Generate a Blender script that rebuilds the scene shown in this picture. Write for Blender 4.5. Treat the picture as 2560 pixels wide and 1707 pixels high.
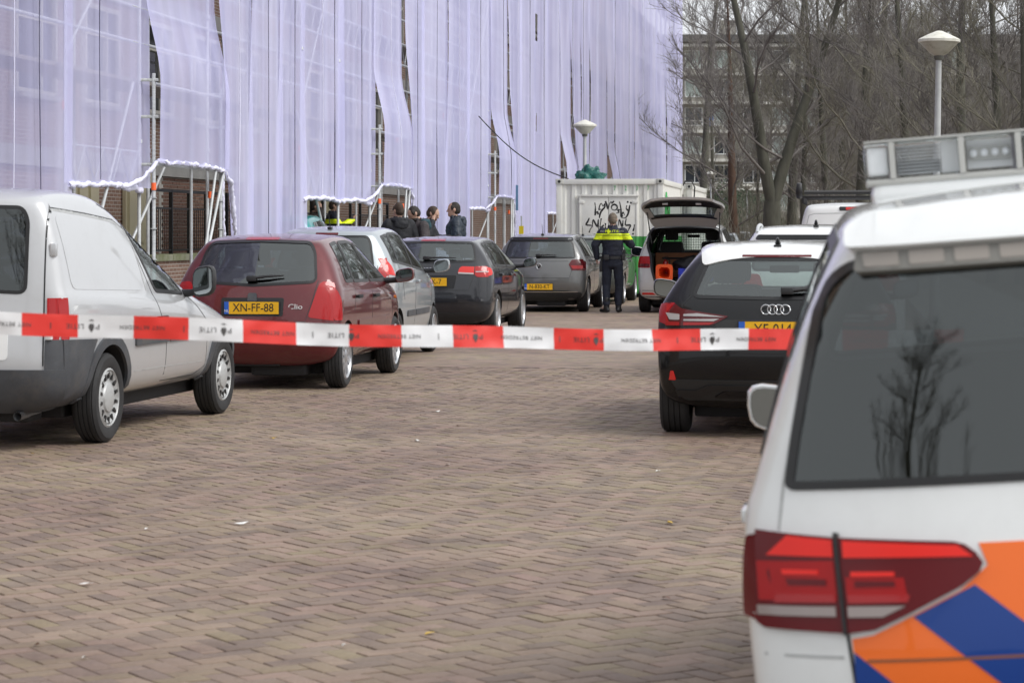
import bpy, bmesh, math, random
from math import sin, cos, tan, pi, radians, atan2, sqrt
from mathutils import Vector, Matrix, noise
from mathutils.bvhtree import BVHTree

C = bpy.context.scene.collection
for o in list(bpy.data.objects):
    bpy.data.objects.remove(o)
scene = bpy.context.scene

# ------------------------------------------------------------------ camera, sky, sun
EYE = 1.48
cam_d = bpy.data.cameras.new('camera')
cam_d.sensor_width = 36.0
cam_d.lens = 36.0 * 6000 / 2560
cam_d.shift_y = -(853.5 - 580) / 2560
cam_d.clip_start = 0.1
cam_d.clip_end = 2000
cam_d.dof.use_dof = True
cam_d.dof.focus_distance = 30.0
cam_d.dof.aperture_fstop = 7.5
cam = bpy.data.objects.new('camera', cam_d)
C.objects.link(cam)
cam.location = (0, 0, EYE)
cam.rotation_euler = (radians(90), 0, 0)
scene.camera = cam

world = bpy.data.worlds.new('World')
scene.world = world
world.use_nodes = True
wn, wl = world.node_tree.nodes, world.node_tree.links
wn.clear()
w_out = wn.new('ShaderNodeOutputWorld')
w_bg = wn.new('ShaderNodeBackground')
w_sky = wn.new('ShaderNodeTexSky')
w_sky.sky_type = 'NISHITA'
w_sky.sun_disc = False
SUN_EL, SUN_AZ = radians(46), radians(118)
w_sky.sun_elevation = SUN_EL
w_sky.sun_rotation = SUN_AZ
w_sky.air_density = 1.0
w_sky.dust_density = 6.0
w_hs = wn.new('ShaderNodeHueSaturation')
w_hs.inputs['Saturation'].default_value = 0.16
w_mix = wn.new('ShaderNodeMix'); w_mix.data_type = 'RGBA'
w_mix.inputs['Factor'].default_value = 0.72          # closed cloud cover over the clear sky
w_mix.inputs['B'].default_value = (9.3, 9.6, 10.0, 1)
wl.new(w_sky.outputs[0], w_hs.inputs['Color'])
wl.new(w_hs.outputs[0], w_mix.inputs['A'])
wl.new(w_mix.outputs['Result'], w_bg.inputs['Color'])
w_bg.inputs['Strength'].default_value = 0.1
wl.new(w_bg.outputs[0], w_out.inputs['Surface'])

sun_d = bpy.data.lights.new('sun', 'SUN')
sun_d.energy = 1.5
sun_d.angle = radians(25)
sun_d.color = (1.0, 0.97, 0.93)
sun = bpy.data.objects.new('sun', sun_d)
C.objects.link(sun)
sun.rotation_euler = (radians(90) - SUN_EL, 0, pi - SUN_AZ)

scene.view_settings.view_transform = 'Standard'
scene.view_settings.look = 'None'
scene.view_settings.exposure = 0.42
scene.view_settings.gamma = 1.0
scene.view_settings.use_curve_mapping = False
scene.render.engine = 'CYCLES'
scene.cycles.max_bounces = 8
scene.cycles.transparent_max_bounces = 24
scene.cycles.transmission_bounces = 6

# ------------------------------------------------------------------ street frame: s along the street, t across it
ST = radians(8.06)
SC, SS = cos(ST), sin(ST)
def S(s, t, z=0.0):
    return Vector((t * SC + s * SS, -t * SS + s * SC, z))
STREET_ROT = -ST

# ------------------------------------------------------------------ materials
MATS = {}
def mat(name, col, rough=0.6, metal=0.0, coat=0.0, var=0.0, vscale=3.0, spec=0.5, bump=0.0, bscale=40.0,
        col2=None, ior=1.5, stretch=(1, 1, 1), grime=None, alpha=1.0):
    """Principled material; var > 0 lets the colour wander with noise, col2 is the other end of the wandering."""
    if name in MATS: return MATS[name]
    m = bpy.data.materials.new(name); m.use_nodes = True
    nt = m.node_tree; b = nt.nodes['Principled BSDF']
    b.inputs['Base Color'].default_value = (*col, 1)
    b.inputs['Roughness'].default_value = rough
    b.inputs['Metallic'].default_value = metal
    b.inputs['Coat Weight'].default_value = coat
    b.inputs['Coat Roughness'].default_value = 0.04
    b.inputs['Specular IOR Level'].default_value = spec if not coat else min(spec, .22)
    b.inputs['IOR'].default_value = ior
    b.inputs['Alpha'].default_value = alpha
    tc = nt.nodes.new('ShaderNodeTexCoord')
    mp = nt.nodes.new('ShaderNodeMapping'); mp.inputs['Scale'].default_value = stretch
    nt.links.new(tc.outputs['Object'], mp.inputs['Vector'])
    last = None
    if var > 0 or col2:
        nz = nt.nodes.new('ShaderNodeTexNoise'); nz.inputs['Scale'].default_value = vscale
        nz.inputs['Detail'].default_value = 6; nz.inputs['Roughness'].default_value = 0.65
        nt.links.new(mp.outputs[0], nz.inputs['Vector'])
        rp = nt.nodes.new('ShaderNodeValToRGB')
        a = col; c2 = col2 or tuple(min(1, x * (1 + var)) for x in col)
        a = col if col2 else tuple(x * (1 - var) for x in col)
        rp.color_ramp.elements[0].position = 0.33; rp.color_ramp.elements[0].color = (*a, 1)
        rp.color_ramp.elements[1].position = 0.68; rp.color_ramp.elements[1].color = (*c2, 1)
        nt.links.new(nz.outputs['Fac'], rp.inputs['Fac'])
        last = rp.outputs['Color']
    if grime:                                       # spots of dirt with a shape of their own
        gcol, gamt, gsc = grime
        n2 = nt.nodes.new('ShaderNodeTexNoise'); n2.inputs['Scale'].default_value = gsc
        n2.inputs['Detail'].default_value = 8; n2.inputs['Roughness'].default_value = 0.75
        nt.links.new(mp.outputs[0], n2.inputs['Vector'])
        r2 = nt.nodes.new('ShaderNodeValToRGB')
        r2.color_ramp.elements[0].position = 0.5; r2.color_ramp.elements[0].color = (0, 0, 0, 1)
        r2.color_ramp.elements[1].position = 0.75; r2.color_ramp.elements[1].color = (gamt, gamt, gamt, 1)
        nt.links.new(n2.outputs['Fac'], r2.inputs['Fac'])
        mx = nt.nodes.new('ShaderNodeMix'); mx.data_type = 'RGBA'
        mx.inputs['A'].default_value = (*col, 1); mx.inputs['B'].default_value = (*gcol, 1)
        if last: nt.links.new(last, mx.inputs['A'])
        nt.links.new(r2.outputs['Color'], mx.inputs['Factor'])
        last = mx.outputs['Result']
    if last: nt.links.new(last, b.inputs['Base Color'])
    if bump > 0:
        n3 = nt.nodes.new('ShaderNodeTexNoise'); n3.inputs['Scale'].default_value = bscale
        n3.inputs['Detail'].default_value = 5
        nt.links.new(mp.outputs[0], n3.inputs['Vector'])
        bp = nt.nodes.new('ShaderNodeBump'); bp.inputs['Strength'].default_value = bump
        bp.inputs['Distance'].default_value = 0.01
        nt.links.new(n3.outputs['Fac'], bp.inputs['Height'])
        nt.links.new(bp.outputs['Normal'], b.inputs['Normal'])
    MATS[name] = m
    return m

def paint(name, col, metal=0.0, rough=0.35, dirt=0.25):
    return mat(name, col, rough=rough, metal=metal, coat=1.0, grime=((0.20, 0.17, 0.14), dirt, 5.0))

# ------------------------------------------------------------------ mesh helpers
def link(o, parent=None):
    C.objects.link(o)
    if parent: o.parent = parent
    return o
def tag(o, label=None, cat=None, group=None, kind=None):
    if label: o['label'] = label
    if cat: o['category'] = cat
    if group: o['group'] = group
    if kind: o['kind'] = kind
    return o
def thing(name, label, cat, loc=(0, 0, 0), rotz=0.0, group=None):
    o = bpy.data.objects.new(name, None); C.objects.link(o)
    o.location = loc; o.rotation_euler = (0, 0, rotz); o.empty_display_size = 0.2
    return tag(o, label, cat, group)
def mesh_obj(name, me, parent=None, mats=None, smooth=False, sharp=None):
    o = bpy.data.objects.new(name, me)
    if mats is not None:
        for m in (mats if isinstance(mats, (list, tuple)) else [mats]):
            if len(me.materials) < (len(mats) if isinstance(mats, (list, tuple)) else 1): me.materials.append(m)
    if smooth: shade(me, sharp)
    return link(o, parent)
def shade(me, sharp=None):
    me.polygons.foreach_set('use_smooth', [True] * len(me.polygons))
    if sharp is not None: me.set_sharp_from_angle(angle=radians(sharp))
def obj(name, bm, m, parent=None, smooth=False, sharp=None, loc=None):
    me = bpy.data.meshes.new(name); bm.to_mesh(me); bm.free()
    o = mesh_obj(name, me, parent, m, smooth, sharp)
    if loc is not None: o.location = loc
    return o
def copy_tree(o, parent=None):
    c = o.copy(); C.objects.link(c)
    if parent: c.parent = parent
    for ch in list(o.children): copy_tree(ch, c)
    return c
def pieces(parent, name, me, m, xforms, limit=300, rest_name=None, label=None):
    """alike pieces as parts that share one mesh; those past the limit are joined into one part"""
    if m is not None and len(me.materials) == 0: me.materials.append(m)
    for i, x in enumerate(xforms[:limit]):
        o = bpy.data.objects.new(name, me); C.objects.link(o); o.parent = parent; o.matrix_local = x
    rest = xforms[limit:]
    if rest:
        bm = bmesh.new()
        for x in rest:
            n0 = len(bm.verts); bm.from_mesh(me); bm.verts.ensure_lookup_table()
            bmesh.ops.transform(bm, matrix=x, verts=bm.verts[n0:])
        o = obj(rest_name or name, bm, m or me.materials[0], parent); o['kind'] = 'stuff'

def bx(bm, c, size, rot=None, bev=0.0, mi=0, taper=None):
    """box with centre c and full size; taper=(fx,fy) scales its top"""
    r = bmesh.ops.create_cube(bm, size=1.0); vs = r['verts']
    for v in vs:
        f = (1, 1)
        if taper and v.co.z > 0: f = taper
        v.co = Vector((v.co.x * size[0] * f[0], v.co.y * size[1] * f[1], v.co.z * size[2]))
    faces = list({f for v in vs for f in v.link_faces})
    if bev > 0:
        es = list({e for v in vs for e in v.link_edges})
        res = bmesh.ops.bevel(bm, geom=es, offset=bev, segments=2, affect='EDGES', profile=0.6)
        vs = list({v for f in res['faces'] for v in f.verts} | {v for v in vs if v.is_valid})
        faces = list({f for v in vs for f in v.link_faces})
    for f in faces: f.material_index = mi
    M = Matrix.Translation(c)
    if rot is not None: M = M @ (rot if isinstance(rot, Matrix) else Matrix.Rotation(rot, 4, 'Z'))
    bmesh.ops.transform(bm, matrix=M, verts=vs)
    return vs

def frame_of(d):
    d = d.normalized(); a = Vector((0, 0, 1)) if abs(d.z) < 0.9 else Vector((1, 0, 0))
    u = d.cross(a).normalized(); return u, d.cross(u).normalized()
def tube(bm, pts, r, n=8, cap=True, mi=0):
    """tube along a polyline, r a number or one per point"""
    pts = [Vector(p) for p in pts]; rs = r if isinstance(r, (list, tuple)) else [r] * len(pts)
    rings = []
    u = None
    for i, p in enumerate(pts):
        d = (pts[min(i + 1, len(pts) - 1)] - pts[max(i - 1, 0)])
        if d.length < 1e-9: d = Vector((0, 0, 1))
        d.normalize()
        if u is None: u, v = frame_of(d)
        else:
            u = (u - d * u.dot(d))
            if u.length < 1e-6: u, v = frame_of(d)
            u.normalize(); v = d.cross(u)
        rings.append([bm.verts.new(p + (u * cos(2 * pi * k / n) + v * sin(2 * pi * k / n)) * rs[i]) for k in range(n)])
    for a, b in zip(rings, rings[1:]):
        for k in range(n):
            f = bm.faces.new((a[k], a[(k + 1) % n], b[(k + 1) % n], b[k])); f.material_index = mi; f.smooth = True
    if cap and n > 2:
        for rg in (rings[0], rings[-1]):
            try:
                f = bm.faces.new(rg); f.material_index = mi
            except ValueError: pass
    return rings
def lathe(bm, prof, n=24, M=None, mi=0, smooth=True):
    """revolve (r, z) points round z"""
    rings = []
    for r, z in prof:
        if r < 1e-6: rings.append([bm.verts.new((0, 0, z))])
        else: rings.append([bm.verts.new((r * cos(2 * pi * k / n), r * sin(2 * pi * k / n), z)) for k in range(n)])
    for a, b in zip(rings, rings[1:]):
        for k in range(n):
            k2 = (k + 1) % n
            if len(a) == 1 and len(b) == 1: continue
            if len(a) == 1: f = bm.faces.new((a[0], b[k2], b[k]))
            elif len(b) == 1: f = bm.faces.new((a[k], a[k2], b[0]))
            else: f = bm.faces.new((a[k], a[k2], b[k2], b[k]))
            f.material_index = mi; f.smooth = smooth
    vs = [v for r in rings for v in r]
    if M is not None: bmesh.ops.transform(bm, matrix=M, verts=vs)
    return vs
def poly_prism(bm, pts, M, depth, mi=0):
    """flat polygon (x, y) extruded by depth along its z, then placed with M"""
    a = [bm.verts.new(M @ Vector((x, y, 0))) for x, y in pts]
    b = [bm.verts.new(M @ Vector((x, y, depth))) for x, y in pts]
    fs = [bm.faces.new(list(reversed(a))), bm.faces.new(b)]
    n = len(pts)
    for i in range(n): fs.append(bm.faces.new((a[i], a[(i + 1) % n], b[(i + 1) % n], b[i])))
    for f in fs: f.material_index = mi
def evaluated(o):
    """mesh of an object with its modifiers applied; the object goes away"""
    bpy.context.view_layer.update()
    dg = bpy.context.evaluated_depsgraph_get()
    me = bpy.data.meshes.new_from_object(o.evaluated_get(dg))
    old = o.data; bpy.data.objects.remove(o)
    if isinstance(old, bpy.types.Mesh) and old.users == 0: bpy.data.meshes.remove(old)
    return me
TXT = {}
def text_mesh(body, size, depth=0.002, spacing=1.0, res=3):
    """letters in the x-y plane, centred"""
    k = (body, size, depth, spacing)
    if k in TXT: return TXT[k]
    cu = bpy.data.curves.new('text', 'FONT'); cu.body = body; cu.size = size; cu.extrude = depth
    cu.align_x = 'CENTER'; cu.align_y = 'CENTER'; cu.space_character = spacing; cu.resolution_u = res
    o = bpy.data.objects.new('text', cu); C.objects.link(o)
    me = evaluated(o); bpy.data.curves.remove(cu)
    TXT[k] = me
    return me
def text_obj(name, body, size, m, parent, M, depth=0.002, spacing=1.0, sx=1.0, bold=0.0):
    me = text_mesh(body, size, depth, spacing).copy()
    me.transform(Matrix.Diagonal((sx, 1, 1, 1)))
    me.materials.clear(); me.materials.append(m)
    o = bpy.data.objects.new(name, me); link(o, parent); o.matrix_local = M
    return o
def rnd_poly(pts, r, n=4):
    """round the corners of a 2D polygon"""
    out = []; m = len(pts)
    rr = r if isinstance(r, (list, tuple)) else [r] * m
    for i in range(m):
        p = Vector(pts[i]); a = Vector(pts[i - 1]); b = Vector(pts[(i + 1) % m])
        da, db = (a - p), (b - p)
        q = min(rr[i], da.length * 0.49, db.length * 0.49)
        if q < 1e-4: out.append((p.x, p.y)); continue
        A = p + da.normalized() * q; B = p + db.normalized() * q
        for k in range(n + 1):
            u = k / n
            w = A * (1 - u) ** 2 + p * 2 * u * (1 - u) + B * u * u
            out.append((w.x, w.y))
    return out
def off_poly(pts, d):
    """offset a 2D polygon outward by d"""
    m = len(pts)
    area = sum(pts[i][0] * pts[(i + 1) % m][1] - pts[(i + 1) % m][0] * pts[i][1] for i in range(m))
    sg = 1 if area > 0 else -1
    out = []
    for i in range(m):
        p = Vector(pts[i]); a = p - Vector(pts[i - 1]); b = Vector(pts[(i + 1) % m]) - p
        if a.length < 1e-7 or b.length < 1e-7: out.append((p.x, p.y)); continue
        na = Vector((a.y, -a.x)).normalized() * sg; nb = Vector((b.y, -b.x)).normalized() * sg
        nn = (na + nb)
        if nn.length < 1e-4: nn = na
        nn.normalize(); k = d / max(0.35, nn.dot(na))
        q = p + nn * k; out.append((q.x, q.y))
    return out
def lerp(a, b, u): return a + (b - a) * u
def interp(tab, x):
    """piecewise linear table of (x, y)"""
    if x <= tab[0][0]: return tab[0][1]
    for (x0, y0), (x1, y1) in zip(tab, tab[1:]):
        if x <= x1: return y0 + (y1 - y0) * (x - x0) / (x1 - x0) if x1 > x0 else y1
    return tab[-1][1]
def sstep(a, b, x):
    u = max(0.0, min(1.0, (x - a) / (b - a))); return u * u * (3 - 2 * u)
rng = random.Random(7)

M_chrome_ = None
M_black = mat('black plastic', (0.018, 0.018, 0.02), 0.5, bump=0.1, bscale=200)
M_rubber = mat('tyre rubber', (0.022, 0.022, 0.023), 0.75, var=0.25, vscale=8)
M_seal = mat('rubber seal', (0.012, 0.012, 0.013), 0.4)
M_galv = mat('galvanised steel', (0.52, 0.54, 0.55), 0.45, metal=0.15, var=0.18, vscale=6)
M_alu = mat('alloy wheel', (0.50, 0.51, 0.53), 0.32, metal=0.75)
M_chrome = mat('chrome', (0.58, 0.59, 0.61), 0.2, metal=1.0)
M_steelrim = mat('grey wheel cover', (0.45, 0.46, 0.46), 0.45, metal=0.2, grime=((0.1, 0.09, 0.08), 0.6, 9))
M_glass = mat('dark car glass', (0.012, 0.016, 0.017), 0.03, spec=0.9, ior=1.6)
M_glass2 = mat('clearer car glass', (0.05, 0.062, 0.062), 0.03, spec=0.9, ior=1.6)
M_red = mat('red lamp lens', (0.36, 0.008, 0.010), 0.25, coat=.6)
M_redd = mat('dark red lamp lens', (0.10, 0.004, 0.007), 0.25, coat=.6)
M_redl = mat('bright red lamp reflector', (0.62, 0.03, 0.025), 0.25, coat=.6)
M_clear = mat('clear lamp lens', (0.42, 0.40, 0.40), 0.1, coat=1.0)
M_orange = mat('amber lamp lens', (0.65, 0.2, 0.02), 0.12, coat=1.0)
M_plate = mat('yellow number plate', (0.80, 0.44, 0.01), 0.35, var=0.06, vscale=20)
M_eu = mat('blue plate strip', (0.02, 0.11, 0.5), 0.4)
M_ink = mat('black print', (0.012, 0.012, 0.013), 0.5)
M_white = mat('white plastic', (0.72, 0.73, 0.73), 0.4)
# ------------------------------------------------------------------ ground, street, kerbs
def street_mat(name, kind):
    """clay pavers: the colour of each brick is random, patches of moss and soot wander over the street"""
    m = bpy.data.materials.new(name); m.use_nodes = True
    nt = m.node_tree; L = nt.links; b = nt.nodes['Principled BSDF']
    b.inputs['Roughness'].default_value = 0.72
    geo = nt.nodes.new('ShaderNodeNewGeometry')
    rp = nt.nodes.new('ShaderNodeValToRGB'); cr = rp.color_ramp
    cols = [(0.0, (0.235, 0.192, 0.167)), (0.22, (0.265, 0.215, 0.185)), (0.45, (0.310, 0.250, 0.205)), (0.65, (0.285, 0.245, 0.170)), (0.82, (0.345, 0.265, 0.230)), (1.0, (0.335, 0.275, 0.222))]
    cr.elements[0].position = 0; cr.elements[0].color = (*cols[0][1], 1); cr.elements[1].position = 1; cr.elements[1].color = (*cols[-1][1], 1)
    for p, c in cols[1:-1]: e = cr.elements.new(p); e.color = (*c, 1)
    if kind == 'attr':
        at = nt.nodes.new('ShaderNodeAttribute'); at.attribute_name = 'shade'; L.new(at.outputs['Fac'], rp.inputs['Fac'])
    elif kind == 'obj':
        oi = nt.nodes.new('ShaderNodeObjectInfo'); L.new(oi.outputs['Random'], rp.inputs['Fac'])
    else:                                                       # far street: bricks too small to tell apart
        mp = nt.nodes.new('ShaderNodeMapping'); mp.inputs['Rotation'].default_value = (0, 0, radians(-27)); mp.inputs['Scale'].default_value = (7, 7, 7)
        L.new(geo.outputs['Position'], mp.inputs['Vector'])
        vo = nt.nodes.new('ShaderNodeTexVoronoi'); vo.inputs['Scale'].default_value = 1.0; vo.feature = 'F1'
        L.new(mp.outputs[0], vo.inputs['Vector'])
        sp_ = nt.nodes.new('ShaderNodeSeparateColor'); L.new(vo.outputs['Color'], sp_.inputs[0]); L.new(sp_.outputs[0], rp.inputs['Fac'])
    n1 = nt.nodes.new('ShaderNodeTexNoise'); n1.inputs['Scale'].default_value = 0.55; n1.inputs['Detail'].default_value = 5; n1.inputs['Roughness'].default_value = 0.6
    L.new(geo.outputs['Position'], n1.inputs['Vector'])
    r1 = nt.nodes.new('ShaderNodeValToRGB'); r1.color_ramp.elements[0].position = 0.38; r1.color_ramp.elements[1].position = 0.66
    r1.color_ramp.elements[0].color = (0.75, 0.665, 0.64, 1); r1.color_ramp.elements[1].color = (0.96, 0.925, 0.83, 1)
    L.new(n1.outputs['Fac'], r1.inputs['Fac'])
    mu = nt.nodes.new('ShaderNodeMix'); mu.data_type = 'RGBA'; mu.blend_type = 'MULTIPLY'; mu.inputs['Factor'].default_value = 1
    L.new(rp.outputs[0], mu.inputs['A']); L.new(r1.outputs[0], mu.inputs['B'])
    n2 = nt.nodes.new('ShaderNodeTexNoise'); n2.inputs['Scale'].default_value = 55; n2.inputs['Detail'].default_value = 6; n2.inputs['Roughness'].default_value = 0.7
    L.new(geo.outputs['Position'], n2.inputs['Vector'])
    r2 = nt.nodes.new('ShaderNodeValToRGB'); r2.color_ramp.elements[0].position = 0.3; r2.color_ramp.elements[1].position = 0.75
    r2.color_ramp.elements[0].color = (0.78, 0.76, 0.74, 1); r2.color_ramp.elements[1].color = (1.12, 1.12, 1.12, 1)
    L.new(n2.outputs['Fac'], r2.inputs['Fac'])
    m2 = nt.nodes.new('ShaderNodeMix'); m2.data_type = 'RGBA'; m2.blend_type = 'MULTIPLY'; m2.inputs['Factor'].default_value = 1
    L.new(mu.outputs['Result'], m2.inputs['A']); L.new(r2.outputs[0], m2.inputs['B'])
    n4 = nt.nodes.new('ShaderNodeTexNoise'); n4.inputs['Scale'].default_value = 1.7; n4.inputs['Detail'].default_value = 9; n4.inputs['Roughness'].default_value = 0.72
    L.new(geo.outputs['Position'], n4.inputs['Vector'])
    r4 = nt.nodes.new('ShaderNodeValToRGB'); r4.color_ramp.elements[0].position = 0.36; r4.color_ramp.elements[1].position = 0.50
    r4.color_ramp.elements[0].color = (0.72, 0.70, 0.70, 1); r4.color_ramp.elements[1].color = (1, 1, 1, 1)
    L.new(n4.outputs['Fac'], r4.inputs['Fac'])
    m3 = nt.nodes.new('ShaderNodeMix'); m3.data_type = 'RGBA'; m3.blend_type = 'MULTIPLY'; m3.inputs['Factor'].default_value = 1
    L.new(m2.outputs['Result'], m3.inputs['A']); L.new(r4.outputs[0], m3.inputs['B'])
    L.new(m3.outputs['Result'], b.inputs['Base Color'])
    bp = nt.nodes.new('ShaderNodeBump'); bp.inputs['Strength'].default_value = 0.35; bp.inputs['Distance'].default_value = 0.004
    L.new(n2.outputs['Fac'], bp.inputs['Height']); L.new(bp.outputs[0], b.inputs['Normal'])
    return m

street_root = None
def sheet(name, s0, s1, t0, t1, z, m, kind='structure', n=1):
    bm = bmesh.new()
    g = [[bm.verts.new(S(lerp(s0, s1, i / n), lerp(t0, t1, j), z)) for j in (0, 1)] for i in range(n + 1)]
    for i in range(n): bm.faces.new((g[i][0], g[i][1], g[i + 1][1], g[i + 1][0]))
    bmesh.ops.recalc_face_normals(bm, faces=bm.faces)
    if bm.faces[:][0].normal.z < 0: bmesh.ops.reverse_faces(bm, faces=bm.faces[:])
    o = obj(name, bm, m); o['kind'] = kind
    return o
M_joint = mat('joint sand', (0.175, 0.15, 0.125), 0.95, var=0.4, vscale=30)
M_soil = mat('leaf strewn soil', (0.075, 0.060, 0.040), 0.95, col2=(0.13, 0.10, 0.065), vscale=2.2, bump=0.5, bscale=25)
bm = bmesh.new()
for x, y in ((-900, -500), (900, -500), (900, 1500), (-900, 1500)): bm.verts.new((x, y, -0.06))
bm.faces.new(bm.verts); o = obj('ground', bm, M_soil); o['kind'] = 'structure'
NEAR = 26.0
KL, KR = -6.80, 1.12
road = sheet('road', -30, NEAR, KL, KR, -0.007, M_joint)
sheet('road', NEAR, 300, KL, KR, -0.002, street_mat('clay pavers far', 'far'))
M_pave = mat('pavement tiles', (0.27, 0.26, 0.24), 0.85, var=0.22, vscale=5)
sheet('pavement', -30, 300, -13.1, KL - .13, 0.12, M_pave)
sheet('pavement', -30, 300, KR + .13, 3.3, 0.12, M_pave)
M_kerb = mat('kerb concrete', (0.34, 0.33, 0.31), 0.8, var=0.2, vscale=9)
for t0 in (KL - .13, KR):
    bm = bmesh.new()
    for i in range(70):
        s0 = -10 + i * 1.0
        vs = bx(bm, (0, 0, 0), (.126, .99, .26), None, .012)
        bmesh.ops.transform(bm, matrix=Matrix.Translation(S(s0, t0 + .065, -.004 + .0)) @ Matrix.Rotation(STREET_ROT, 4, 'Z'), verts=vs)
    o = obj('kerb', bm, M_kerb, None, True, 40); o['kind'] = 'structure'

# herringbone of bricks laid one by one where they can be told apart
MB_obj = street_mat('clay paver', 'obj'); MB_attr = street_mat('clay pavers', 'attr')
U = 0.0920
bm = bmesh.new(); bx(bm, (0, 0, -.03), (.1800, .0885, .06), None, .006)
brick_me = bpy.data.meshes.new('brick'); bm.to_mesh(brick_me); bm.free(); brick_me.materials.append(MB_obj); shade(brick_me, 35)
BA = radians(33); ca, sa = cos(BA), sin(BA)
cells = []
def wave(X, Y): return .0035 * noise.noise(Vector((X * .55, Y * .55, 3))) + .001
r2_ = random.Random(3)
def vis(x, y):
    return 5.2 < y < NEAR + 1 and abs(x) < .2135 * y + 3.2
R_ = int(30 / U)
for i in range(-R_, R_):
    for j in range(-R_, R_):
        k = (i - j) % 4
        if k == 0: cx, cy, vert = i + 1.0, j + .5, False
        elif k == 3: cx, cy, vert = i + .5, j + 1.0, True
        else: continue
        x, y = cx * U, cy * U
        X, Y = x * ca - y * sa, x * sa + y * ca + 12
        if not vis(X, Y): continue
        t = X * SC - Y * SS; s = X * SS + Y * SC
        if not (KL + .1 < t < KR - .1) or s > NEAR - .08: continue
        cells.append((X, Y, vert))
cells.sort(key=lambda c: (c[1] if abs(c[0] - 0.0) < .2135 * c[1] - .05 else c[1] + 4) )
front = [c for c in cells if c[1] > 7.75 and abs(c[0]) < .2135 * c[1]][:300]; fs = set(front)
for X, Y, vert in front:
    o = bpy.data.objects.new('brick', brick_me); C.objects.link(o); o.parent = road
    o.location = (X, Y, r2_.uniform(-.0025, .0015) + wave(X, Y))
    o.rotation_euler = (r2_.uniform(-.012, .012), r2_.uniform(-.012, .012), BA + (pi / 2 if vert else 0) + r2_.uniform(-.012, .012))
vv, ff, sh = [], [], []
for X, Y, vert in cells:
    if (X, Y, vert) in fs: continue
    a = BA + (pi / 2 if vert else 0) + r2_.uniform(-.012, .012); c_, s_ = cos(a), sin(a)
    z = r2_.uniform(-.0025, .0015) + wave(X, Y); tx, ty = r2_.uniform(-.012, .012), r2_.uniform(-.012, .012)
    n0 = len(vv)
    for hx, hy, dz in ((.0900, .0442, -.02), (.0868, .0410, 0)):
        for qx, qy in ((-1, -1), (1, -1), (1, 1), (-1, 1)):
            px, py = qx * hx, qy * hy
            vv.append((X + px * c_ - py * s_, Y + px * s_ + py * c_, z + dz + px * tx + py * ty))
    for k in range(4): ff.append((n0 + k, n0 + (k + 1) % 4, n0 + 4 + (k + 1) % 4, n0 + 4 + k))
    ff.append((n0 + 4, n0 + 5, n0 + 6, n0 + 7)); sh += [r2_.random()] * 5
me = bpy.data.meshes.new('bricks'); me.from_pydata(vv, [], ff)
at = me.attributes.new('shade', 'FLOAT', 'FACE'); at.data.foreach_set('value', sh)
o = mesh_obj('bricks', me, road, MB_attr); o['kind'] = 'stuff'

# fallen leaves and scraps of paper
bm = bmesh.new()
for i in range(55):
    Y = 8 * (42 / 8) ** r2_.random(); X = r2_.uniform(-.2, .2) * Y
    t = X * SC - Y * SS
    if not (KL + .3 < t < KR): continue
    q = r2_.uniform(.006, .018) * (1 + Y / 40); a = r2_.uniform(0, 6.3)
    vs = [bm.verts.new((X + q * cos(a + k * pi / 3) * (1.6 if k % 3 == 0 else .8), Y + q * sin(a + k * pi / 3) * (1.6 if k % 3 == 0 else .8), .003 + r2_.uniform(0, .014))) for k in range(6)]
    f = bm.faces.new(vs); f.material_index = r2_.choice([0, 0, 1, 2])
o = obj('litter', bm, [mat('paper scrap', (.75, .74, .72), .7), mat('yellow leaf', (.50, .33, .06), .7), mat('brown leaf', (.12, .05, .03), .7)])
o['kind'] = 'stuff'
# ------------------------------------------------------------------ brick building behind the scaffold
def brick_mat(name, c1, c2, mortar, sx=1.0):
    m = bpy.data.materials.new(name); m.use_nodes = True
    nt = m.node_tree; L = nt.links; b = nt.nodes['Principled BSDF']; b.inputs['Roughness'].default_value = .85
    tc = nt.nodes.new('ShaderNodeTexCoord'); sx_ = nt.nodes.new('ShaderNodeSeparateXYZ'); cb = nt.nodes.new('ShaderNodeCombineXYZ')
    L.new(tc.outputs['Object'], sx_.inputs[0]); L.new(sx_.outputs['Y'], cb.inputs['X']); L.new(sx_.outputs['Z'], cb.inputs['Y'])
    br = nt.nodes.new('ShaderNodeTexBrick'); br.inputs['Scale'].default_value = 1.0
    br.inputs['Brick Width'].default_value = .22; br.inputs['Row Height'].default_value = .0625; br.inputs['Mortar Size'].default_value = .006
    br.inputs['Color1'].default_value = (*c1, 1); br.inputs['Color2'].default_value = (*c2, 1); br.inputs['Mortar'].default_value = (*mortar, 1)
    L.new(cb.outputs[0], br.inputs['Vector']); L.new(br.outputs['Color'], b.inputs['Base Color'])
    return m
M_brick = brick_mat('brown brickwork', (0.24, 0.14, 0.10), (0.32, 0.195, 0.14), (0.52, 0.49, 0.44))
M_frame = mat('cream window frame', (0.62, 0.60, 0.53), .5)
M_conc = mat('concrete band', (0.40, 0.39, 0.37), .8, var=.15, vscale=2)
M_wglass = mat('window glass', (0.02, 0.025, 0.03), .05, spec=.8)
TW = -12.2                                                      # plane of the brick wall
def sroot(name, label, cat, group=None): return thing(name, label, cat, (0, 0, 0), STREET_ROT, group)
bld = sroot('brick_building', 'long brown brick apartment building wrapped in scaffold and lavender netting', 'building')
bm = bmesh.new(); bx(bm, (TW - 5.0, 74, 8.3), (10, 132, 16.5)); obj('wall', bm, M_brick, bld)
FL = 2.85
bm = bmesh.new(); bx(bm, (0, 0, 0), (.10, 131.8, .30)); me = bpy.data.meshes.new('floor_band'); bm.to_mesh(me); bm.free()
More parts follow.
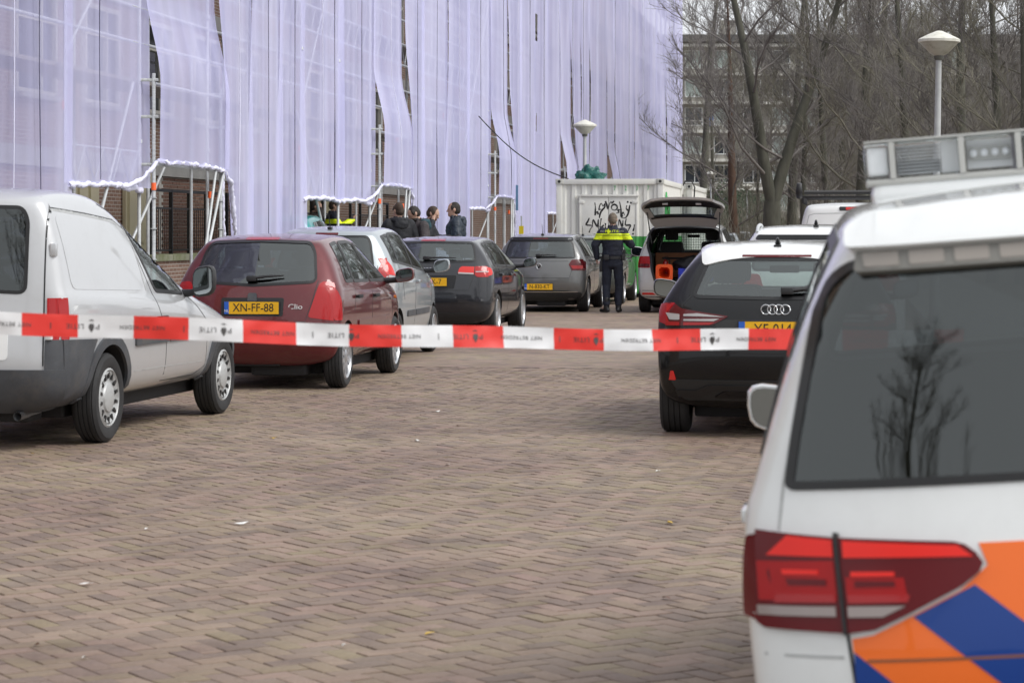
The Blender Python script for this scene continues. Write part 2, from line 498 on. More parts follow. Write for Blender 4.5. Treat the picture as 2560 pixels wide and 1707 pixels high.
pieces(bld, 'floor_band', me, M_conc, [Matrix.Translation((TW + .06, 74, 2.62 + FL * k)) for k in range(5)])
bm = bmesh.new()
w, h = 1.75, 1.55
for yy, sz in ((-w / 2, .09), (w / 2, .09), (w * .12, .07)): bx(bm, (0, yy, 0), (.10, sz, h))
for zz in (-h / 2, h / 2, h * .22): bx(bm, (0.002, 0, zz), (.09, w + .08, .08))
wf = bpy.data.meshes.new('window'); bm.to_mesh(wf); bm.free(); wf.materials.append(M_frame)
bm = bmesh.new(); bx(bm, (0, 0, 0), (.03, w, h)); wp = bpy.data.meshes.new('pane'); bm.to_mesh(wp); bm.free(); wp.materials.append(M_wglass)
bm = bmesh.new(); bx(bm, (0, 0, 0), (.22, w + .2, .07)); ws = bpy.data.meshes.new('sill'); bm.to_mesh(ws); bm.free(); ws.materials.append(M_conc)
cnt = 0
for k in range(5):
    for i in range(22):
        if cnt >= 110: break
        s = 31.5 + i * 3.2; z = 4.35 + FL * k
        o = mesh_obj('window', wf, bld); o.location = (TW + .04, s, z)
        p = mesh_obj('pane', wp, o); p.location = (-.03, 0, 0); q = mesh_obj('sill', ws, o); q.location = (.06, 0, -h / 2 - .07); cnt += 1
# ground floor: entrance surround seen in the gaps
bm = bmesh.new()
bx(bm, (0, 0, 1.1), (.06, 1.7, 2.1)); 
for yy in (-.55, .0, .55): bx(bm, (.05, yy, 1.35), (.05, .42, 1.2))
dm = bpy.data.meshes.new('door'); bm.to_mesh(dm); bm.free()
M_door = mat('cream door paint', (0.55, 0.50, 0.34), .5)
pieces(bld, 'door', dm, M_door, [Matrix.Translation((TW + .05, s, .55)) for s in (36.8, 40.0, 52.6, 55.0, 71.0)])
# bricks that can be told apart in the openings of the net
MBw = mat('wall brick', (0.105, 0.055, 0.036), .85, col2=(0.19, 0.105, 0.070), vscale=.9, bump=.4, bscale=60)
def wallbrick_mat():
    m = bpy.data.materials.new('loose wall brick'); m.use_nodes = True
    nt = m.node_tree; b = nt.nodes['Principled BSDF']; b.inputs['Roughness'].default_value = .85
    oi = nt.nodes.new('ShaderNodeObjectInfo'); rp = nt.nodes.new('ShaderNodeValToRGB')
    rp.color_ramp.elements[0].color = (.20, .11, .08, 1); rp.color_ramp.elements[1].color = (.36, .215, .155, 1)
    nt.links.new(oi.outputs['Random'], rp.inputs[0]); nt.links.new(rp.outputs[0], b.inputs['Base Color'])
    return m
bm = bmesh.new(); bx(bm, (0, 0, 0), (.03, .208, .051), None, .003)
wb_me = bpy.data.meshes.new('brick'); bm.to_mesh(wb_me); bm.free(); wb_me.materials.append(wallbrick_mat())
xf = []
for c in range(36):
    z = .36 + c * .0625
    for i in range(34):
        s = 41.6 + i * .22 + (.11 if c % 2 else 0)
        xf.append((abs(s - 44.6) + abs(z - 2.0) * .8, Matrix.Translation((TW + .012 + rng.uniform(-.003, .004), s, z))))
xf.sort(key=lambda a: a[0])
M_mort = mat('pale mortar', (0.56, 0.53, 0.48), .9)
bm = bmesh.new(); bx(bm, (TW + .006, 45.3, 1.46), (.012, 7.9, 2.30)); obj('mortar_bed', bm, M_mort, bld)
pieces(bld, 'brick', wb_me, None, [a[1] for a in xf], limit=300, rest_name='bricks')

# raised terrace wall with coping and black railing in front of the building
ter = sroot('terrace_wall', 'low brick terrace wall with mossy concrete coping under the scaffold', 'wall')
bm = bmesh.new(); bx(bm, (-11.55, 55, .56), (.5, 34, .88)); obj('wall', bm, M_brick, ter)
bm = bmesh.new(); bx(bm, (0, 0, 0), (.60, .99, .11), None, .012); cm = bpy.data.meshes.new('coping_stone'); bm.to_mesh(cm); bm.free()
pieces(ter, 'coping_stone', cm, mat('mossy coping', (0.36, 0.36, 0.27), .85, col2=(.20, .22, .10), vscale=4), [Matrix.Translation((-11.55, 38.5 + i, 1.05)) for i in range(34)])
M_rail = mat('black railing paint', (0.014, 0.015, 0.017), .45)
bm = bmesh.new(); bx(bm, (0, 0, .42), (.010, .010, .74)); bal = bpy.data.meshes.new('baluster'); bm.to_mesh(bal); bm.free(); bal.materials.append(M_rail)
bm = bmesh.new(); bx(bm, (0, 0, .55), (.06, .06, 1.1)); pst = bpy.data.meshes.new('post'); bm.to_mesh(pst); bm.free(); pst.materials.append(M_rail)
rail_lab = ['black bar railing on terrace wall in the first net opening behind the van', 'black bar railing between first opening and the teal car', 'black bar railing behind the teal car', 'black bar railing behind the plain clothes men',
            'black bar railing in the opening right of the plain clothes men']
for i, s0 in enumerate((38.6, 43.4, 48.2, 54.5, 62.5)):
    r = sroot('railing', rail_lab[i], 'railing', 'railings on the terrace wall')
    for k in range(5):
        o = mesh_obj('post', pst, r); o.location = (-11.5, s0 + k * 1.12, 1.10)
    for z, th in ((1.10 + .07, .03), (1.10 + .78, .03), (2.18, .05)):
        bm = bmesh.new(); bx(bm, (-11.5, s0 + 2.24, z), (th, 4.6, th)); obj('rail', bm, M_rail, r)
    for k in range(36):
        if k % 9 == 0: continue
        o = mesh_obj('baluster', bal, r); o.location = (-11.5, s0 + k * 1.12 / 9, 1.10)
bm = bmesh.new(); bx(bm, (-10.3, 46.4, .22), (1.5, 3.4, .22), None, .01); o = obj('entrance_step', bm, M_conc); o.rotation_euler = (0, 0, STREET_ROT); o['kind'] = 'structure'
# steps with sloping black handrail near first opening
bm = bmesh.new(); 
hr = sroot('handrail', 'sloping black handrail beside the first net opening', 'handrail')
tube(bm, [(-11.4, 44.0, 2.18), (-11.0, 44.3, 2.16), (-10.5, 44.8, 1.35), (-10.45, 44.85, .14)], .032, 8); obj('rail', bm, M_rail, hr)

# ------------------------------------------------------------------ scaffold
TF, TI = -9.65, -10.55
bays = [16.1, 19.3, 22.4, 25.5, 28.6, 31.7, 35.2, 37.6, 39.6, 41.4, 44.5, 47.5, 50.6, 53.4, 56.5, 59.9, 63.3, 66.5]
while bays[-1] < 136: bays.append(bays[-1] + 3.07)
scf = sroot('scaffold', 'tall galvanised tube scaffold along the building, behind the netting', 'scaffold')
H = 16.6
bm = bmesh.new(); tube(bm, [(0, 0, 0), (0, 0, H)], .026, 8)
for z in (.55, 2.55, 4.55, 6.55, 8.55, 10.55): tube(bm, [(0, 0, z), (0, 0, z + .05)], .045, 8)
pole = bpy.data.meshes.new('pole'); bm.to_mesh(pole); bm.free()
xs = [Matrix.Translation((TF + .024, s, .14)) for s in bays] + [Matrix.Translation((TI, s, .14)) for s in bays]
pieces(scf, 'pole', pole, M_galv, xs)
bm = bmesh.new(); tube(bm, [(0, -.5, 0), (0, .5, 0)], .024, 6); bar = bpy.data.meshes.new('guard_rail'); bm.to_mesh(bar); bm.free()
def span(a, b):
    a, b = Vector(a), Vector(b); d = b - a
    q = Vector((0, 1, 0)).rotation_difference(d.normalized()).to_matrix().to_4x4()
    return Matrix.Translation((a + b) / 2) @ q @ Matrix.Diagonal((1, d.length, 1, 1))
rails, chords, braces, decks = [], [], [], []
for k in range(7):
    zd = 3.55 + 2.0 * k
    for i in range(len(bays) - 1):
        a, b = bays[i], bays[i + 1]
        rails.append(span((TF + .026, a, zd + .98), (TF + .026, b, zd + .98)))
        if b < 75: rails.append(span((TF + .026, a, zd + .5), (TF + .026, b, zd + .5)))
        if (i + k) % 2 == 0 or k == 0:
            for z in (zd + 1.53, zd + 1.98): chords.append(span((TF + .026, a, z), (TF + .026, b, z)))
            n = 4
            for q in range(n):
                u0, u1 = lerp(a, b, q / n), lerp(a, b, (q + .5) / n); u2 = lerp(a, b, (q + 1) / n)
                if a < 85:
                    braces.append(span((TF + .026, u0, zd + 1.53), (TF + .026, u1, zd + 1.98))); braces.append(span((TF + .026, u1, zd + 1.98), (TF + .026, u2, zd + 1.53)))
        decks.append(Matrix.Translation(((TF + TI) / 2 - .02, (a + b) / 2, zd)) @ Matrix.Diagonal((1, b - a - .04, 1, 1)))
rails.sort(key=lambda m: m.translation.y); chords.sort(key=lambda m: m.translation.y); braces.sort(key=lambda m: m.translation.y); decks.sort(key=lambda m: m.translation.y)
pieces(scf, 'guard_rail', bar, M_galv, rails, 200); 
cm_ = bar.copy(); pieces(scf, 'girder_chord', cm_, M_galv, chords, 150)
bm = bmesh.new(); tube(bm, [(0, -.5, 0), (0, .5, 0)], .014, 5); br_ = bpy.data.meshes.new('girder_brace'); bm.to_mesh(br_); bm.free()
pieces(scf, 'girder_brace', br_, M_galv, braces, 200)
bm = bmesh.new()
for k in range(3): bx(bm, (-.28 + .28 * k, 0, 0), (.265, 1, .05))
dk = bpy.data.meshes.new('deck'); bm.to_mesh(dk); bm.free(); pieces(scf, 'deck', dk, mat('weathered deck boards', (0.22, 0.20, 0.18), .85, var=.25, vscale=4), decks, 200)
# long diagonal braces in the face
diag = []
for a, b, z0, z1 in ((28.6, 33.8, 3.7, 7.6), (41.6, 46.8, 3.9, 9.5), (59.5, 63.4, 3.7, 7.6), (44.6, 41.0, .2, 3.6), (28.8, 31.4, .2, 3.5), (78, 82, 3.7, 9)):
    diag.append(span((TF + .028, a, z0), (TF + .028, b, z1)))
pieces(scf, 'diagonal_brace', bar.copy(), M_galv, diag)
# hem girders, consoles and portals
M_orange_b = mat('orange tape band', (0.75, 0.11, 0.02), .5)
portals = [(31.7, 35.2), (47.5, 50.6), (63.3, 66.5), (79.0, 82.0), (94.5, 97.5)]
hems = [(28.6, 31.6), (41.4, 47.4), (59.9, 63.2), (75.8, 78.9), (91, 94.4)]
gir = []
for a, b in hems:
    for z in (2.12, 2.57): gir.append(span((TF + .026, a, z), (TF + .026, b, z)))
    n = max(2, int((b - a) / .75))
    for q in range(n):
        u0, u1, u2 = lerp(a, b, q / n), lerp(a, b, (q + .5) / n), lerp(a, b, (q + 1) / n)
        gir.append(span((TF + .03, u0, 2.57), (TF + .03, u1, 2.12))); gir.append(span((TF + .03, u1, 2.12), (TF + .03, u2, 2.57)))
pieces(scf, 'girder_bar', br_.copy(), M_galv, gir)
TP = -9.42
pp, cons, bands = [], [], []
for i, (a, b) in enumerate(portals):
    for s in (a, b):
        pp.append(Matrix.Translation((TP, s, .14)) @ Matrix.Diagonal((1, 1, 3.5 / H, 1)))
        for z in (2.40, 3.05, 3.55): cons.append(span((TF, s, z), (TP + .06, s, z)))
    cons.append(span((TP, a, 2.40), (TP, b, 2.40))); cons.append(span((TP, a, 3.5), (TP, b, 3.5)))
    # rakers down to the pavement
    cons.append(span((TP + .06, b - .5, 2.38), (TP + .3, b - 2.3, .55))); cons.append(span((TP + .04, b + .05, 2.42), (TP + .45, b - 3.2, .13)))
    cons.append(span((TI + .2, a + .2, .14), (TP - .2, a + 1.2, 2.4)))
    for s, z in ((a, 2.05), (b - .6, 1.98)): bands.append(Matrix.Translation((TP, s, z)))
pieces(scf, 'portal_pole', pole.copy(), M_galv, pp); pieces(scf, 'brace', bar.copy(), M_galv, cons)
bm = bmesh.new(); tube(bm, [(0, 0, 0), (0, 0, .10)], .033, 10); bd = bpy.data.meshes.new('colour_band'); bm.to_mesh(bd); bm.free()
pieces(scf, 'colour_band', bd, M_orange_b, bands + [Matrix.Translation((TF, s, z)) for s, z in ((28.6, 3.0), (41.4, 2.9), (44.5, 6.4), (50.6, 3.4), (56.5, 4.2), (63.3, 4.4))])

# ------------------------------------------------------------------ netting
def net_mat():
    m = bpy.data.materials.new('lavender scaffold net'); m.use_nodes = True
    nt = m.node_tree; L = nt.links; nt.nodes.clear()
    out = nt.nodes.new('ShaderNodeOutputMaterial'); mx = nt.nodes.new('ShaderNodeMixShader')
    tr = nt.nodes.new('ShaderNodeBsdfTransparent'); df = nt.nodes.new('ShaderNodeBsdfDiffuse'); tl = nt.nodes.new('ShaderNodeBsdfTranslucent'); m2 = nt.nodes.new('ShaderNodeMixShader'); m2.inputs[0].default_value = .22
    tc = nt.nodes.new('ShaderNodeTexCoord')
    mp = nt.nodes.new('ShaderNodeMapping'); mp.inputs['Scale'].default_value = (1.0, .8, .16)
    L.new(tc.outputs['Object'], mp.inputs[0])
    nz = nt.nodes.new('ShaderNodeTexNoise'); nz.inputs['Scale'].default_value = 1.0; nz.inputs['Detail'].default_value = 3; nz.inputs['Roughness'].default_value = .5
    L.new(mp.outputs[0], nz.inputs['Vector'])
    mr = nt.nodes.new('ShaderNodeMapRange'); mr.inputs['From Min'].default_value = .3; mr.inputs['From Max'].default_value = .72; mr.inputs['To Min'].default_value = .20; mr.inputs['To Max'].default_value = .29
    L.new(nz.outputs['Fac'], mr.inputs['Value'])
    cr = nt.nodes.new('ShaderNodeValToRGB'); cr.color_ramp.elements[0].color = (.64, .64, .95, 1); cr.color_ramp.elements[1].color = (.74, .74, .99, 1)
    cr.color_ramp.elements[0].position = .3; cr.color_ramp.elements[1].position = .7
    L.new(nz.outputs['Fac'], cr.inputs[0])
    L.new(cr.outputs[0], df.inputs['Color']); L.new(cr.outputs[0], tl.inputs['Color'])
    L.new(df.outputs[0], m2.inputs[1]); L.new(tl.outputs[0], m2.inputs[2])
    # a mesh of threads covers more the flatter one looks along it: 1 - (1 - d) ** (1 / cos)
    def mth(op, a, b=None):
        n = nt.nodes.new('ShaderNodeMath'); n.operation = op
        for i, v in enumerate((a, b)):
            if v is None: continue
            if isinstance(v, (int, float)): n.inputs[i].default_value = v
            else: L.new(v, n.inputs[i])
        return n.outputs[0]
    lw = nt.nodes.new('ShaderNodeLayerWeight'); lw.inputs['Blend'].default_value = .5
    cosv = mth('MAXIMUM', mth('SUBTRACT', 1.0, lw.outputs['Facing']), .19)
    cover = mth('SUBTRACT', 1.0, mth('POWER', mth('SUBTRACT', 1.0, mr.outputs[0]), mth('DIVIDE', 1.0, cosv)))
    L.new(cover, mx.inputs[0]); L.new(tr.outputs[0], mx.inputs[1]); L.new(m2.outputs[0], mx.inputs[2])
    L.new(mx.outputs[0], out.inputs[0])
    return m
M_net = net_mat()
M_hem = mat('rolled net hem', (0.74, 0.74, 0.90), .8, bump=.6, bscale=14)
net = sroot('scaffold_netting', 'lavender mesh netting hung over the scaffold of the long building', 'netting')
ZT = 17.0
holes = [(72.75, 73.15, 7.2, 8.15), (72.9, 73.15, 4.65, 5.1)]
rn = random.Random(21)
def net_sheet(s0, s1, zb, idx, plane=None, cell=.13, ztop=ZT, amp=1.0, billow=0.0, edge=.05, over=.16, bz=(3, 9)):
    """one hanging sheet: zb(s) its lower edge, plane(s, z) the surface it hangs on, wavy free edges"""
    far = s0 > 75
    ns = max(6, int((s1 - s0) / (cell * (1.8 if far else 1)))); nz = int((ztop - 1) / (.26 if not far else .5))
    ph = rn.uniform(0, 9); bm = bmesh.new(); g = []
    for i in range(ns + 1):
        u = i / ns; col = []
        for k in range(nz + 1):
            v = k / nz
            sa_ = s0 - over + edge * noise.noise(Vector((1.3, idx * 3.1, v * 7))) * 1.6
            sb_ = s1 + over + edge * noise.noise(Vector((8.3, (idx + 1) * 3.1, v * 7))) * 1.6
            s = lerp(sa_, sb_, u); z0 = zb(lerp(s0, s1, u)); z = lerp(z0, ztop, v)
            t = plane(s, z) if plane else TF + .058
            f = .004 * sin(2 * pi * s / .52 + ph + 1.6 * noise.noise(Vector((idx, z * .25, 2)))) + .034 * noise.noise(Vector((s * .55, z * .20, idx * .7))) + .004 * noise.noise(Vector((s * 3.1, z * .5, idx)))
            near_pole = 1 - .6 * max(0, 1 - min(u, 1 - u) * 8)
            t += max(-.012, f * amp + .006)
            if billow: t += billow * sin(pi * min(1, max(0, (z - bz[0]) / (bz[1] - bz[0])))) * (1 - u) ** 2
            col.append(bm.verts.new((t, s, z)))
        g.append(col)
    for i in range(ns):
        for k in range(nz):
            c = (g[i][k].co + g[i + 1][k + 1].co) / 2
            if any(a < c.y < b and p < c.z < q for a, b, p, q in holes): continue
            f = bm.faces.new((g[i][k], g[i + 1][k], g[i + 1][k + 1], g[i][k + 1])); f.smooth = True
    return obj('net_sheet', bm, M_net, net)
def hem_roll(pts, r=.05, n=18):
    bm = bmesh.new(); P = [Vector(p) for p in pts]; seg = []
    tot = sum((b - a).length for a, b in zip(P, P[1:])); m = max(8, int(tot / .035)); acc = 0
    out = []; rs = []
    for q in range(m + 1):
        x = q / m * tot; a = 0
        for A, B in zip(P, P[1:]):
            l = (B - A).length
            if x <= a + l + 1e-6: p = A.lerp(B, (x - a) / l if l else 0); break
            a += l
        out.append(p + Vector((.03 * noise.noise(p * 5), 0, .035 * noise.noise(p * 4 + Vector((5, 5, 5)))))); rs.append(r * .5 * (1 + .45 * noise.noise(p * 4.0) + .45 * noise.noise(p * 17.0)))
    tube(bm, out, rs, 10)
    for v in bm.verts: v.co += v.normal * 0 + Vector((noise.noise(v.co * 22), noise.noise(v.co * 16 + Vector((7, 0, 0))), noise.noise(v.co * 16 + Vector((0, 9, 0))))) * .022
    return obj('net_hem', bm, M_hem, net, True)
low = lambda s: .14
def in_any(s, L): return any(a - .01 <= s <= b + .01 for a, b in L)
edges = [b for b in bays if b >= 16]
idx = 0
for a, b in zip(edges, edges[1:]):
    idx += 1; mid = (a + b) / 2
    pr = next(((p, q) for p, q in portals if p - .1 <= mid <= q + .1), None)
    hm = next(((p, q) for p, q in hems if p - .1 <= mid <= q + .1), None)
    after = next(((p, q) for p, q in portals if abs(a - q) < .3), None)
    if pr:
        def pl(s, z): return TF + .07 + (TP + .09 - TF - .07) * sstep(4.9, 3.45, z)
        net_sheet(a + .10, b + .05, lambda s: 2.42, idx, pl, amp=.8, billow=.05, edge=.06, over=.12, bz=(2.4, 9))
        hem_roll([(TP + .06, a - .05, 2.44), (TP + .08, (a + b) / 2, 2.46), (TP + .06, b + .05, 2.40)], .055)
        if a < 70: hem_roll([(TF + .05, a - 1.0, 2.06), (TF + .2, a - .4, 2.2), (TP + .06, a, 2.44)], .06)
    elif hm:
        net_sheet(a, b + .25, lambda s: 2.08, idx, amp=.9)
        hem_roll([(TF + .06, a, 2.06), (TF + .08, (a + b) / 2, 2.10), (TF + .06, b, 2.05)], .065)
    elif after:
        p, q = after
        zb = lambda s, q=q: interp([(q + .0, 2.40), (q + .75, 2.20), (q + 1.35, 1.1), (q + 1.9, .14)], s)
        net_sheet(a + .05, b, zb, idx, lambda s, z, q=q: TF + .07 + .25 * max(0, 1 - (s - q) / 1.2) * sstep(6, 3, z), amp=1.3, billow=.1)
        if a < 75: hem_roll([(TP, a + .02, 2.44), (TF + .2, a + .75, 2.22), (TF + .12, a + 1.35, 1.1), (TF + .1, a + 1.95, .2)], .06)
        if a < 75:
            hem_roll([(TP + .02, a + .05, 2.4), (TP + .05, a + .02, 1.5), (TP + .04, a + .0, .5)], .03)
    else:
        net_sheet(a, b, low, idx, amp=rn.uniform(.7, 1.5), billow=rn.choice([0, 0, .04, .09]), edge=rn.choice([.04, .06, .09]), over=.17)
# vertical seams sewn into the sheets, cords hanging in front
M_cord = mat('dark seam cord', (.10, .10, .16), .8)
for i, s0 in enumerate([18.2, 23.5, 24.6, 26.4, 27.3, 29.6, 36.6, 38.5, 40.4, 42.6, 43.6, 46.1, 48.9, 52.2, 54.7, 57.9, 61.3, 65.1, 68.3, 70.9, 74.2, 78.0, 81.6, 85.3, 90.2, 96.4, 103, 110]):
    bm = bmesh.new(); zl = 2.15 if in_any(s0, hems) else (2.5 if in_any(s0, portals) else .2); tt = TF + .155 if not in_any(s0, portals) else TF + .20
    tube(bm, [(tt + (.22 * sstep(4.9, 3.45, z) if in_any(s0, portals) else 0), s0 + .06 * noise.noise(Vector((i * 2.7, z * .4, 0))), z) for z in [zl + (15.5 - zl) * k / 24 for k in range(25)]], [.006 + .012 * max(0, noise.noise(Vector((i, k * .35, 4)))) for k in range(25)], 5)
    obj('net_seam', bm, M_cord if i % 3 else M_hem, net)
# end wall of the netting at the far corner
bm = bmesh.new(); se = edges[-1]
g = [[bm.verts.new((TF + .07 - 3.4 * i / 6 , se + .1 + .03 * sin(i * 2 + k), .14 + (ZT - .14) * k / 20)) for k in range(21)] for i in range(7)]
for i in range(6):
    for k in range(20): bm.faces.new((g[i][k], g[i + 1][k], g[i + 1][k + 1], g[i][k + 1]))
obj('net_sheet', bm, M_net, net, True)
# cable from the scaffold to the container
bm = bmesh.new(); A, B = S(61.0, -9.5, 4.45), S(55.6, -6.55, 2.72)
pts = [A.lerp(B, i / 14) - Vector((0, 0, .25 * sin(pi * i / 14))) for i in range(15)]
tube(bm, pts, .014, 6); o = obj('cable', bm, M_ink, None, True); tag(o, 'thin black cable sagging from the netting to the white container', 'cable')
# boards fixed to the raker by the third opening
sg = thing('site_sign', 'small yellow and white notice strip on a pole by third opening', 'sign', S(65.4, -9.0, .12), STREET_ROT)
bm = bmesh.new(); bx(bm, (0, 0, .9), (.04, .04, 1.8)); obj('post', bm, M_galv, sg)
bm = bmesh.new(); bx(bm, (0, -.03, 1.30), (.13, .02, .45), None, .004); obj('board', bm, mat('yellow board', (.75, .58, .02), .5), sg)
bm = bmesh.new(); bx(bm, (0, -.03, .72), (.14, .02, .36), None, .004); obj('board', bm, M_white, sg)
bm = bmesh.new(); bx(bm, (-.12, -.03, 2.3), (.07, .02, .70), None, .004); obj('board', bm, mat('blue board', (.12, .24, .38), .5), sg)
# ------------------------------------------------------------------ apartment block beyond the trees
apt = thing('apartment_block', 'grey seven storey apartment block with balconies behind the bare trees', 'building', (0, 240, 0))
M_apt = mat('grey brown cladding', (0.31, 0.295, 0.265), .85, var=.2, vscale=.3)
M_slab = mat('pale slab edge', (0.58, 0.57, 0.53), .8, var=.15, vscale=.5)
M_aw = mat('flat window glass', (0.03, 0.035, 0.045), .08, spec=.8)
M_aw2 = mat('curtained window', (0.36, 0.42, 0.40), .3, var=.3, vscale=.4)
X0, X1 = 8.0, 52.0
bm = bmesh.new(); bx(bm, ((X0 + X1) / 2, 6, 10.2), (X1 - X0, 12, 20.4)); obj('wall', bm, M_apt, apt)
bm = bmesh.new(); bx(bm, ((X0 + X1) / 2, 5.4, 20.75), (X1 - X0 + .8, 13.5, .7)); obj('roof', bm, mat('dark roof edge', (.10, .10, .10), .8), apt)
bm = bmesh.new(); bx(bm, (22, 5, 22), (1.6, 1.6, 2.0)); obj('chimney', bm, M_apt, apt)
bm = bmesh.new(); bx(bm, (0, -.55, 0), (X1 - X0, 1.1, .28)); sl = bpy.data.meshes.new('floor_slab'); bm.to_mesh(sl); bm.free()
pieces(apt, 'floor_slab', sl, M_slab, [Matrix.Translation(((X0 + X1) / 2, 0, 2.9 + 2.86 * k)) for k in range(7)])
bm = bmesh.new()
for xx, w_ in ((-.85, .09), (.85, .09), (.1, .07)): bx(bm, (xx, 0, 0), (w_, .10, 1.75))
for zz in (-.87, .87): bx(bm, (0, .004, zz), (1.8, .09, .09))
awf = bpy.data.meshes.new('window'); bm.to_mesh(awf); bm.free(); awf.materials.append(M_white)
bm = bmesh.new(); bx(bm, (0, 0, 0), (1.7, .03, 1.75)); pane1 = bpy.data.meshes.new('pane'); bm.to_mesh(pane1); bm.free(); pane2 = pane1.copy(); pane1.materials.append(M_aw); pane2.materials.append(M_aw2)
ra = random.Random(5)
for k in range(7):
    for i in range(15):
        o = mesh_obj('window', awf, apt); o.location = (X0 + 1.4 + i * 2.92, -.06, 1.55 + 2.86 * k)
        q = mesh_obj('pane', pane2 if ra.random() < .5 else pane1, o); q.location = (0, .03, 0)
bm = bmesh.new(); 
for q in range(19): bx(bm, (-1.3 + q * .145, 0, 0), (.03, .03, .9))
bx(bm, (0, 0, .46), (2.7, .05, .06)); bal_me = bpy.data.meshes.new('balcony_rail'); bm.to_mesh(bal_me); bm.free()
pieces(apt, 'balcony_rail', bal_me, M_slab, [Matrix.Translation((X0 + 1.4 + i * 2.92, -1.05, 3.5 + 2.86 * k)) for k in range(6) for i in range(15) if (i * 7 + k * 3) % 5 < 3])
o = obj('sunshade', (lambda b: (bx(b, (19.8, -.8, 12.5), (.5, .25, 1.0), None, .05), b)[1])(bmesh.new()), mat('blue cloth', (.03, .16, .55), .8), apt)

reflection_block = copy_tree(apt); reflection_block.location = (6, -110, 0); reflection_block.rotation_euler = (0, 0, pi); reflection_block.location.x = 40  # unseen block added behind the camera to darken the reflections
reflection_block['label'] = 'added copy of the apartment block behind the camera, darkening reflections'
# ------------------------------------------------------------------ bare trees
M_bark = mat('grey green bark', (0.062, 0.062, 0.047), .9, col2=(.115, .113, .088), vscale=3.5, stretch=(1, 1, .25), bump=.6, bscale=12)
M_bark2 = mat('reddish bark', (0.115, 0.070, 0.048), .9, var=.3, vscale=4, stretch=(1, 1, .3), bump=.6, bscale=12)
M_twig = mat('purple brown twigs', (0.135, 0.122, 0.115), .9, col2=(.24, .222, .205), vscale=.8)
M_twig2 = mat('olive twigs', (0.13, 0.122, 0.095), .9, col2=(.24, .225, .175), vscale=.8)
def tree_meshes(seed, h, r0, fork=False, nl=17, up=.75, dens=1.0, first=.16):
    R = random.Random(seed); tb = bmesh.new(); cb = bmesh.new()
    def branch(bm, p, d, l, ra_, rb, n, k, wob, lift):
        pts = [p]; q = p.copy(); dd = d.normalized()
        for i in range(n):
            dd = (dd + Vector((R.uniform(-wob, wob), R.uniform(-wob, wob), R.uniform(-wob, wob) + lift))).normalized()
            q = q + dd * (l / n); pts.append(q.copy())
        tube(bm, pts, [lerp(ra_, rb, i / n) for i in range(n + 1)], k, cap=False)
        return pts, dd
    def at(pts, u):
        x = u * (len(pts) - 1); i = min(int(x), len(pts) - 2); return pts[i].lerp(pts[i + 1], x - i), (pts[i + 1] - pts[i]).normalized()
    stems = []
    if fork:
        base, d = branch(tb, Vector((0, 0, -.1)), Vector((.02, 0, 1)), h * .17, r0 * 1.15, r0 * .9, 4, 9, .03, 0)
        for a in (1, -1):
            pts, _ = branch(tb, base[-1] - Vector((0, 0, .15)), Vector((a * .22, R.uniform(-.1, .1), 1)), h * .8, r0 * .72, .03, 9, 8, .07, .06); stems.append((pts, h * .8))
    else:
        pts, _ = branch(tb, Vector((0, 0, -.1)), Vector((R.uniform(-.06, .06), R.uniform(-.06, .06), 1)), h, r0, .025, 11, 9, .05, .03); stems.append((pts, h))
    for pts, hh in stems:
        az = R.uniform(0, 6)
        for i in range(int(nl * (.75 if fork else 1))):
            u = first + (.96 - first) * (i + R.random()) / nl if not fork else .05 + .9 * (i + R.random()) / (nl * .75)
            p, td = at(pts, u); az += 2.4 + R.uniform(-.5, .5)
            el = R.uniform(.35, .8) * up
            d = Vector((cos(az) * (1 - el * .55), sin(az) * (1 - el * .55), el))
            l = hh * (.12 + .34 * (1 - u) ** .8) * R.uniform(.75, 1.2)
            rad = r0 * (.08 + .15 * (1 - u)) * R.uniform(.7, 1)
            lp, _ = branch(cb, p, d, l, rad, .012, 6, 5, .16, .07)
            for j in range(int(l * 2.3 * dens) + 2):
                v = .15 + .85 * (j + R.random()) / (int(l * 2.3 * dens) + 2); q, ld = at(lp, min(v, .99))
                sd = (ld + Vector((R.uniform(-1, 1), R.uniform(-1, 1), R.uniform(-.35, .9))) * .9)
                sl_ = R.uniform(.7, 2.0) * (.5 + .5 * (1 - v)) * (hh / 14)
                sp_, _ = branch(cb, q, sd, sl_, max(.012, rad * .32), .007, 3, 4, .2, .08)
                for m in range(int(5 * dens) + 1):
                    w_, wd = at(sp_, min(.2 + .8 * R.random(), .99))
                    td_ = wd + Vector((R.uniform(-1, 1), R.uniform(-1, 1), R.uniform(-.5, .9))) * .9
                    tp, _ = branch(cb, w_, td_, R.uniform(.35, 1.0), .0085, .004, 2, 3, .25, .08)
                    for z in range(2):
                        w2, wd2 = at(tp, R.uniform(.2, .9))
                        branch(cb, w2, wd2 + Vector((R.uniform(-1, 1), R.uniform(-1, 1), R.uniform(-.4, .9))), R.uniform(.2, .5), .006, .003, 1, 3, .2, .05)
    a = bpy.data.meshes.new('trunk'); tb.to_mesh(a); tb.free(); b = bpy.data.meshes.new('crown'); cb.to_mesh(b); cb.free()
    a.materials.append(M_bark); b.materials.append(M_twig)
    return a, b
TV = {'forked': tree_meshes(11, 15.5, .34, fork=True, dens=1.0), 'tall': tree_meshes(12, 16.5, .26, dens=.9), 'thin': tree_meshes(13, 13.0, .13, nl=20, first=.10), 'bushy': tree_meshes(14, 12.0, .20, nl=30, first=.07, dens=1.25, up=1.0),
      'wide': tree_meshes(15, 14.5, .27, nl=24, first=.13, dens=1.1, up=.85)}
TV['red'] = tuple(m.copy() for m in TV['wide']); TV['red'][0].materials[0] = M_bark2
for m in TV['thin'][1], TV['wide'][1]: m.materials[0] = M_twig2
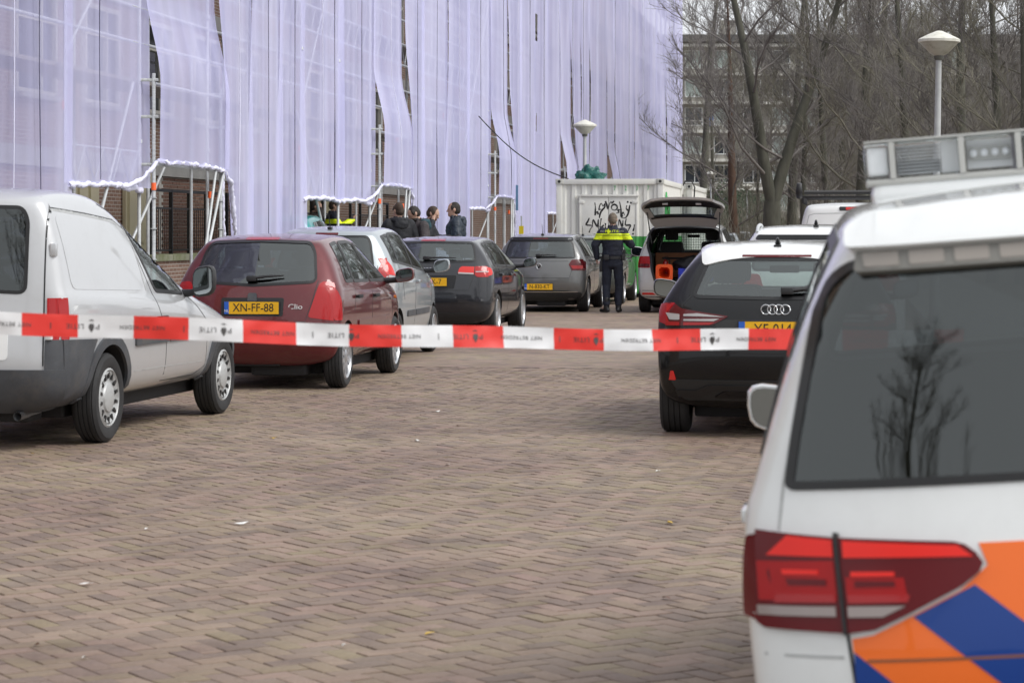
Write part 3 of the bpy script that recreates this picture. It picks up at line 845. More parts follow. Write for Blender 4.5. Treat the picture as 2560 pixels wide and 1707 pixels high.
def tree(kind, X, Y, label, rot=0.0, sc=1.0, lean=0.0, group='bare trees in the wood beyond the street'):
    t = thing('bare_tree', label, 'tree', (X, Y, 0), rot, group); t.scale = (sc, sc, sc); t.rotation_euler = (0, lean, rot)
    mesh_obj('trunk', TV[kind][0], t); mesh_obj('crown', TV[kind][1], t)
    return t
def px(x, Y): return (x - 1280) / 6000 * Y
for kind, x, Y, rot, sc, lean, lab in (
    ('forked', 1926, 92, 0.2, 1.05, .02, 'big forked bare tree behind the low white cab, thickest of the wood'),
    ('tall', 1976, 104, 1.0, .95, 0, 'straight bare tree next right of the big forked tree'),
    ('thin', 2012, 98, 2.0, 1.1, .01, 'slim bare tree just left of the white panel van'),
    ('red', 1846, 112, 4.4, .95, .12, 'leaning bare tree with reddish trunk beside the two far lamps'),
    ('thin', 1902, 116, 0.6, .8, -.02, 'thinnest bare tree left of the big forked one'),
    ('tall', 1750, 128, 2.5, 1.05, -.05, 'bare tree half hidden by the far corner of the netting'),
    ('thin', 1782, 150, 3.3, 1.1, .03, 'bare tree in front of the left windows of the apartment block'),
    ('bushy', 2085, 100, 1.2, 1.05, 0, 'bushy bare tree above the roof of the white panel van'),
    ('wide', 2160, 92, 5.0, 1.1, .03, 'broad bare tree left of the near street lamp'),
    ('bushy', 2270, 84, 2.2, 1.15, 0, 'dense bare tree close behind the near street lamp'),
    ('wide', 2390, 78, .4, .95, -.03, 'dense bare tree right of the near street lamp'),
    ('bushy', 2480, 72, 3.0, .98, .02, 'dark dense bare tree above the police light bar'),
    ('wide', 2555, 70, 1.4, .85, 0, 'bare tree cut by the right edge of the picture')):
    tree(kind, px(x, Y), Y, lab, rot, sc, lean)
rt = random.Random(17)
for i in range(26):
    Y = rt.uniform(108, 215); x = rt.uniform(2080, 2540)
    if x < 2000: Y = rt.uniform(150, 215)
    tree(rt.choice(['wide', 'bushy', 'tall', 'thin', 'bushy'] if x > 2000 else ['thin', 'tall']), px(x, Y), Y, 'bare tree deep in the wood behind the front row of trees', rt.uniform(0, 6), rt.uniform(.85, 1.2), rt.uniform(-.04, .04), group='bare trees deep in the wood')
for X, Y, k in ((16.5, 24, 'tall'), (12.5, 8, 'tall'), (14, -4, 'bushy'), (-14.9, -24, 'wide'), (-17.0, -27, 'tall')):
    tree(k, X, Y, 'bare street tree beside the pavement outside the picture', X, .9 if Y > -20 or X > 0 else 1.3, group='street trees near the camera')
# twiggy undergrowth and evergreen bushes
bm = bmesh.new()
for i in range(5200):
    Y = rt.uniform(100, 190); X = px(rt.uniform(1745, 2640), Y); h = rt.uniform(.6, 3.2) ; z = rt.uniform(0, 1.2)
    d = Vector((rt.uniform(-.6, .6), rt.uniform(-.6, .6), 1)); p = Vector((X, Y, z))
    tube(bm, [p, p + d * h * .5, p + d * h * .9 + Vector((rt.uniform(-.3, .3), 0, .1))], [.016, .011, .005], 3, cap=False)
o = obj('undergrowth', bm, M_twig2, None, True); o['kind'] = 'stuff'
M_leaf = mat('dark evergreen leaves', (0.020, 0.045, 0.018), .6, col2=(.05, .085, .035), vscale=1.6)
def bush(X, Y, w, h, label, n=2600):
    t = thing('evergreen_bush', label, 'bush', (X, Y, 0), 0, 'evergreen bushes under the bare trees')
    bm = bmesh.new()
    for i in range(n):
        a, c, r = rt.uniform(0, 6.3), rt.uniform(-.2, 1), rt.uniform(.55, 1) ** .5
        k = 1 + .35 * noise.noise(Vector((cos(a) * 2, sin(a) * 2, c * 2 + X)))
        p = Vector((cos(a) * sqrt(max(0, 1 - c * c)) * w * r * k, sin(a) * sqrt(max(0, 1 - c * c)) * w * r * k, h * .5 + c * h * .5 * r * k))
        u = Vector((rt.uniform(-1, 1), rt.uniform(-1, 1), rt.uniform(-1, 1))).normalized(); v = u.orthogonal().normalized()
        q = rt.uniform(.05, .11)
        bm.faces.new([bm.verts.new(p + u * q), bm.verts.new(p + v * q * .6), bm.verts.new(p - u * q), bm.verts.new(p - v * q * .6)])
    obj('foliage', bm, M_leaf, t)
    bm = bmesh.new()
    for k in range(6): tube(bm, [(0, 0, 0), (rt.uniform(-.3, .3) * w, rt.uniform(-.3, .3) * w, h * .45), (rt.uniform(-.7, .7) * w, rt.uniform(-.7, .7) * w, h * .85)], [.05, .03, .012], 5)
    obj('stem', bm, M_bark, t)
for x, Y, w, h, lab in ((1822, 152, 2.2, 4.6, 'dark evergreen bush left of the leaning reddish tree'), (1886, 156, 2.0, 3.9, 'dark evergreen bush between reddish tree and forked tree'), (1800, 160, 2.2, 4.0, 'dark bush behind the raised tailgate'),
                        (1955, 150, 1.6, 2.2, 'low evergreen bush right of the forked tree')):
    bush(px(x, Y), Y, w, h, lab)

# ------------------------------------------------------------------ street lamps
M_lampw = mat('weathered white lamp cap', (0.66, 0.65, 0.58), .5, grime=((.22, .21, .15), .6, 8))
M_lens = mat('frosted lamp bowl', (0.44, 0.43, 0.37), .35, grime=((.14, .14, .09), .9, 7))
M_post = mat('grey lamp post', (0.40, 0.41, 0.41), .5, var=.12, vscale=6)
def lamp(x, y, htop, label, lean=0.0):
    t = thing('street_lamp', label, 'street lamp', (x, y, .12), 0, 'mushroom shaped street lamps'); t.rotation_euler = (0, lean, 0)
    h = htop - .12
    bm = bmesh.new(); tube(bm, [(0, 0, 0), (0, 0, 1.0), (0, 0, 1.02), (0, 0, h - .42)], [.075, .072, .058, .042], 14); obj('post', bm, M_post, t, True, 40)
    bm = bmesh.new(); lathe(bm, [(0, h - .44), (.06, h - .44), (.075, h - .40), (.07, h - .37), (0, h - .36)], 20); obj('collar', bm, mat('dark lamp collar', (.10, .10, .085), .6), t, True, 40)
    bm = bmesh.new(); lathe(bm, [(.07, h - .375), (.13, h - .34), (.29, h - .175), (.292, h - .165)], 32); obj('bowl', bm, M_lens, t, True, 40)
    bm = bmesh.new(); lathe(bm, [(.285, h - .178), (.312, h - .172), (.314, h - .135), (.29, h - .12), (.16, h - .055), (.04, h - .004), (0, h)], 32); obj('cap', bm, M_lampw, t, True, 35)
    return t
def lamp_px(x, Y, ztop, label, lean=0.0): return lamp(px(x, Y), Y, ztop, label, lean)
lamp_px(2335, 35.8, 4.48, 'tall street lamp with white cap rising behind the police car, nearest of the lamps', .018)
lamp_px(1462, 62.5, 4.40, 'street lamp standing behind the white container against the netting')
lamp_px(1777, 124, 4.62, 'far street lamp just right of the netting corner')
lamp_px(1868, 146, 4.42, 'farthest street lamp in front of the leaning reddish tree')

# ------------------------------------------------------------------ site containers
M_cw = mat('container white', (0.70, 0.70, 0.66), .5, grime=((.30, .24, .15), .35, 3), var=.05)
M_cg = mat('container green', (0.045, 0.27, 0.055), .5, grime=((.05, .12, .05), .4, 3), var=.08)
M_cast = mat('dirty corner casting', (0.50, 0.50, 0.46), .6, var=.2)
def container(label, s, t0, two_tone, front=True, L=6.06, W=2.44, z0=.08):
    c = thing('site_container', label, 'container', S(s, t0 + W / 2, z0), STREET_ROT, 'site containers in the parking lane')
    Hc = 2.60; zs = 1.30
    def corr(bm, length, M, z0, z1, mi=0):
        pts = []; x = .0; per = .235; up = False
        while x < length - 1e-3:
            pts += [(x, 0), (min(length, x + .075), 0), (min(length, x + .115), .035), (min(length, x + .195), .035)]; x += per
        pts.append((length, 0)); q = [p for i, p in enumerate(pts) if i == 0 or p[0] > pts[i - 1][0] + 1e-5]
        for a, b in zip(q, q[1:]):
            f = bm.faces.new([bm.verts.new(M @ Vector((a[0], a[1], z0))), bm.verts.new(M @ Vector((b[0], b[1], z0))), bm.verts.new(M @ Vector((b[0], b[1], z1))), bm.verts.new(M @ Vector((a[0], a[1], z1)))])
    for nm, za, zb_, m in (('lower_panel', .12, zs, M_cg if two_tone else M_cw), ('upper_panel', zs, Hc - .12, M_cw)):
        bm = bmesh.new()
        corr(bm, W - .24, Matrix.Translation((-W / 2 + .12, .03, 0)), za, zb_)
        corr(bm, L - .24, Matrix.Translation((W / 2 - .03, .12, 0)) @ Matrix.Rotation(pi / 2, 4, 'Z'), za, zb_)
        corr(bm, L - .24, Matrix.Translation((-W / 2 + .03, L - .12, 0)) @ Matrix.Rotation(-pi / 2, 4, 'Z'), za, zb_)
        corr(bm, W - .24, Matrix.Translation((W / 2 - .12, L - .03, 0)) @ Matrix.Rotation(pi, 4, 'Z'), za, zb_)
        obj(nm, bm, m, c)
    bm = bmesh.new(); bx(bm, (0, L / 2, Hc - .02), (W - .1, L - .1, .03)); obj('roof', bm, M_cw, c)
    for sx in (1, -1):
        for yy in (.06, L - .06):
            for za, zb_, m in ((.1, zs, M_cg if two_tone else M_cw), (zs + .001, Hc - .1, M_cw)):
                bm = bmesh.new(); bx(bm, (sx * (W / 2 - .065), yy, (za + zb_) / 2), (.13, .12, zb_ - za), None, .012); obj('corner_post', bm, m, c, True, 40)
            for zz in (.06, Hc - .055):
                bm = bmesh.new(); bx(bm, (sx * (W / 2 - .07), yy, zz), (.17, .17, .12), None, .015)
                lathe(bm, [(.034, .0), (0, 0)], 14, Matrix.Translation((sx * (W / 2 - .07), yy - .0865 if yy < 1 else yy + .0865, zz)) @ Matrix.Rotation(pi / 2, 4, 'X'), mi=1)
                obj('corner_casting', bm, [M_cast, M_seal], c, True, 40)
    for yy in (.04, L - .04):
        for zz, m in ((Hc - .06, M_cw), (.07, M_cg if two_tone else M_cw)):
            bm = bmesh.new(); bx(bm, (0, yy, zz), (W - .3, .09, .12), None, .01); obj('end_rail', bm, m, c, True, 40)
    for sx in (1, -1):
        for zz, m in ((Hc - .06, M_cw), (.07, M_cg if two_tone else M_cw)):
            bm = bmesh.new(); bx(bm, (sx * (W / 2 - .045), L / 2, zz), (.08, L - .3, .12), None, .01); obj('side_rail', bm, m, c, True, 40)
    return c
con = container('white over green site container with black graffiti on its doors', 54.2, -6.66, True)
# double doors: a frame, a header and two flat leaves, green below
for nm, a, b, za, zb_, m, pr in (('door_leaf', .57, 1.19, 1.302, 2.20, M_cw, .0), ('door_leaf', 1.20, 1.82, 1.302, 2.20, M_cw, .0), ('door_leaf', .57, 1.19, .16, 1.30, M_cg, .0), ('door_leaf', 1.20, 1.82, .16, 1.30, M_cg, .0)):
    bm = bmesh.new(); bx(bm, ((a + b) / 2 - 1.22, -.002, (za + zb_) / 2), (b - a, .03, zb_ - za), None, .006)
    if m is M_cg:
        for (pa, pb) in ((.25, .62), (.70, 1.02)):
            for zz in (pa, pb): bx(bm, ((a + b) / 2 - 1.22, -.02, zz), (b - a - .16, .02, .03))
            for xx in (a + .09, b - .09): bx(bm, (xx - 1.22, -.021, (pa + pb) / 2), (.03, .02, pb - pa - .03))
    obj(nm, bm, m, con, True, 40)
bm = bmesh.new(); bx(bm, (-.025, -.012, 2.225), (1.40, .07, .045), None, .006); obj('door_header', bm, M_cw, con, True, 40)
for xx in (.55, 1.84):
    for za, zb_, m in ((.14, 1.30, M_cg), (1.302, 2.2, M_cw)):
        bm = bmesh.new(); bx(bm, (xx - 1.22, -.006, (za + zb_) / 2), (.04, .05, zb_ - za), None, .006); obj('door_frame', bm, m, con, True, 40)
    for zz in (2.08, 1.0):
        bm = bmesh.new(); bx(bm, (xx - 1.22 + (.03 if xx < 1 else -.03), -.025, zz), (.12, .03, .07), None, .008); obj('hinge', bm, M_cw if zz > 1.3 else M_cg, con, True, 40)
bm = bmesh.new(); bx(bm, (.42, -.03, 1.02), (.30, .05, .06), None, .01); obj('door_bar', bm, M_cg, con, True, 40)
Mt = Matrix.Rotation(pi / 2, 4, 'X')
M_num = mat('green number', (.05, .38, .10), .5)
for ch, u in zip('7237', (1.335, 1.585, 1.84, 2.095)): text_obj('number', ch, .15, M_num, con, Matrix.Translation((u - 1.22, .022, 2.385)) @ Mt, .003, sx=.62)
def g2l(x, y): return Vector(((x - 605) / 985 * 2.44 - 1.22, -.021, 1.48 - ((y / 3.675 + 420) - 580) / 110 - .10))
def circ(x, y, rx, ry): return [(x + rx * cos(a), y + ry * sin(a)) for a in [i * 2 * pi / 14 for i in range(15)]]
strokes = [[(963, 312), (968, 360), (966, 428)], [(966, 425), (985, 392), (994, 420)], [(1000, 378), (1008, 338), (1024, 318), (1038, 345), (1052, 322), (1054, 352), (1030, 380), (1012, 412), (1005, 452)], [(1000, 378), (1020, 372)],
           [(1060, 297), (1074, 335), (1083, 368), (1096, 325), (1112, 304), (1120, 316), (1138, 298)], circ(1142, 355, 27, 26), [(1158, 407), (1184, 402), (1176, 378), (1196, 380)],
           [(1190, 303), (1203, 372), (1205, 440), (1222, 398), (1236, 428)], [(1256, 338), (1252, 368), (1276, 384)], [(1284, 334), (1276, 384), (1262, 428), (1238, 452), (1208, 448), (1222, 432)], circ(1264, 308, 3, 3), circ(1293, 316, 3, 3),
           [(912, 452), (898, 482), (884, 514), (938, 522), (922, 552), (910, 585)], [(940, 540), (948, 468), (986, 532), (996, 462), (998, 562)], [(1022, 456), (1012, 540), (1046, 516)], [(1060, 500), (1062, 548)],
           [(1120, 540), (1128, 480), (1150, 540), (1156, 476)], [(1178, 524), (1188, 466), (1214, 532), (1222, 472)], [(1252, 458), (1244, 514), (1290, 518), (1276, 552), (1260, 592)], [(1326, 512), (1322, 545), (1314, 572)], circ(1313, 599, 3, 3)]
for st in strokes:
    P = [g2l(*p) for p in st]; Q = []
    for i in range(len(P) - 1):
        p0, p1, p2, p3 = P[max(0, i - 1)], P[i], P[i + 1], P[min(len(P) - 1, i + 2)]
        for k in range(4):
            u = k / 4; Q.append(.5 * ((2 * p1) + (p2 - p0) * u + (2 * p0 - 5 * p1 + 4 * p2 - p3) * u * u + (3 * p1 - p0 - 3 * p2 + p3) * u ** 3))
    Q.append(P[-1]); bm = bmesh.new()
    tube(bm, Q, [.017 + .007 * sin(2.2 * i / len(Q) * pi + len(st)) for i in range(len(Q))], 6)
    for v in bm.verts: v.co.y = -.0185 + (v.co.y + .021) * .12
    obj('graffiti_stroke', bm, M_ink, con, True)
for st in ([(.5, 1.7), (.8, 2.3), (1.0, 1.75)], [(.9, 1.8), (1.05, 2.2), (1.3, 1.7), (1.35, 2.1)], [(1.7, 1.6), (1.75, 2.0)]):
    bm = bmesh.new(); tube(bm, [(W_ + 0, y, z) for W_, y, z in [(1.226, a, b) for a, b in st]], .02, 6); obj('graffiti_stroke', bm, M_num, con)
con2 = container('second white site container behind the graffitied one', 60.8, -6.45, False)
bm = bmesh.new(); bx(bm, (0, 0, .11), (.25, .22, .22), None, .02); lathe(bm, [(.07, 0), (.05, .01), (0, .012)], 14, Matrix.Translation((0, -.115, .12)) @ Mt, mi=1)
tube(bm, [(.10, 0, .2), (.18, 0, .34), (.34, 0, .36), (.42, 0, .18), (.40, 0, -.1)], .02, 6, mi=1)
o = obj('junction_box', bm, [M_cw, M_ink], None, True, 40, loc=S(60.7, -4.35, 2.42)); tag(o, 'small white box with black cable on the corner of second container', 'junction box')
bm = bmesh.new(); bmesh.ops.create_icosphere(bm, subdivisions=4, radius=1)
for v in bm.verts:
    p = v.co.copy(); k = 1 + .45 * noise.noise(p * 2.2) + .25 * abs(noise.noise(p * 6)); v.co = Vector((p.x * .30 * k, p.y * .25 * k, max(0, p.z * .24 * k + .06)))
o = obj('tarpaulin', bm, mat('dark green tarpaulin', (0.012, 0.10, 0.085), .35, var=.2, vscale=9), None, False, loc=S(55.2, -6.0, 2.67)); tag(o, 'crumpled dark green tarpaulin on top of the white container', 'tarpaulin')
# ------------------------------------------------------------------ vehicles
def glass_mat(name, tint, ior=2.1):
    m = bpy.data.materials.new(name); m.use_nodes = True
    nt = m.node_tree; nt.nodes.clear()
    out = nt.nodes.new('ShaderNodeOutputMaterial'); mx = nt.nodes.new('ShaderNodeMixShader')
    tr = nt.nodes.new('ShaderNodeBsdfTransparent'); tr.inputs[0].default_value = (*tint, 1)
    gl = nt.nodes.new('ShaderNodeBsdfGlossy'); gl.inputs['Color'].default_value = (0.95, 1.0, 0.99, 1); gl.inputs['Roughness'].default_value = 0.015
    fr = nt.nodes.new('ShaderNodeFresnel'); geo = nt.nodes.new('ShaderNodeNewGeometry'); mr = nt.nodes.new('ShaderNodeMapRange')   # same reflection from inside and outside
    mr.inputs['To Min'].default_value = ior; mr.inputs['To Max'].default_value = 1 / ior
    nt.links.new(geo.outputs['Backfacing'], mr.inputs['Value']); nt.links.new(mr.outputs[0], fr.inputs['IOR'])
    nt.links.new(fr.outputs[0], mx.inputs[0]); nt.links.new(tr.outputs[0], mx.inputs[1]); nt.links.new(gl.outputs[0], mx.inputs[2])
    nt.links.new(mx.outputs[0], out.inputs['Surface'])
    return m
G_clear = glass_mat('car window glass', (0.55, 0.63, 0.61))
G_tint = glass_mat('tinted car window glass', (0.16, 0.19, 0.19))
G_dark = glass_mat('privacy car window glass', (0.05, 0.055, 0.06), 1.85)
M_seat = mat('grey seat fabric', (0.035, 0.036, 0.04), 0.9)
M_inner = mat('dark cabin plastic', (0.02, 0.02, 0.022), 0.8)
M_mirror = mat('mirror glass', (0.36, 0.39, 0.40), 0.03, metal=1.0)

def wheel_meshes(R, rr, w, style):
    bm = bmesh.new()
    prof = [(rr, -w / 2 + .015), (rr + .03, -w / 2), (R - .03, -w / 2 + .002), (R - .006, -w / 2 + .022)]
    nt_ = 4
    for i in range(nt_):                                        # tread ribs with grooves
        z0 = -w / 2 + .028 + i * (w - .056) / nt_; z1 = z0 + (w - .056) / nt_
        prof += [(R, z0 + .003), (R, z1 - .006), (R - .009, z1 - .004), (R - .009, z1)]
    prof += [(R - .006, w / 2 - .022), (R - .03, w / 2 - .002), (rr + .03, w / 2), (rr, w / 2 - .015)]
    lathe(bm, prof, 40)
    tyre = bpy.data.meshes.new('wheel'); bm.to_mesh(tyre); bm.free(); tyre.materials.append(M_rubber); shade(tyre, 35)
    bm = bmesh.new(); h = w / 2
    lathe(bm, [(rr + .004, h - .012), (rr - .008, h - .004), (rr - .02, h - .02), (rr - .025, -h + .03)], 40)     # rim lip and barrel
    lathe(bm, [(rr - .025, h - .10), (0, h - .10)], 40, mi=1)                                                    # dark inside
    if style == 'cover':
        lathe(bm, [(rr - .02, h - .016), (rr * .86, h - .008), (rr * .70, h - .028), (rr * .52, h - .018), (rr * .48, h - .006), (rr * .3, h + .004), (0, h + .008)], 40)
        for k in range(14):
            a = 2 * pi * k / 14
            bx(bm, (cos(a) * rr * .77, sin(a) * rr * .77, h - .014), (.045, .022, .012), a, mi=1)
    else:
        n = {'spoke5': 5, 'spoke7': 7, 'spoke10': 10, 'spoke9': 9}[style]
        lathe(bm, [(.075, h - .05), (.075, h - .022), (.05, h - .012), (0, h - .010)], 20)
        wd = {5: .085, 7: .055, 10: .034, 9: .04}[n]
        for k in range(n):
            a = 2 * pi * k / n; M = Matrix.Rotation(a, 4, 'Z')
            ln = rr - .075
            r = bmesh.ops.create_cube(bm, size=1.0)['verts']
            for v in r:
                out = v.co.x > 0
                v.co = M @ Vector((.06 + (ln if out else 0), v.co.y * wd * (1.35 if out else 1.0), h - .045 + (.015 if out else .012) + v.co.z * (.03 if not out else .022)))
    rim = bpy.data.meshes.new('rim'); bm.to_mesh(rim); bm.free()
    return tyre, rim

def section(sp, d, k, ns):
    """right half of the cross-section at distance d from the tail: list of (x, z), bottom centre to top centre"""
    W2 = sp['W'] / 2; L = sp['L']; zt = interp(sp['top'], d); zb = sp['zb']
    u = d / L
    pl = interp(sp.get('plan', [(0, .945), (.08, .975), (.25, 1), (.7, 1), (.88, .955), (1, .84)]), u)
    w = W2 * pl
    belt = interp([(0, sp['belt'][0]), (sp['cowl'], sp['belt'][1]), (L, sp['belt'][1] - .25)], d)
    belt = min(belt, zt - .07)
    g = max(0.0, min(1.0, (zt - belt - .07) / .28))            # 1 where there is a cabin
    wr = sp['wr'] * interp([(0, .955), (.1, .975), (.3, 1), (.5, .99), (.62, .93), (1, .9)], u)
    wr = lerp(w * .90, wr, g)
    zm = lerp(zb + .26, belt, .62)
    P = [(0, zb), (.80 * w, zb), (.955 * w, zb + .09), (w * .995, zb + .24), (w, zm), (.992 * w, lerp(zm, belt, .72)), (.962 * w, belt)]
    hz = zt - belt
    P.append((lerp(.962 * w, wr, .5) + .012 * g, belt + hz * lerp(.3, .48, g)))
    P.append((wr + .004, belt + hz * lerp(.6, .86, g)))
    P.append((wr - lerp(.05, .045, g), belt + hz * lerp(.8, .965, g)))
    P.append((.60 * wr, zt - lerp(.008, .004, g)))
    P.append((0, zt + .012))
    return P

def car_cage(sp):
    L, W2 = sp['L'], sp['W'] / 2
    sp['cowl'] = sp['top'][sp['icowl']][0]
    d0 = sp['top'][0][0]; db = sp['top'][sp['iws']][0] * .75
    rear = lambda z: interp(sp['rear'], z)
    front = sp.get('front', [(sp['zb'], .12), (.35, .02), (.55, 0), (.7, .03), (.95, .10)])
    cr = sp.get('cr', .13)
    ds = [p[0] for p in sp['top']]
    bm = bmesh.new(); cl = bm.edges.layers.float.new('crease_edge')
    rows = []                                                   # rows[k][j] = (x, y, z)
    dl = ds[-1]
    for k, d in enumerate(ds):
        row = []
        for j, (x, z) in enumerate(section(sp, d, k, len(ds))):
            f = max(0.0, 1 - (d - d0) / (db - d0))
            sh = (rear(z) + cr * (abs(x) / W2) ** 2 * (1 if j < 10 else .6) - d0) * f
            ff = max(0.0, (d - sp['cowl']) / (dl - sp['cowl']))
            fr = (L - interp(front, z) - .10 - dl) * ff
            row.append((x, d + sh + fr, z))
        rows.append(row)
    V = {}
    def vert(key, p):
        if key not in V: V[key] = bm.verts.new((p[0], p[1] + sp['y0'], p[2]))
        return V[key]
    NJ = 12
    def vk(k, j, s):
        x, y, z = rows[k][j]
        return vert((k, j, 0 if j in (0, NJ - 1) else s), (x * s, y, z))
    for s in (1, -1):
        for k in range(len(ds) - 1):
            for j in range(NJ - 1):
                a, b, c, d = vk(k, j, s), vk(k + 1, j, s), vk(k + 1, j + 1, s), vk(k, j + 1, s)
                bm.faces.new((a, b, c, d) if s > 0 else (d, c, b, a))
        for end in (0, len(ds) - 1):                            # tail and nose patches: 8 rows x 3 columns
            fn = (lambda z: rear(z)) if end == 0 else (lambda z: L - interp(front, z))
            sg = 1 if end == 0 else -1
            def g(r, c):
                if c == 0: return vk(end, r + 2, s)
                if r == 0: return vk(end, 2 - c, s)
                if r == 7: return vk(end, 9 + c, s)
                x, y, z = rows[end][r + 2]
                z1 = lerp(z, z, 1)
                xx = x * (.60 if c == 1 else 0); yy = fn(z1) + sg * cr * (.10 if c == 1 else 0)
                return vert((('R', 'F')[end > 0], r, c, 0 if c == 2 else s), (xx * s, yy, z1))
            for r in range(7):
                for c in range(2):
                    q = (g(r, c), g(r, c + 1), g(r + 1, c + 1), g(r + 1, c))
                    flip = (s > 0) == (end == 0)
                    bm.faces.new(q if not flip else tuple(reversed(q)))
    bmesh.ops.recalc_face_normals(bm, faces=bm.faces)
    for k in range(len(ds) - 1):
        for s in (1, -1):
            for j, cv in ((6, .45), (9, .25)):
                e = bm.edges.get((vk(k, j, s), vk(k + 1, j, s)))
                if e: e[cl] = cv
    return bm

class Car:
    def __init__(self, name, sp, label, cat, s, t, body_mat, z=0.0, rot=STREET_ROT, group=None, roll=0.0, detail=True, level=2, cavity=True):
        self.sp = sp; sp['L'] = sp['wb'] + sp['ro'] + sp['fo']; sp['y0'] = -(sp['wb'] / 2 + sp['ro'])
        self.root = thing(name, label, cat, S(s, t, z), rot, group)
        if roll: self.root.rotation_euler = (0, roll, rot)
        bm = car_cage(sp)
        me = bpy.data.meshes.new('body'); bm.to_mesh(me); bm.free()
        tmp = bpy.data.objects.new('tmp', me); C.objects.link(tmp)
        md = tmp.modifiers.new('s', 'SUBSURF'); md.levels = level; md.render_levels = level
        me = evaluated(tmp)
        self.bvh = BVHTree.FromPolygons([v.co.copy() for v in me.vertices], [tuple(p.vertices) for p in me.polygons])
        self.me = me; self.body_mat = body_mat; self.cuts = []; self.cavity = cavity
        self.body = bpy.data.objects.new('body', me); C.objects.link(self.body); self.body.parent = self.root
        me.materials.append(body_mat); me.materials.append(M_inner); shade(me)
    # --- projection on the body
    def hit(self, a, b, view):
        y0 = self.sp['y0']
        if view == 'rear': o, d = Vector((a, -20, b)), Vector((0, 1, 0))
        elif view == 'front': o, d = Vector((a, 20, b)), Vector((0, -1, 0))
        elif view == 'right': o, d = Vector((20, a + y0, b)), Vector((-1, 0, 0))
        elif view == 'left': o, d = Vector((-20, a + y0, b)), Vector((1, 0, 0))
        else: o, d = Vector((a, b + y0, 20)), Vector((0, 0, -1))
        p, n, i, dist = self.bvh.ray_cast(o, d)
        if view == 'rear':                                      # stop where the corner turns into the side
            lim = y0 + interp(self.sp['rear'], b) + self.sp.get('wrap', .16)
            bad = lambda q: q is None or q.y > lim
        else: bad = lambda q: q is None
        if view in ('rear', 'front') and bad(p):
            lo, hi = 0.0, a
            for _ in range(14):
                md = (lo + hi) / 2; o.x = md
                if bad(self.bvh.ray_cast(o, d)[0]): hi = md
                else: lo = md
            o.x = lo * .999; p, n, i, dist = self.bvh.ray_cast(o, d)
        if p is None:
            q = {'rear': Vector((a, y0 + .3, b)), 'front': Vector((a, y0 + self.sp['L'] - .3, b)), 'right': Vector((self.sp['W'] / 2, a + y0, b)),
                 'left': Vector((-self.sp['W'] / 2, a + y0, b)), 'top': Vector((a, b + y0, self.sp['top'][3][1]))}[view]
            p, n, i, dist = self.bvh.find_nearest(q)
            if n.dot(-d) < 0: n = n
        return p, n
    def panel(self, name, poly, view, m, off=.004, grid=.05, depth=.006, parent=None, mi=None, ring=None, strip=None):
        """patch of the body's skin bounded by poly, set off it; ring = inner polygon makes it a frame; strip = second edge of a band"""
        bm = bmesh.new()
        vs = [bm.verts.new((a, b, 0)) for a, b in poly]
        if strip:
            wi = [bm.verts.new((a, b, 0)) for a, b in strip]; ring = strip
            for i in range(len(vs) - 1): bm.faces.new((vs[i], vs[i + 1], wi[i + 1], wi[i]))
        elif ring:
            wi = [bm.verts.new((a, b, 0)) for a, b in ring]
            for i in range(len(vs)):
                k = (i + 1) % len(vs); bm.faces.new((vs[i], vs[k], wi[k], wi[i]))
        else:
            bm.faces.new(vs); bmesh.ops.triangulate(bm, faces=bm.faces[:])
        if grid:
            for ax in (0, 1):
                lo = min(p[ax] for p in poly); hi = max(p[ax] for p in poly)
                n = max(1, int((hi - lo) / grid)); 
                for i in range(1, n):
                    co = [0, 0, 0]; co[ax] = lo + (hi - lo) * i / n; no = [0, 0, 0]; no[ax] = 1
                    bmesh.ops.bisect_plane(bm, geom=bm.verts[:] + bm.edges[:] + bm.faces[:], plane_co=co, plane_no=no)
        if not ring: bmesh.ops.connect_verts_concave(bm, faces=bm.faces[:])
        bound = [e for e in bm.edges if e.is_boundary]
        low = {}
        for v in bm.verts[:]:
            p, n = self.hit(v.co.x, v.co.y, view)
            v.co = p + n * off; low[v] = p - n * depth
        sk = {}
        for e in bound:
            for v in e.verts:
                if v not in sk: sk[v] = bm.verts.new(low[v])
        for e in bound: bm.faces.new((e.verts[0], e.verts[1], sk[e.verts[1]], sk[e.verts[0]]))
        bmesh.ops.recalc_face_normals(bm, faces=bm.faces)
        # outward orientation
        bm.faces.ensure_lookup_table()
        acc = 0
        for f in bm.faces:
            if any(v in sk.values() for v in f.verts): continue
            p, n, i, dd = self.bvh.find_nearest(f.calc_center_median()); acc += f.normal.dot(n)
            if acc > 3 or acc < -3: break
        if acc < 0: bmesh.ops.reverse_faces(bm, faces=bm.faces)
        return obj(name, bm, m, parent or self.root, smooth=True, sharp=40)
    def both(self, name, poly, view, m, **k):
        """the same part on the right and on the left of the car"""
        if view == 'right': return [self.panel(name, poly, 'right', m, **k), self.panel(name, poly, 'left', m, **k)]
        return [self.panel(name, poly, view, m, **k), self.panel(name, [(-a, b) for a, b in poly], view, m, **k)]
    def seam(self, name, pts, view, w=.007, m=None, off=.0015, **k):
        """thin dark gap between panels along a line"""
        a, b = [], []
        for i, p in enumerate(pts):
            p = Vector(p); d = (Vector(pts[min(i + 1, len(pts) - 1)]) - Vector(pts[max(i - 1, 0)])).normalized()
            n = Vector((-d.y, d.x)) * w / 2
            a.append(tuple(p + n)); b.append(tuple(p - n))
        return self.panel(name, a, view, m or M_seal, off=off, depth=.002, strip=b, **k)
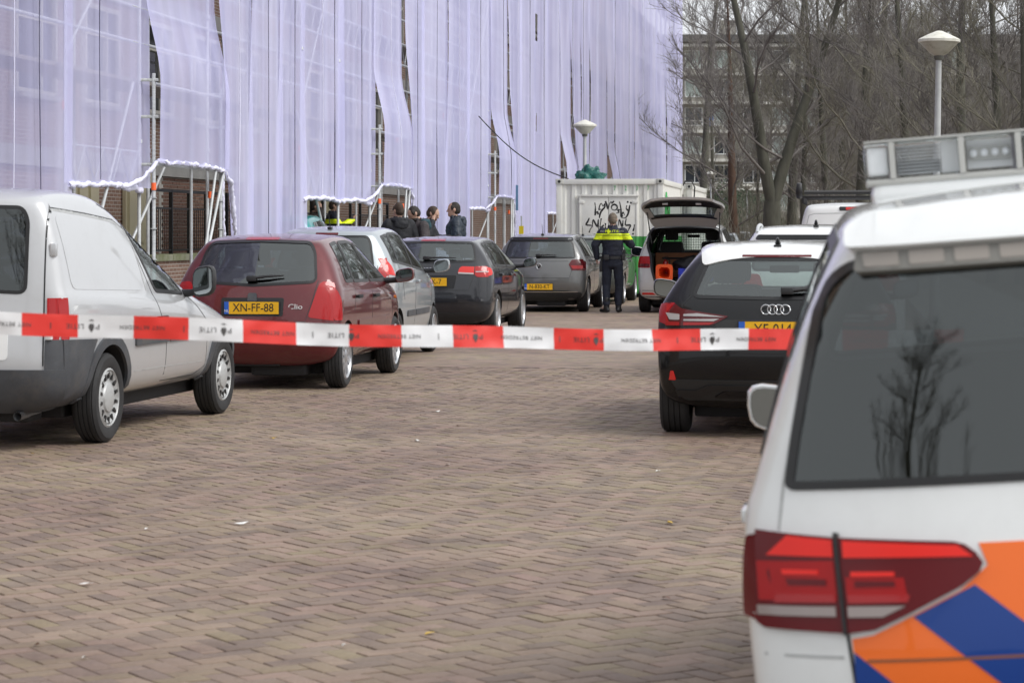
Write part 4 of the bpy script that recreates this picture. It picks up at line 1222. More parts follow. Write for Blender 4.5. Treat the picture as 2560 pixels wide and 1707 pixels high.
    def window(self, name, poly, view, glass, frit=.03, seal=.010, mirror=False):
        frit = frit if frit > .04 and self.sp.get('bigfrit') else min(frit, .014)
        views = [(poly, view)]
        if mirror: views.append((poly, 'left') if view == 'right' else ([(-a, b) for a, b in poly], view))
        for pl, vw in views:
            self.cuts.append((pl, vw))
            pane = self.panel(name, pl, vw, glass, off=.001, depth=.0)
            self.panel('window_seal', off_poly(pl, seal), vw, M_seal, off=.004, ring=off_poly(pl, -frit), parent=pane)
    # --- cutting: wheel arches, the cabin, the openings
    def cut(self, arches=True):
        sp = self.sp; y0 = sp['y0']; bms = []
        bm = bmesh.new()
        if arches:
            for ay in (-sp['wb'] / 2, sp['wb'] / 2):
                for s in (1, -1):
                    x0, x1 = sp['W'] / 2 - .30, sp['W'] / 2 + .08
                    M = Matrix.Translation((s * (x0 + x1) / 2, ay, sp['R'] + .005)) @ Matrix.Rotation(pi / 2, 4, 'Y')
                    bmesh.ops.create_cone(bm, cap_ends=True, segments=40, radius1=sp['R'] * sp.get('arch', 1.13), radius2=sp['R'] * sp.get('arch', 1.13), depth=x1 - x0, matrix=M)
            bms.append(bm); bm = bmesh.new()
        if self.cavity:
            iw, ic = sp['iws'], sp['icowl']; top = sp['top']; zf = sp.get('floor', .55)
            rear = lambda z: interp(sp['rear'], z)
            def dws(z):                                         # windscreen distance at height z
                (da, za), (dbb, zb_) = top[iw], top[ic]
                u = max(0, min(1, (za - z) / (za - zb_))); return lerp(da, dbb, u)
            def ring(d, mode):
                zt = interp(top, d) - .05; belt = interp([(0, sp['belt'][0]), (sp['cowl'], sp['belt'][1])], d)
                w = sp['W'] / 2 * .90; wr = sp['wr'] * .915
                half = [(0, zf), (w, zf), (w, belt - .05), (lerp(w, wr, .5), lerp(belt, zt, .5)), (wr, zt - .10), (wr - .06, zt - .015), (0, zt)]
                out = []
                for x, z in half + [(-x, z) for x, z in reversed(half[1:-1])]:
                    dd = d
                    if mode == 'r': dd = rear(z) + sp.get('tailwall', .10) + .10 * (abs(x) / w) ** 3
                    if mode == 'f': dd = dws(z) - .06 - .16 * (abs(x) / w) ** 2 + (0.02 if z < top[ic][1] else 0)
                    out.append((x, dd + y0, z))
                return out
            mids = [d for d, z in top[3:iw + 1]]
            rings = [ring(top[0][0] + .12, 'r')] + [ring(d - .03, '') for d in mids[:-1]] + [ring(mids[-1] - .25, '')] 
            fr = ring(top[iw][0] - .04, 'f'); rings.append(fr)
            vr = [[bm.verts.new(p) for p in r] for r in rings]
            for a, b in zip(vr, vr[1:]):
                n = len(a)
                for i in range(n): bm.faces.new((a[i], a[(i + 1) % n], b[(i + 1) % n], b[i]))
            bm.faces.new(vr[0]); bm.faces.new(vr[-1])
            bmesh.ops.triangulate(bm, faces=bm.faces[:])
            bmesh.ops.recalc_face_normals(bm, faces=bm.faces); bms.append(bm); bm = bmesh.new()
            for grp in (('rear', 'front'), ('right', 'left')):
                for pl, vw in [c for c in self.cuts if c[1] in grp]:
                    hs = [self.hit(a, b, vw)[0] for a, b in pl]
                    if vw in ('rear', 'front'):
                        ys = [h.y for h in hs]; lo, hi = min(ys) - .15, max(ys) + .30
                        if vw == 'front': lo, hi = min(ys) - .30, max(ys) + .15
                        A = [bm.verts.new((a, lo, b)) for a, b in pl]; B = [bm.verts.new((a, hi, b)) for a, b in pl]
                    else:
                        s = 1 if vw == 'right' else -1
                        xs = [abs(h.x) for h in hs]; lo, hi = min(xs) - .22, max(xs) + .15
                        A = [bm.verts.new((s * lo, a + y0, b)) for a, b in pl]; B = [bm.verts.new((s * hi, a + y0, b)) for a, b in pl]
                    bm.faces.new(A); bm.faces.new(B); n = len(A)
                    for i in range(n): bm.faces.new((A[i], A[(i + 1) % n], B[(i + 1) % n], B[i]))
                if bm.faces:
                    bmesh.ops.recalc_face_normals(bm, faces=bm.faces); bms.append(bm); bm = bmesh.new()
        bm.free()
        tmp = self.body; cutters = []
        for b in bms:
            cm = bpy.data.meshes.new('cutter'); b.to_mesh(cm); b.free()
            cm.materials.append(self.body_mat); cm.materials.append(M_inner)
            cm.polygons.foreach_set('material_index', [1] * len(cm.polygons))
            co = bpy.data.objects.new('cutter', cm); C.objects.link(co); co.parent = self.root; cutters.append(co)
            n0 = len(tmp.data.polygons)
            for attempt in range(5):
                md = tmp.modifiers.new('b', 'BOOLEAN'); md.operation = 'DIFFERENCE'; md.object = co; md.material_mode = 'INDEX'
                md.solver = 'EXACT' if attempt < 4 else 'FAST'; md.use_self = attempt == 1
                if attempt > 1: co.location = (.0013 * attempt, .0017 * attempt, .0011 * attempt)
                bpy.context.view_layer.update()
                me = bpy.data.meshes.new_from_object(tmp.evaluated_get(bpy.context.evaluated_depsgraph_get()))
                tmp.modifiers.clear()
                if len(me.polygons) > n0 * .6: break
                print('cut retried', self.root['label'], attempt)
            old = tmp.data; tmp.data = me; bpy.data.meshes.remove(old)
        me = tmp.data; me.name = 'body'
        shade(me, 38)
        for co in cutters:
            cm = co.data; bpy.data.objects.remove(co); bpy.data.meshes.remove(cm)
    # --- common parts
    def wheels(self, style, w=.195, rr=None, rim_mat=None, inset=.0):
        sp = self.sp; R = sp['R']; rr = rr or R * .66
        tyre, rim = wheel_meshes(R, rr, w, style)
        rim.materials.append(rim_mat or M_alu); rim.materials.append(M_seal)
        shade(rim, 40)
        bm = bmesh.new(); L = sp['L']
        bx(bm, (0, sp['y0'] + L * .5, sp['zb'] - .01), (sp['W'] * .70, L * .72, .14), None, .02)  # low box added to deepen the shade under the car
        bx(bm, (0, -sp['wb'] / 2, R * .85), (sp['W'] * .8, .12, .08), None, .02); bx(bm, (.2, sp['y0'] + .42, sp['zb'] - .02), (.55, .26, .14), None, .04)
        obj('underbody_blocker', bm, M_inner, self.root)
        for ay in (-sp['wb'] / 2, sp['wb'] / 2):
            for s in (1, -1):
                o = mesh_obj('wheel', tyre, self.root)
                o.location = (s * (sp['W'] / 2 - w / 2 - .015 - inset), ay, R)
                o.rotation_euler = (0, s * pi / 2, 0)
                mesh_obj('rim', rim, o)
    def mirrors(self, m, d, z, w=.22, h=.15, side=(1, -1), out=.06):
        sp = self.sp
        for s in side:
            bm = bmesh.new()
            x0 = sp['W'] / 2 - .05; cx = s * (x0 + .05 + out + w / 2)
            n = 14; rings = []
            for k, (q, yy) in enumerate(((.93, -.055), (1.0, -.03), (.98, .02), (.80, .07), (.35, .10))):
                rg = []
                for i in range(n):
                    a = 2 * pi * i / n; ca, sa = cos(a), sin(a)
                    px = (abs(ca) ** .6) * (1 if ca > 0 else -1) * w / 2 * q; pz = (abs(sa) ** .6) * (1 if sa > 0 else -1) * h / 2 * q
                    rg.append(bm.verts.new((cx + px, yy, z + pz + (px / w) * s * .03)))
                rings.append(rg)
            for a, b in zip(rings, rings[1:]):
                for i in range(n): bm.faces.new((a[i], a[(i + 1) % n], b[(i + 1) % n], b[i]))
            bm.faces.new(rings[0]); bm.faces.new(rings[-1])
            tube(bm, [(s * (x0 - .06), .03, z - h * .42), (s * (x0 + .06), .01, z - h * .38), (cx - s * w * .2, 0, z - h * .3)], [.035, .028, .03], 8, mi=1)
            bmesh.ops.recalc_face_normals(bm, faces=bm.faces)
            o = obj('wing_mirror', bm, [m, M_black], self.root, True, 40); o.location = (0, d + sp['y0'], 0)
            bm = bmesh.new()
            pts = []
            for i in range(18):
                a = 2 * pi * i / 18; ca, sa = cos(a), sin(a)
                px = (abs(ca) ** .6) * (1 if ca > 0 else -1) * w / 2 * .86; pz = (abs(sa) ** .6) * (1 if sa > 0 else -1) * h / 2 * .84
                pts.append(bm.verts.new((cx + px, -.058, z + pz + (px / w) * s * .03)))
            bm.faces.new(pts); bmesh.ops.recalc_face_normals(bm, faces=bm.faces)
            obj('mirror_glass', bm, M_mirror, o)
    def plate(self, x, z, body, w=.52, h=.11, eu=True, tilt=0.0, size=.098, sx=.92):
        p, n = self.hit(x, z, 'rear')
        bm = bmesh.new(); bx(bm, (0, 0, 0), (w + .02, .012, h + .018), bev=.004, mi=1); bx(bm, (0, -.0055, 0), (w, .006, h), mi=0)
        o = obj('number_plate', bm, [M_plate, M_black], self.root)
        o.matrix_local = Matrix.Translation(p + Vector((0, -.012, 0))) @ Matrix.Rotation(tilt, 4, 'X')
        Mt = Matrix.Rotation(pi / 2, 4, 'X')
        if eu:
            bm = bmesh.new(); bx(bm, (-w / 2 + .022, -.0095, 0), (.044, .003, h)); e = obj('plate_strip', bm, M_eu, o)
            text_obj('country_letters', 'NL', .035, M_white, o, Matrix.Translation((-w / 2 + .022, -.0115, -.028)) @ Mt, .0008)
        text_obj('plate_text', body, size, M_ink, o, Matrix.Translation((.018 if eu else 0, -.0095, 0)) @ Mt, .001, sx=sx)
    def wiper(self, x0, z0, x1, z1, r=.014):
        a, n = self.hit(x0, z0, 'rear'); b, n2 = self.hit(x1, z1, 'rear')
        a = a + n * .035; b = b + n2 * .028; bm = bmesh.new()
        tube(bm, [a, lerp(a, b, .5) + n * .012, b], [r * 1.3, r, r * .5], 6)
        bx(bm, a, (.09, .05, .05), bev=.012)
        return obj('rear_wiper', bm, M_black, self.root, True, 40)
    def seats(self, z0=.62, rear=True):
        sp = self.sp; y0 = sp['y0']; W = sp['W']
        rows = [sp['top'][sp['iws']][0] - .42]
        if rear: rows.append(rows[0] - .82)
        zt = interp(sp['top'], rows[0])
        for r, d in enumerate(rows):
            for s in ((1, -1)):
                bm = bmesh.new()
                x = s * W * .215
                bx(bm, (x, d + y0, zt - .58), (.42, .13, .55), Matrix.Rotation(.18, 4, 'X'), .05)
                bx(bm, (x, d + y0 - .06, zt - .20), (.25, .09, .17), Matrix.Rotation(.12, 4, 'X'), .04)
                bx(bm, (x + .06, d + y0 - .05, zt - .30), (.012, .012, .12)); bx(bm, (x - .06, d + y0 - .05, zt - .30), (.012, .012, .12))
                obj('seat', bm, M_seat, self.root, True, 40)
        bm = bmesh.new(); bx(bm, (0, sp['cowl'] + y0 - .22, .86), (W * .84, .34, .16), None, .05)
        st = obj('dashboard', bm, M_inner, self.root, True, 40)
        bm = bmesh.new()
        tube(bm, [Vector((-W * .215 + .18 * cos(a), sp['cowl'] + y0 - .50 - .05 * sin(a), zt - .52 + .17 * sin(a))) for a in [i * 2 * pi / 20 for i in range(21)]], .014, 6)
        obj('steering_wheel', bm, M_inner, self.root)
        bm = bmesh.new(); bx(bm, (0, sp['top'][sp['iws']][0] + y0 - .02, sp['top'][sp['iws']][1] - .13), (.24, .03, .06), None, .015)
        obj('rear_view_mirror', bm, M_inner, self.root)
    def antenna(self, d, kind='fin', x=0.0):
        p, n = self.hit(x, d, 'top'); bm = bmesh.new()
        if kind == 'fin':
            tube(bm, [p + Vector((0, .09, 0)), p + Vector((0, .02, .025)), p + Vector((0, -.05, .06)), p + Vector((0, -.085, .062))], [.012, .022, .012, .003], 8)
            bx(bm, p + Vector((0, 0, .006)), (.055, .17, .02), None, .008)
        else:
            bx(bm, p + Vector((0, 0, .012)), (.05, .09, .03), None, .012)
            tube(bm, [p + Vector((0, 0, .02)), p + Vector((0, -.10, .20))], [.006, .003], 6)
        return obj('antenna', bm, M_black, self.root, True, 40)
    def handle(self, d, z, m, view='right', l=.19):
        for vw in ('right', 'left'):
            p, n = self.hit(d, z, vw); s = 1 if vw == 'right' else -1
            bm = bmesh.new(); bx(bm, p + Vector((s * .028, 0, 0)), (.022, l, .034), None, .01); bx(bm, p + Vector((s * .012, -l * .38, 0)), (.03, .03, .026)); bx(bm, p + Vector((s * .012, l * .38, 0)), (.03, .03, .026))
            obj('door_handle', bm, m, self.root, True, 40)

def hatch(wb, ro, fo, W, H, R, zb=.20, **k):
    sp = dict(wb=wb, ro=ro, fo=fo, W=W, H=H, R=R, zb=zb); sp.update(k); return sp

def side_windows(car, ds, zb0, zb1, zt_tab, glass, glass_rear=None, cab_mirror=True, quarter=None):
    """row of side windows between pillars ds = [(d0, d1, slant0, slant1), ...]; sill from zb0 (rear) to zb1 (front)"""
    L0, L1 = ds[0][0], ds[-1][1]
    for i, (a, b, sa, sb) in enumerate(ds):
        za = lerp(zb0, zb1, (a - L0) / (L1 - L0)); zb_ = lerp(zb0, zb1, (b - L0) / (L1 - L0))
        pts = [(a, za), (b, zb_)]
        n = 5
        for q in range(n + 1):
            d = lerp(b + sb, a + sa, q / n); pts.append((d, interp(zt_tab, d)))
        clean = [pts[0], pts[1]]
        for p in pts[2:]:
            if (Vector(p) - Vector(clean[-1])).length > .02: clean.append(p)
        car.window('side_window', rnd_poly(clean, [.03, .03] + [.03] + [.0] * (len(clean) - 4) + [.05]), 'right', (glass_rear or glass) if i < len(ds) - 1 else glass, frit=.012, seal=.016, mirror=True)
P_van = paint('silver white van paint', (0.55, 0.56, 0.575), 0.35, 0.33, 0.10)
P_dred = paint('dark red paint', (0.11, 0.009, 0.013), 0.2, 0.38, 0.12)
P_silver = paint('silver blue paint', (0.40, 0.44, 0.465), 0.45, 0.36, 0.12)
P_anth = paint('anthracite paint', (0.019, 0.020, 0.025), 0.3, 0.32, 0.06)
P_grey = paint('warm grey paint', (0.15, 0.152, 0.15), 0.5, 0.34, 0.10)
P_dgrey = paint('dark olive grey paint', (0.10, 0.108, 0.10), 0.4, 0.36, 0.3)
P_lsilver = paint('light silver paint', (0.60, 0.60, 0.595), 0.2, 0.36, 0.12)
P_black = paint('black paint', (0.006, 0.006, 0.007), 0.0, 0.25, 0.02); P_black.node_tree.nodes['Principled BSDF'].inputs['Coat Weight'].default_value = .4
P_white = paint('white paint', (0.78, 0.79, 0.79), 0.0, 0.4, 0.04)
P_teal = paint('teal paint', (0.02, 0.24, 0.25), 0.2, 0.38, 0.15)
P_red = paint('bright red paint', (0.42, 0.015, 0.02), 0.0, 0.38, 0.1)
M_grey_pl = mat('grey bumper plastic', (0.058, 0.062, 0.07), 0.62, var=0.2, vscale=5, grime=((0.14, 0.12, 0.10), 0.5, 4))
M_dkpl = mat('dark bumper plastic', (0.02, 0.021, 0.022), 0.55)

def windscreen(car, frit=.03):
    sp = car.sp; (da, za), (db, zb_) = sp['top'][sp['iws']], sp['top'][sp['icowl']]
    w0 = sp['wr'] * .86; w1 = sp['W'] / 2 * .80
    car.window('windscreen', rnd_poly([(-w1, zb_ + .05), (w1, zb_ + .05), (w0, za - .06), (-w0, za - .06)], .06), 'front', G_clear, frit=frit, seal=.008)

def rings4(car, z, dia, step, parent=None):
    """four interlocked chrome rings"""
    bm = bmesh.new()
    for i in range(4):
        x = (i - 1.5) * step; p, n = car.hit(x, z, 'rear'); c = p + Vector((0, -.012 - .002 * (i % 2), 0))
        tube(bm, [c + Vector((cos(a) * dia / 2, n.z * 0 - 0, sin(a) * dia / 2)) for a in [k * 2 * pi / 24 for k in range(25)]], .0055, 6)
    return obj('badge', bm, M_chrome, car.root, True)

def disc_badge(car, z, dia):
    """round chrome badge with a V over a W"""
    p, n = car.hit(0, z, 'rear'); c = p + Vector((0, -.010, 0)); r = dia / 2
    bm = bmesh.new(); M = Matrix.Translation(c) @ Matrix.Rotation(pi / 2, 4, 'X')
    lathe(bm, [(r * .86, .002), (0, .002)], 28, M, mi=1)
    tube(bm, [c + Vector((cos(a) * r * .93, -.004, sin(a) * r * .93)) for a in [k * 2 * pi / 28 for k in range(29)]], .006, 6)
    for pts in ([(-.34, .78), (0, .06), (.34, .78)], [(-.80, .30), (-.34, -.72), (0, -.02), (.34, -.72), (.80, .30)]):
        tube(bm, [c + Vector((x * r, -.005, y * r)) for x, y in pts], .0055, 6)
    return obj('badge', bm, [M_chrome, M_ink], car.root, True, 40)

# ---- light silver panel van, nearest of the left row
sp = hatch(2.716, .90, .80, 1.70, 1.80, .315, .27, wr=.665, belt=(1.10, .98), iws=4, icowl=5, cr=.07, arch=1.2,
           top=[(.10, 1.70), (.22, 1.765), (.6, 1.79), (1.05, 1.775), (1.50, 1.67), (2.74, 1.04), (3.3, .95), (3.9, .83), (4.28, .70)],
           rear=[(.27, .10), (.42, .01), (.56, -.01), (.60, .03), (.9, .05), (1.2, .065), (1.70, .12)], plan=[(0, .915), (.06, .955), (.2, .99), (.4, 1), (.7, 1), (.88, .955), (1, .84)])
van = Car('parked_van', sp, 'light silver panel van with a blind side panel, nearest in the left row', 'van', 17.72, -5.95, P_van, rot=STREET_ROT - radians(2.2), group='cars parked along the left kerb', cavity=True)
van.sp['floor'] = .7; van.sp['wrap'] = .14
for s in (1, -1):
    pl = rnd_poly([(s * .08, 1.09), (s * .53, 1.07), (s * .53, 1.56), (s * .49, 1.645), (s * .08, 1.655)], .06)
    van.window('rear_window', pl, 'rear', G_dark, frit=.012, seal=.012)
van.window('side_window', rnd_poly([(1.95, 1.045), (2.62, 1.01), (2.48, 1.14), (2.05, 1.41), (1.72, 1.545), (1.63, 1.52)], [.04, .04, .1, .1, .06, .05]), 'right', G_clear, frit=.012, seal=.018, mirror=True)
windscreen(van)
van.cut()
van.panel('rear_bumper', rnd_poly([(-.83, .28), (.83, .28), (.83, .555), (-.83, .555)], .03), 'rear', M_grey_pl, off=.03, depth=.01)
van.both('bumper_end', rnd_poly([(.13, .30), (.47, .30), (.50, .52), (.56, .64), (.64, .74), (.13, .755)], [.0, .02, .05, .05, .02, .0]), 'right', M_grey_pl, off=.014)
van.both('bumper_corner', rnd_poly([(.67, .55), (.90, .55), (.90, .755), (.67, .755)], .01), 'rear', M_grey_pl, off=.013)
def arch_trim(car, ay, r0, r1, m):
    sp = car.sp; y = sp['wb'] / 2 * ay + sp['wb'] / 2 + sp['ro']
    a = [i * pi / 20 for i in range(-1, 22)]
    for vw in ('right', 'left'):
        car.panel('arch_trim', [(y + r1 * cos(t), sp['R'] + r1 * sin(t)) for t in a], vw, m, off=.018, grid=0, strip=[(y + r0 * cos(t), sp['R'] + r0 * sin(t)) for t in a])
arch_trim(van, -1, .375, .445, M_grey_pl); arch_trim(van, 1, .375, .445, M_grey_pl)
van.both('rubbing_strip', rnd_poly([(1.40, .655), (2.14, .655), (2.14, .72), (1.40, .72)], .012), 'right', M_grey_pl, off=.016)
van.both('rubbing_strip', rnd_poly([(2.16, .655), (3.08, .655), (3.10, .72), (2.16, .72)], .012), 'right', M_grey_pl, off=.016)
van.both('tail_lamp', rnd_poly([(.68, .745), (.86, .745), (.86, 1.035), (.675, 1.035)], .006), 'rear', M_red, off=.008)
van.both('tail_lamp', rnd_poly([(.125, .755), (.185, .755), (.18, 1.03), (.13, 1.03)], .006), 'right', M_red, off=.009)
van.both('lamp_gap', [(.68, .885), (.86, .885), (.86, .895), (.68, .895)], 'rear', M_redd, off=.0105)
van.panel('plate_recess', rnd_poly([(-.30, .62), (.42, .62), (.42, .86), (-.30, .86)], .03), 'rear', P_white, off=.006)
van.panel('door_badge', rnd_poly([(.14 + .11 * cos(a), .735 + .042 * sin(a)) for a in [i * pi / 10 for i in range(20)]], 0), 'rear', mat('faded oval sticker', (.42, .47, .36), .6), off=.009)
for d in ([(0, 1.70), (0, .58)], [(.645, 1.72), (.655, 1.1), (.66, .58)]): van.seam('door_gap', d, 'rear', .010)
van.panel('blind_panel', rnd_poly([(.30, 1.09), (1.70, 1.05), (1.62, 1.42), (1.50, 1.52), (.26, 1.60)], .07), 'right', P_van, off=.003, depth=.004)
van.seam('panel_groove', [(.24, 1.635), (.8, 1.60), (1.38, 1.555), (1.58, 1.49), (1.68, 1.36), (1.74, 1.05)], 'right', .020, m=M_steelrim)
van.seam('panel_groove', [(.24, 1.645), (.8, 1.61), (1.38, 1.567), (1.59, 1.50)], 'right', .009)
van.seam('door_gap', [(1.62, 1.62), (1.56, 1.56), (1.86, 1.02), (2.10, .72), (2.12, .36)], 'right')
van.seam('door_gap', [(2.70, 1.0), (3.12, .78), (3.14, .42), (2.9, .36), (2.12, .36)], 'right')
van.seam('roof_groove', [(1.15, 1.68), (1.45, 1.615), (1.72, 1.51)], 'right', .012)
van.seam('sill_crease', [(1.42, .47), (2.1, .47), (3.05, .46)], 'right', .008, m=M_steelrim)
for z in (1.36, .80):
    p, n = van.hit(.70, z, 'rear'); bm = bmesh.new(); bx(bm, p + Vector((.0, -.015, 0)), (.045, .045, .09), None, .012)
    obj('door_hinge', bm, M_white if z < 1 else P_van, van.root, True, 40)
van.wheels('cover', .185, rr=.205, rim_mat=M_steelrim)
van.mirrors(M_black, 2.66, 1.10, .18, .24, out=.03)
van.handle(1.98, .84, M_black, l=.15)
van.seats(rear=False)
bm = bmesh.new(); tube(bm, [(.45, -1.75, .25), (.45, -2.12, .235)], .03, 12, cap=False); obj('exhaust_pipe', bm, M_alu, van.root, True)

# ---- dark red hatchback
sp = hatch(2.472, .57, .731, 1.64, 1.417, .29, .21, wr=.60, belt=(.965, .92), iws=5, icowl=6, cr=.15,
           top=[(.40, 1.345), (.52, 1.375), (.9, 1.405), (1.4, 1.417), (1.9, 1.385), (2.2, 1.325), (2.95, .965), (3.3, .87), (3.6, .75), (3.68, .68)],
           rear=[(.21, .12), (.36, .02), (.5, -.01), (.56, .01), (.70, .035), (.82, .07), (.97, .12), (1.345, .40)])
clio = Car('parked_car', sp, 'dark red hatchback with yellow plate and wiper, between van and silver car', 'car', 22.37 + 1.236, -5.55, P_dred, group='cars parked along the left kerb')
clio.root.scale = (1, 1, 1.035)
clio.window('rear_window', rnd_poly([(-.585, .975), (0, .945), (.585, .975), (.53, 1.25), (.475, 1.335), (0, 1.35), (-.475, 1.335), (-.53, 1.25)], [.06, 0, .06, .1, .05, 0, .05, .1]), 'rear', G_tint, frit=.05)
zt = [(0, 1.24), (.55, 1.29), (.9, 1.325), (1.4, 1.335), (1.9, 1.305), (2.2, 1.245), (2.6, 1.08), (2.8, .99)]
side_windows(clio, [(.62, .93, .10, .05), (.97, 1.68, .06, -.02), (1.75, 2.75, -.02, -.55)], .98, .955, zt, G_clear, G_clear)
windscreen(clio); clio.cut()
clio.both('tail_lamp', rnd_poly([(.525, .66), (.80, .62), (.80, .96), (.62, .985)], [.03, .03, .04, .05]), 'rear', M_red, off=.006)
clio.both('tail_lamp', rnd_poly([(.185, .63), (.32, .63), (.31, .80), (.25, .93), (.21, .95)], .02), 'right', M_red, off=.007)
clio.panel('brake_lamp', rnd_poly([(-.16, 1.355), (.16, 1.355), (.155, 1.378), (-.155, 1.378)], .008), 'rear', M_red, off=.006)
clio.panel('hatch_handle', rnd_poly([(-.045, .80), (.045, .80), (.04, .875), (-.04, .875)], .012), 'rear', M_grey_pl, off=.018)
clio.panel('plate_surround', rnd_poly([(-.295, .67), (.295, .67), (.30, .835), (-.30, .835)], .02), 'rear', M_seal, off=.003)
clio.plate(0, .745, 'XN-FF-88', size=.105)
p, n = clio.hit(.41, .755, 'rear')
text_obj('badge', 'Clio', .066, M_white, clio.root, Matrix.Translation(p + Vector((0, -.006, 0))) @ Matrix.Rotation(pi / 2, 4, 'X'), .003, sx=1.25)
clio.wiper(-.02, .99, .28, 1.02)
clio.seam('hatch_gap', [(-.60, .99), (-.56, .80), (-.50, .62), (.50, .62), (.56, .80), (.60, .99)], 'rear')
clio.seam('bumper_gap', [(-.80, .605), (0, .595), (.80, .605)], 'rear')
clio.seam('bumper_groove', [(-.79, .505), (0, .50), (.79, .505)], 'rear', .010)
for a in ([(.92, 1.30), (.94, .98), (.86, .70)], [(1.70, 1.33), (1.72, .95), (1.68, .34)], [(2.80, .98), (2.86, .7), (2.74, .34), (1.2, .32)]): clio.seam('door_gap', a, 'right')
clio.both('rubbing_strip', rnd_poly([(1.02, .56), (2.66, .56), (2.68, .61), (1.02, .61)], .01), 'right', P_dred, off=.012)
clio.handle(1.0, .83, M_inner); clio.handle(1.82, .82, M_inner)
clio.both('side_indicator', rnd_poly([(2.98, .76), (3.06, .76), (3.06, .79), (2.98, .79)], .01), 'right', M_orange, off=.012)
clio.wheels('spoke10', .185, rr=.205); clio.mirrors(P_dred, 2.60, 1.0, .20, .14); clio.seats()
bm = bmesh.new(); tube(bm, [(-.30, -1.5, .23), (-.30, -1.82, .22)], .03, 10, cap=False); bx(bm, (-.1, -1.45, .27), (.7, .35, .12), None, .04); bx(bm, (.1, -1.236, .27), (1.2, .08, .07))
obj('exhaust', bm, M_inner, clio.root, True, 40)

# ---- silver small hatchback
sp = hatch(2.38, .55, .635, 1.595, 1.55, .285, .20, wr=.575, belt=(1.08, .96), iws=5, icowl=6, cr=.17,
           top=[(.27, 1.47), (.38, 1.505), (.8, 1.54), (1.3, 1.55), (1.75, 1.50), (2.05, 1.43), (2.85, 1.01), (3.2, .92), (3.42, .78), (3.49, .70)],
           rear=[(.20, .12), (.36, .01), (.5, -.01), (.62, .02), (.80, .05), (1.0, .09), (1.47, .28)])
i10 = Car('parked_car', sp, 'small silver hatchback with tall red tail lamp, between red and anthracite hatchbacks', 'car', 26.95 + 1.19, -5.9, P_silver, group='cars parked along the left kerb')
i10.window('rear_window', rnd_poly([(-.56, 1.06), (.56, 1.06), (.50, 1.36), (.46, 1.43), (-.46, 1.43), (-.50, 1.36)], [.07, .07, .1, .05, .05, .1]), 'rear', G_tint, frit=.05)
zt = [(0, 1.38), (.45, 1.415), (.9, 1.455), (1.3, 1.46), (1.75, 1.42), (2.05, 1.34), (2.4, 1.17), (2.65, 1.04)]
side_windows(i10, [(.48, .72, .02, .06), (.76, 1.52, .06, -.03), (1.58, 2.60, -.03, -.55)], 1.15, 1.0, zt, G_clear, G_clear)
windscreen(i10); i10.cut()
i10.both('tail_lamp', rnd_poly([(.60, .80), (.80, .80), (.80, 1.17), (.66, 1.19), (.60, 1.05)], .03), 'rear', M_red, off=.006)
i10.both('tail_lamp', rnd_poly([(.23, 1.00), (.36, .98), (.34, 1.08), (.30, 1.17), (.26, 1.19)], .02), 'right', M_redl, off=.007)
i10.both('lamp_lens', rnd_poly([(.20, .80), (.27, .80), (.345, .965), (.225, .985)], .02), 'right', M_clear, off=.007)
i10.panel('brake_lamp', rnd_poly([(-.13, 1.445), (.13, 1.445), (.13, 1.468), (-.13, 1.468)], .008), 'rear', M_redd, off=.006)
i10.plate(0, .62, '')if False else None
i10.seam('hatch_gap', [(-.60, 1.1), (-.58, .62), (.58, .62), (.60, 1.1)], 'rear'); i10.seam('bumper_gap', [(-.78, .61), (.78, .61)], 'rear')
for a in ([(.72, 1.42), (.70, 1.05), (.86, .70)], [(1.54, 1.46), (1.56, .95), (1.50, .34)], [(2.66, 1.02), (2.70, .7), (2.60, .34), (1.2, .32)]): i10.seam('door_gap', a, 'right')
i10.both('rubbing_strip', rnd_poly([(1.02, .50), (1.52, .50), (1.52, .57), (1.02, .57)], .02), 'right', M_grey_pl, off=.014)
i10.both('rubbing_strip', rnd_poly([(1.55, .50), (2.48, .50), (2.50, .57), (1.55, .57)], .02), 'right', M_grey_pl, off=.014)
i10.handle(.88, .93, P_silver); i10.handle(1.66, .90, P_silver)
i10.panel('fuel_flap', rnd_poly([(.50, .82), (.66, .82), (.66, .98), (.50, .98)], .03), 'right', P_silver, off=.004, depth=.002)
i10.both('side_indicator', rnd_poly([(2.84, .80), (2.91, .80), (2.91, .83), (2.84, .83)], .01), 'right', M_clear, off=.01)
i10.wheels('spoke7', .175, rr=.18); i10.mirrors(P_silver, 2.42, 1.07, .20, .155); i10.seats()
i10.antenna(.45, 'whip')

# ---- anthracite five-door hatchback
sp = hatch(2.578, .80, .908, 1.765, 1.423, .315, .20, wr=.625, belt=(1.0, .94), iws=5, icowl=6, cr=.16,
           top=[(.42, 1.345), (.54, 1.375), (1.0, 1.41), (1.6, 1.423), (2.2, 1.385), (2.5, 1.325), (3.3, .98), (3.75, .88), (4.1, .74), (4.2, .66)],
           rear=[(.20, .12), (.36, .02), (.55, -.01), (.64, .03), (.80, .06), (.95, .10), (1.08, .18), (1.345, .42)])
a3 = Car('parked_car', sp, 'anthracite hatchback with bright red lamps, between silver hatchback and warm grey hatchback', 'car', 33.2 + 1.289, -5.76, P_anth, group='cars parked along the left kerb')
a3.window('rear_window', rnd_poly([(-.63, 1.075), (0, 1.06), (.63, 1.075), (.58, 1.27), (.54, 1.335), (0, 1.34), (-.54, 1.335), (-.58, 1.27)], [.06, 0, .06, .1, .05, 0, .05, .1]), 'rear', G_clear, frit=.05)
zt = [(0, 1.24), (.55, 1.285), (1.0, 1.325), (1.6, 1.34), (2.2, 1.30), (2.5, 1.235), (2.9, 1.08), (3.1, 1.0)]
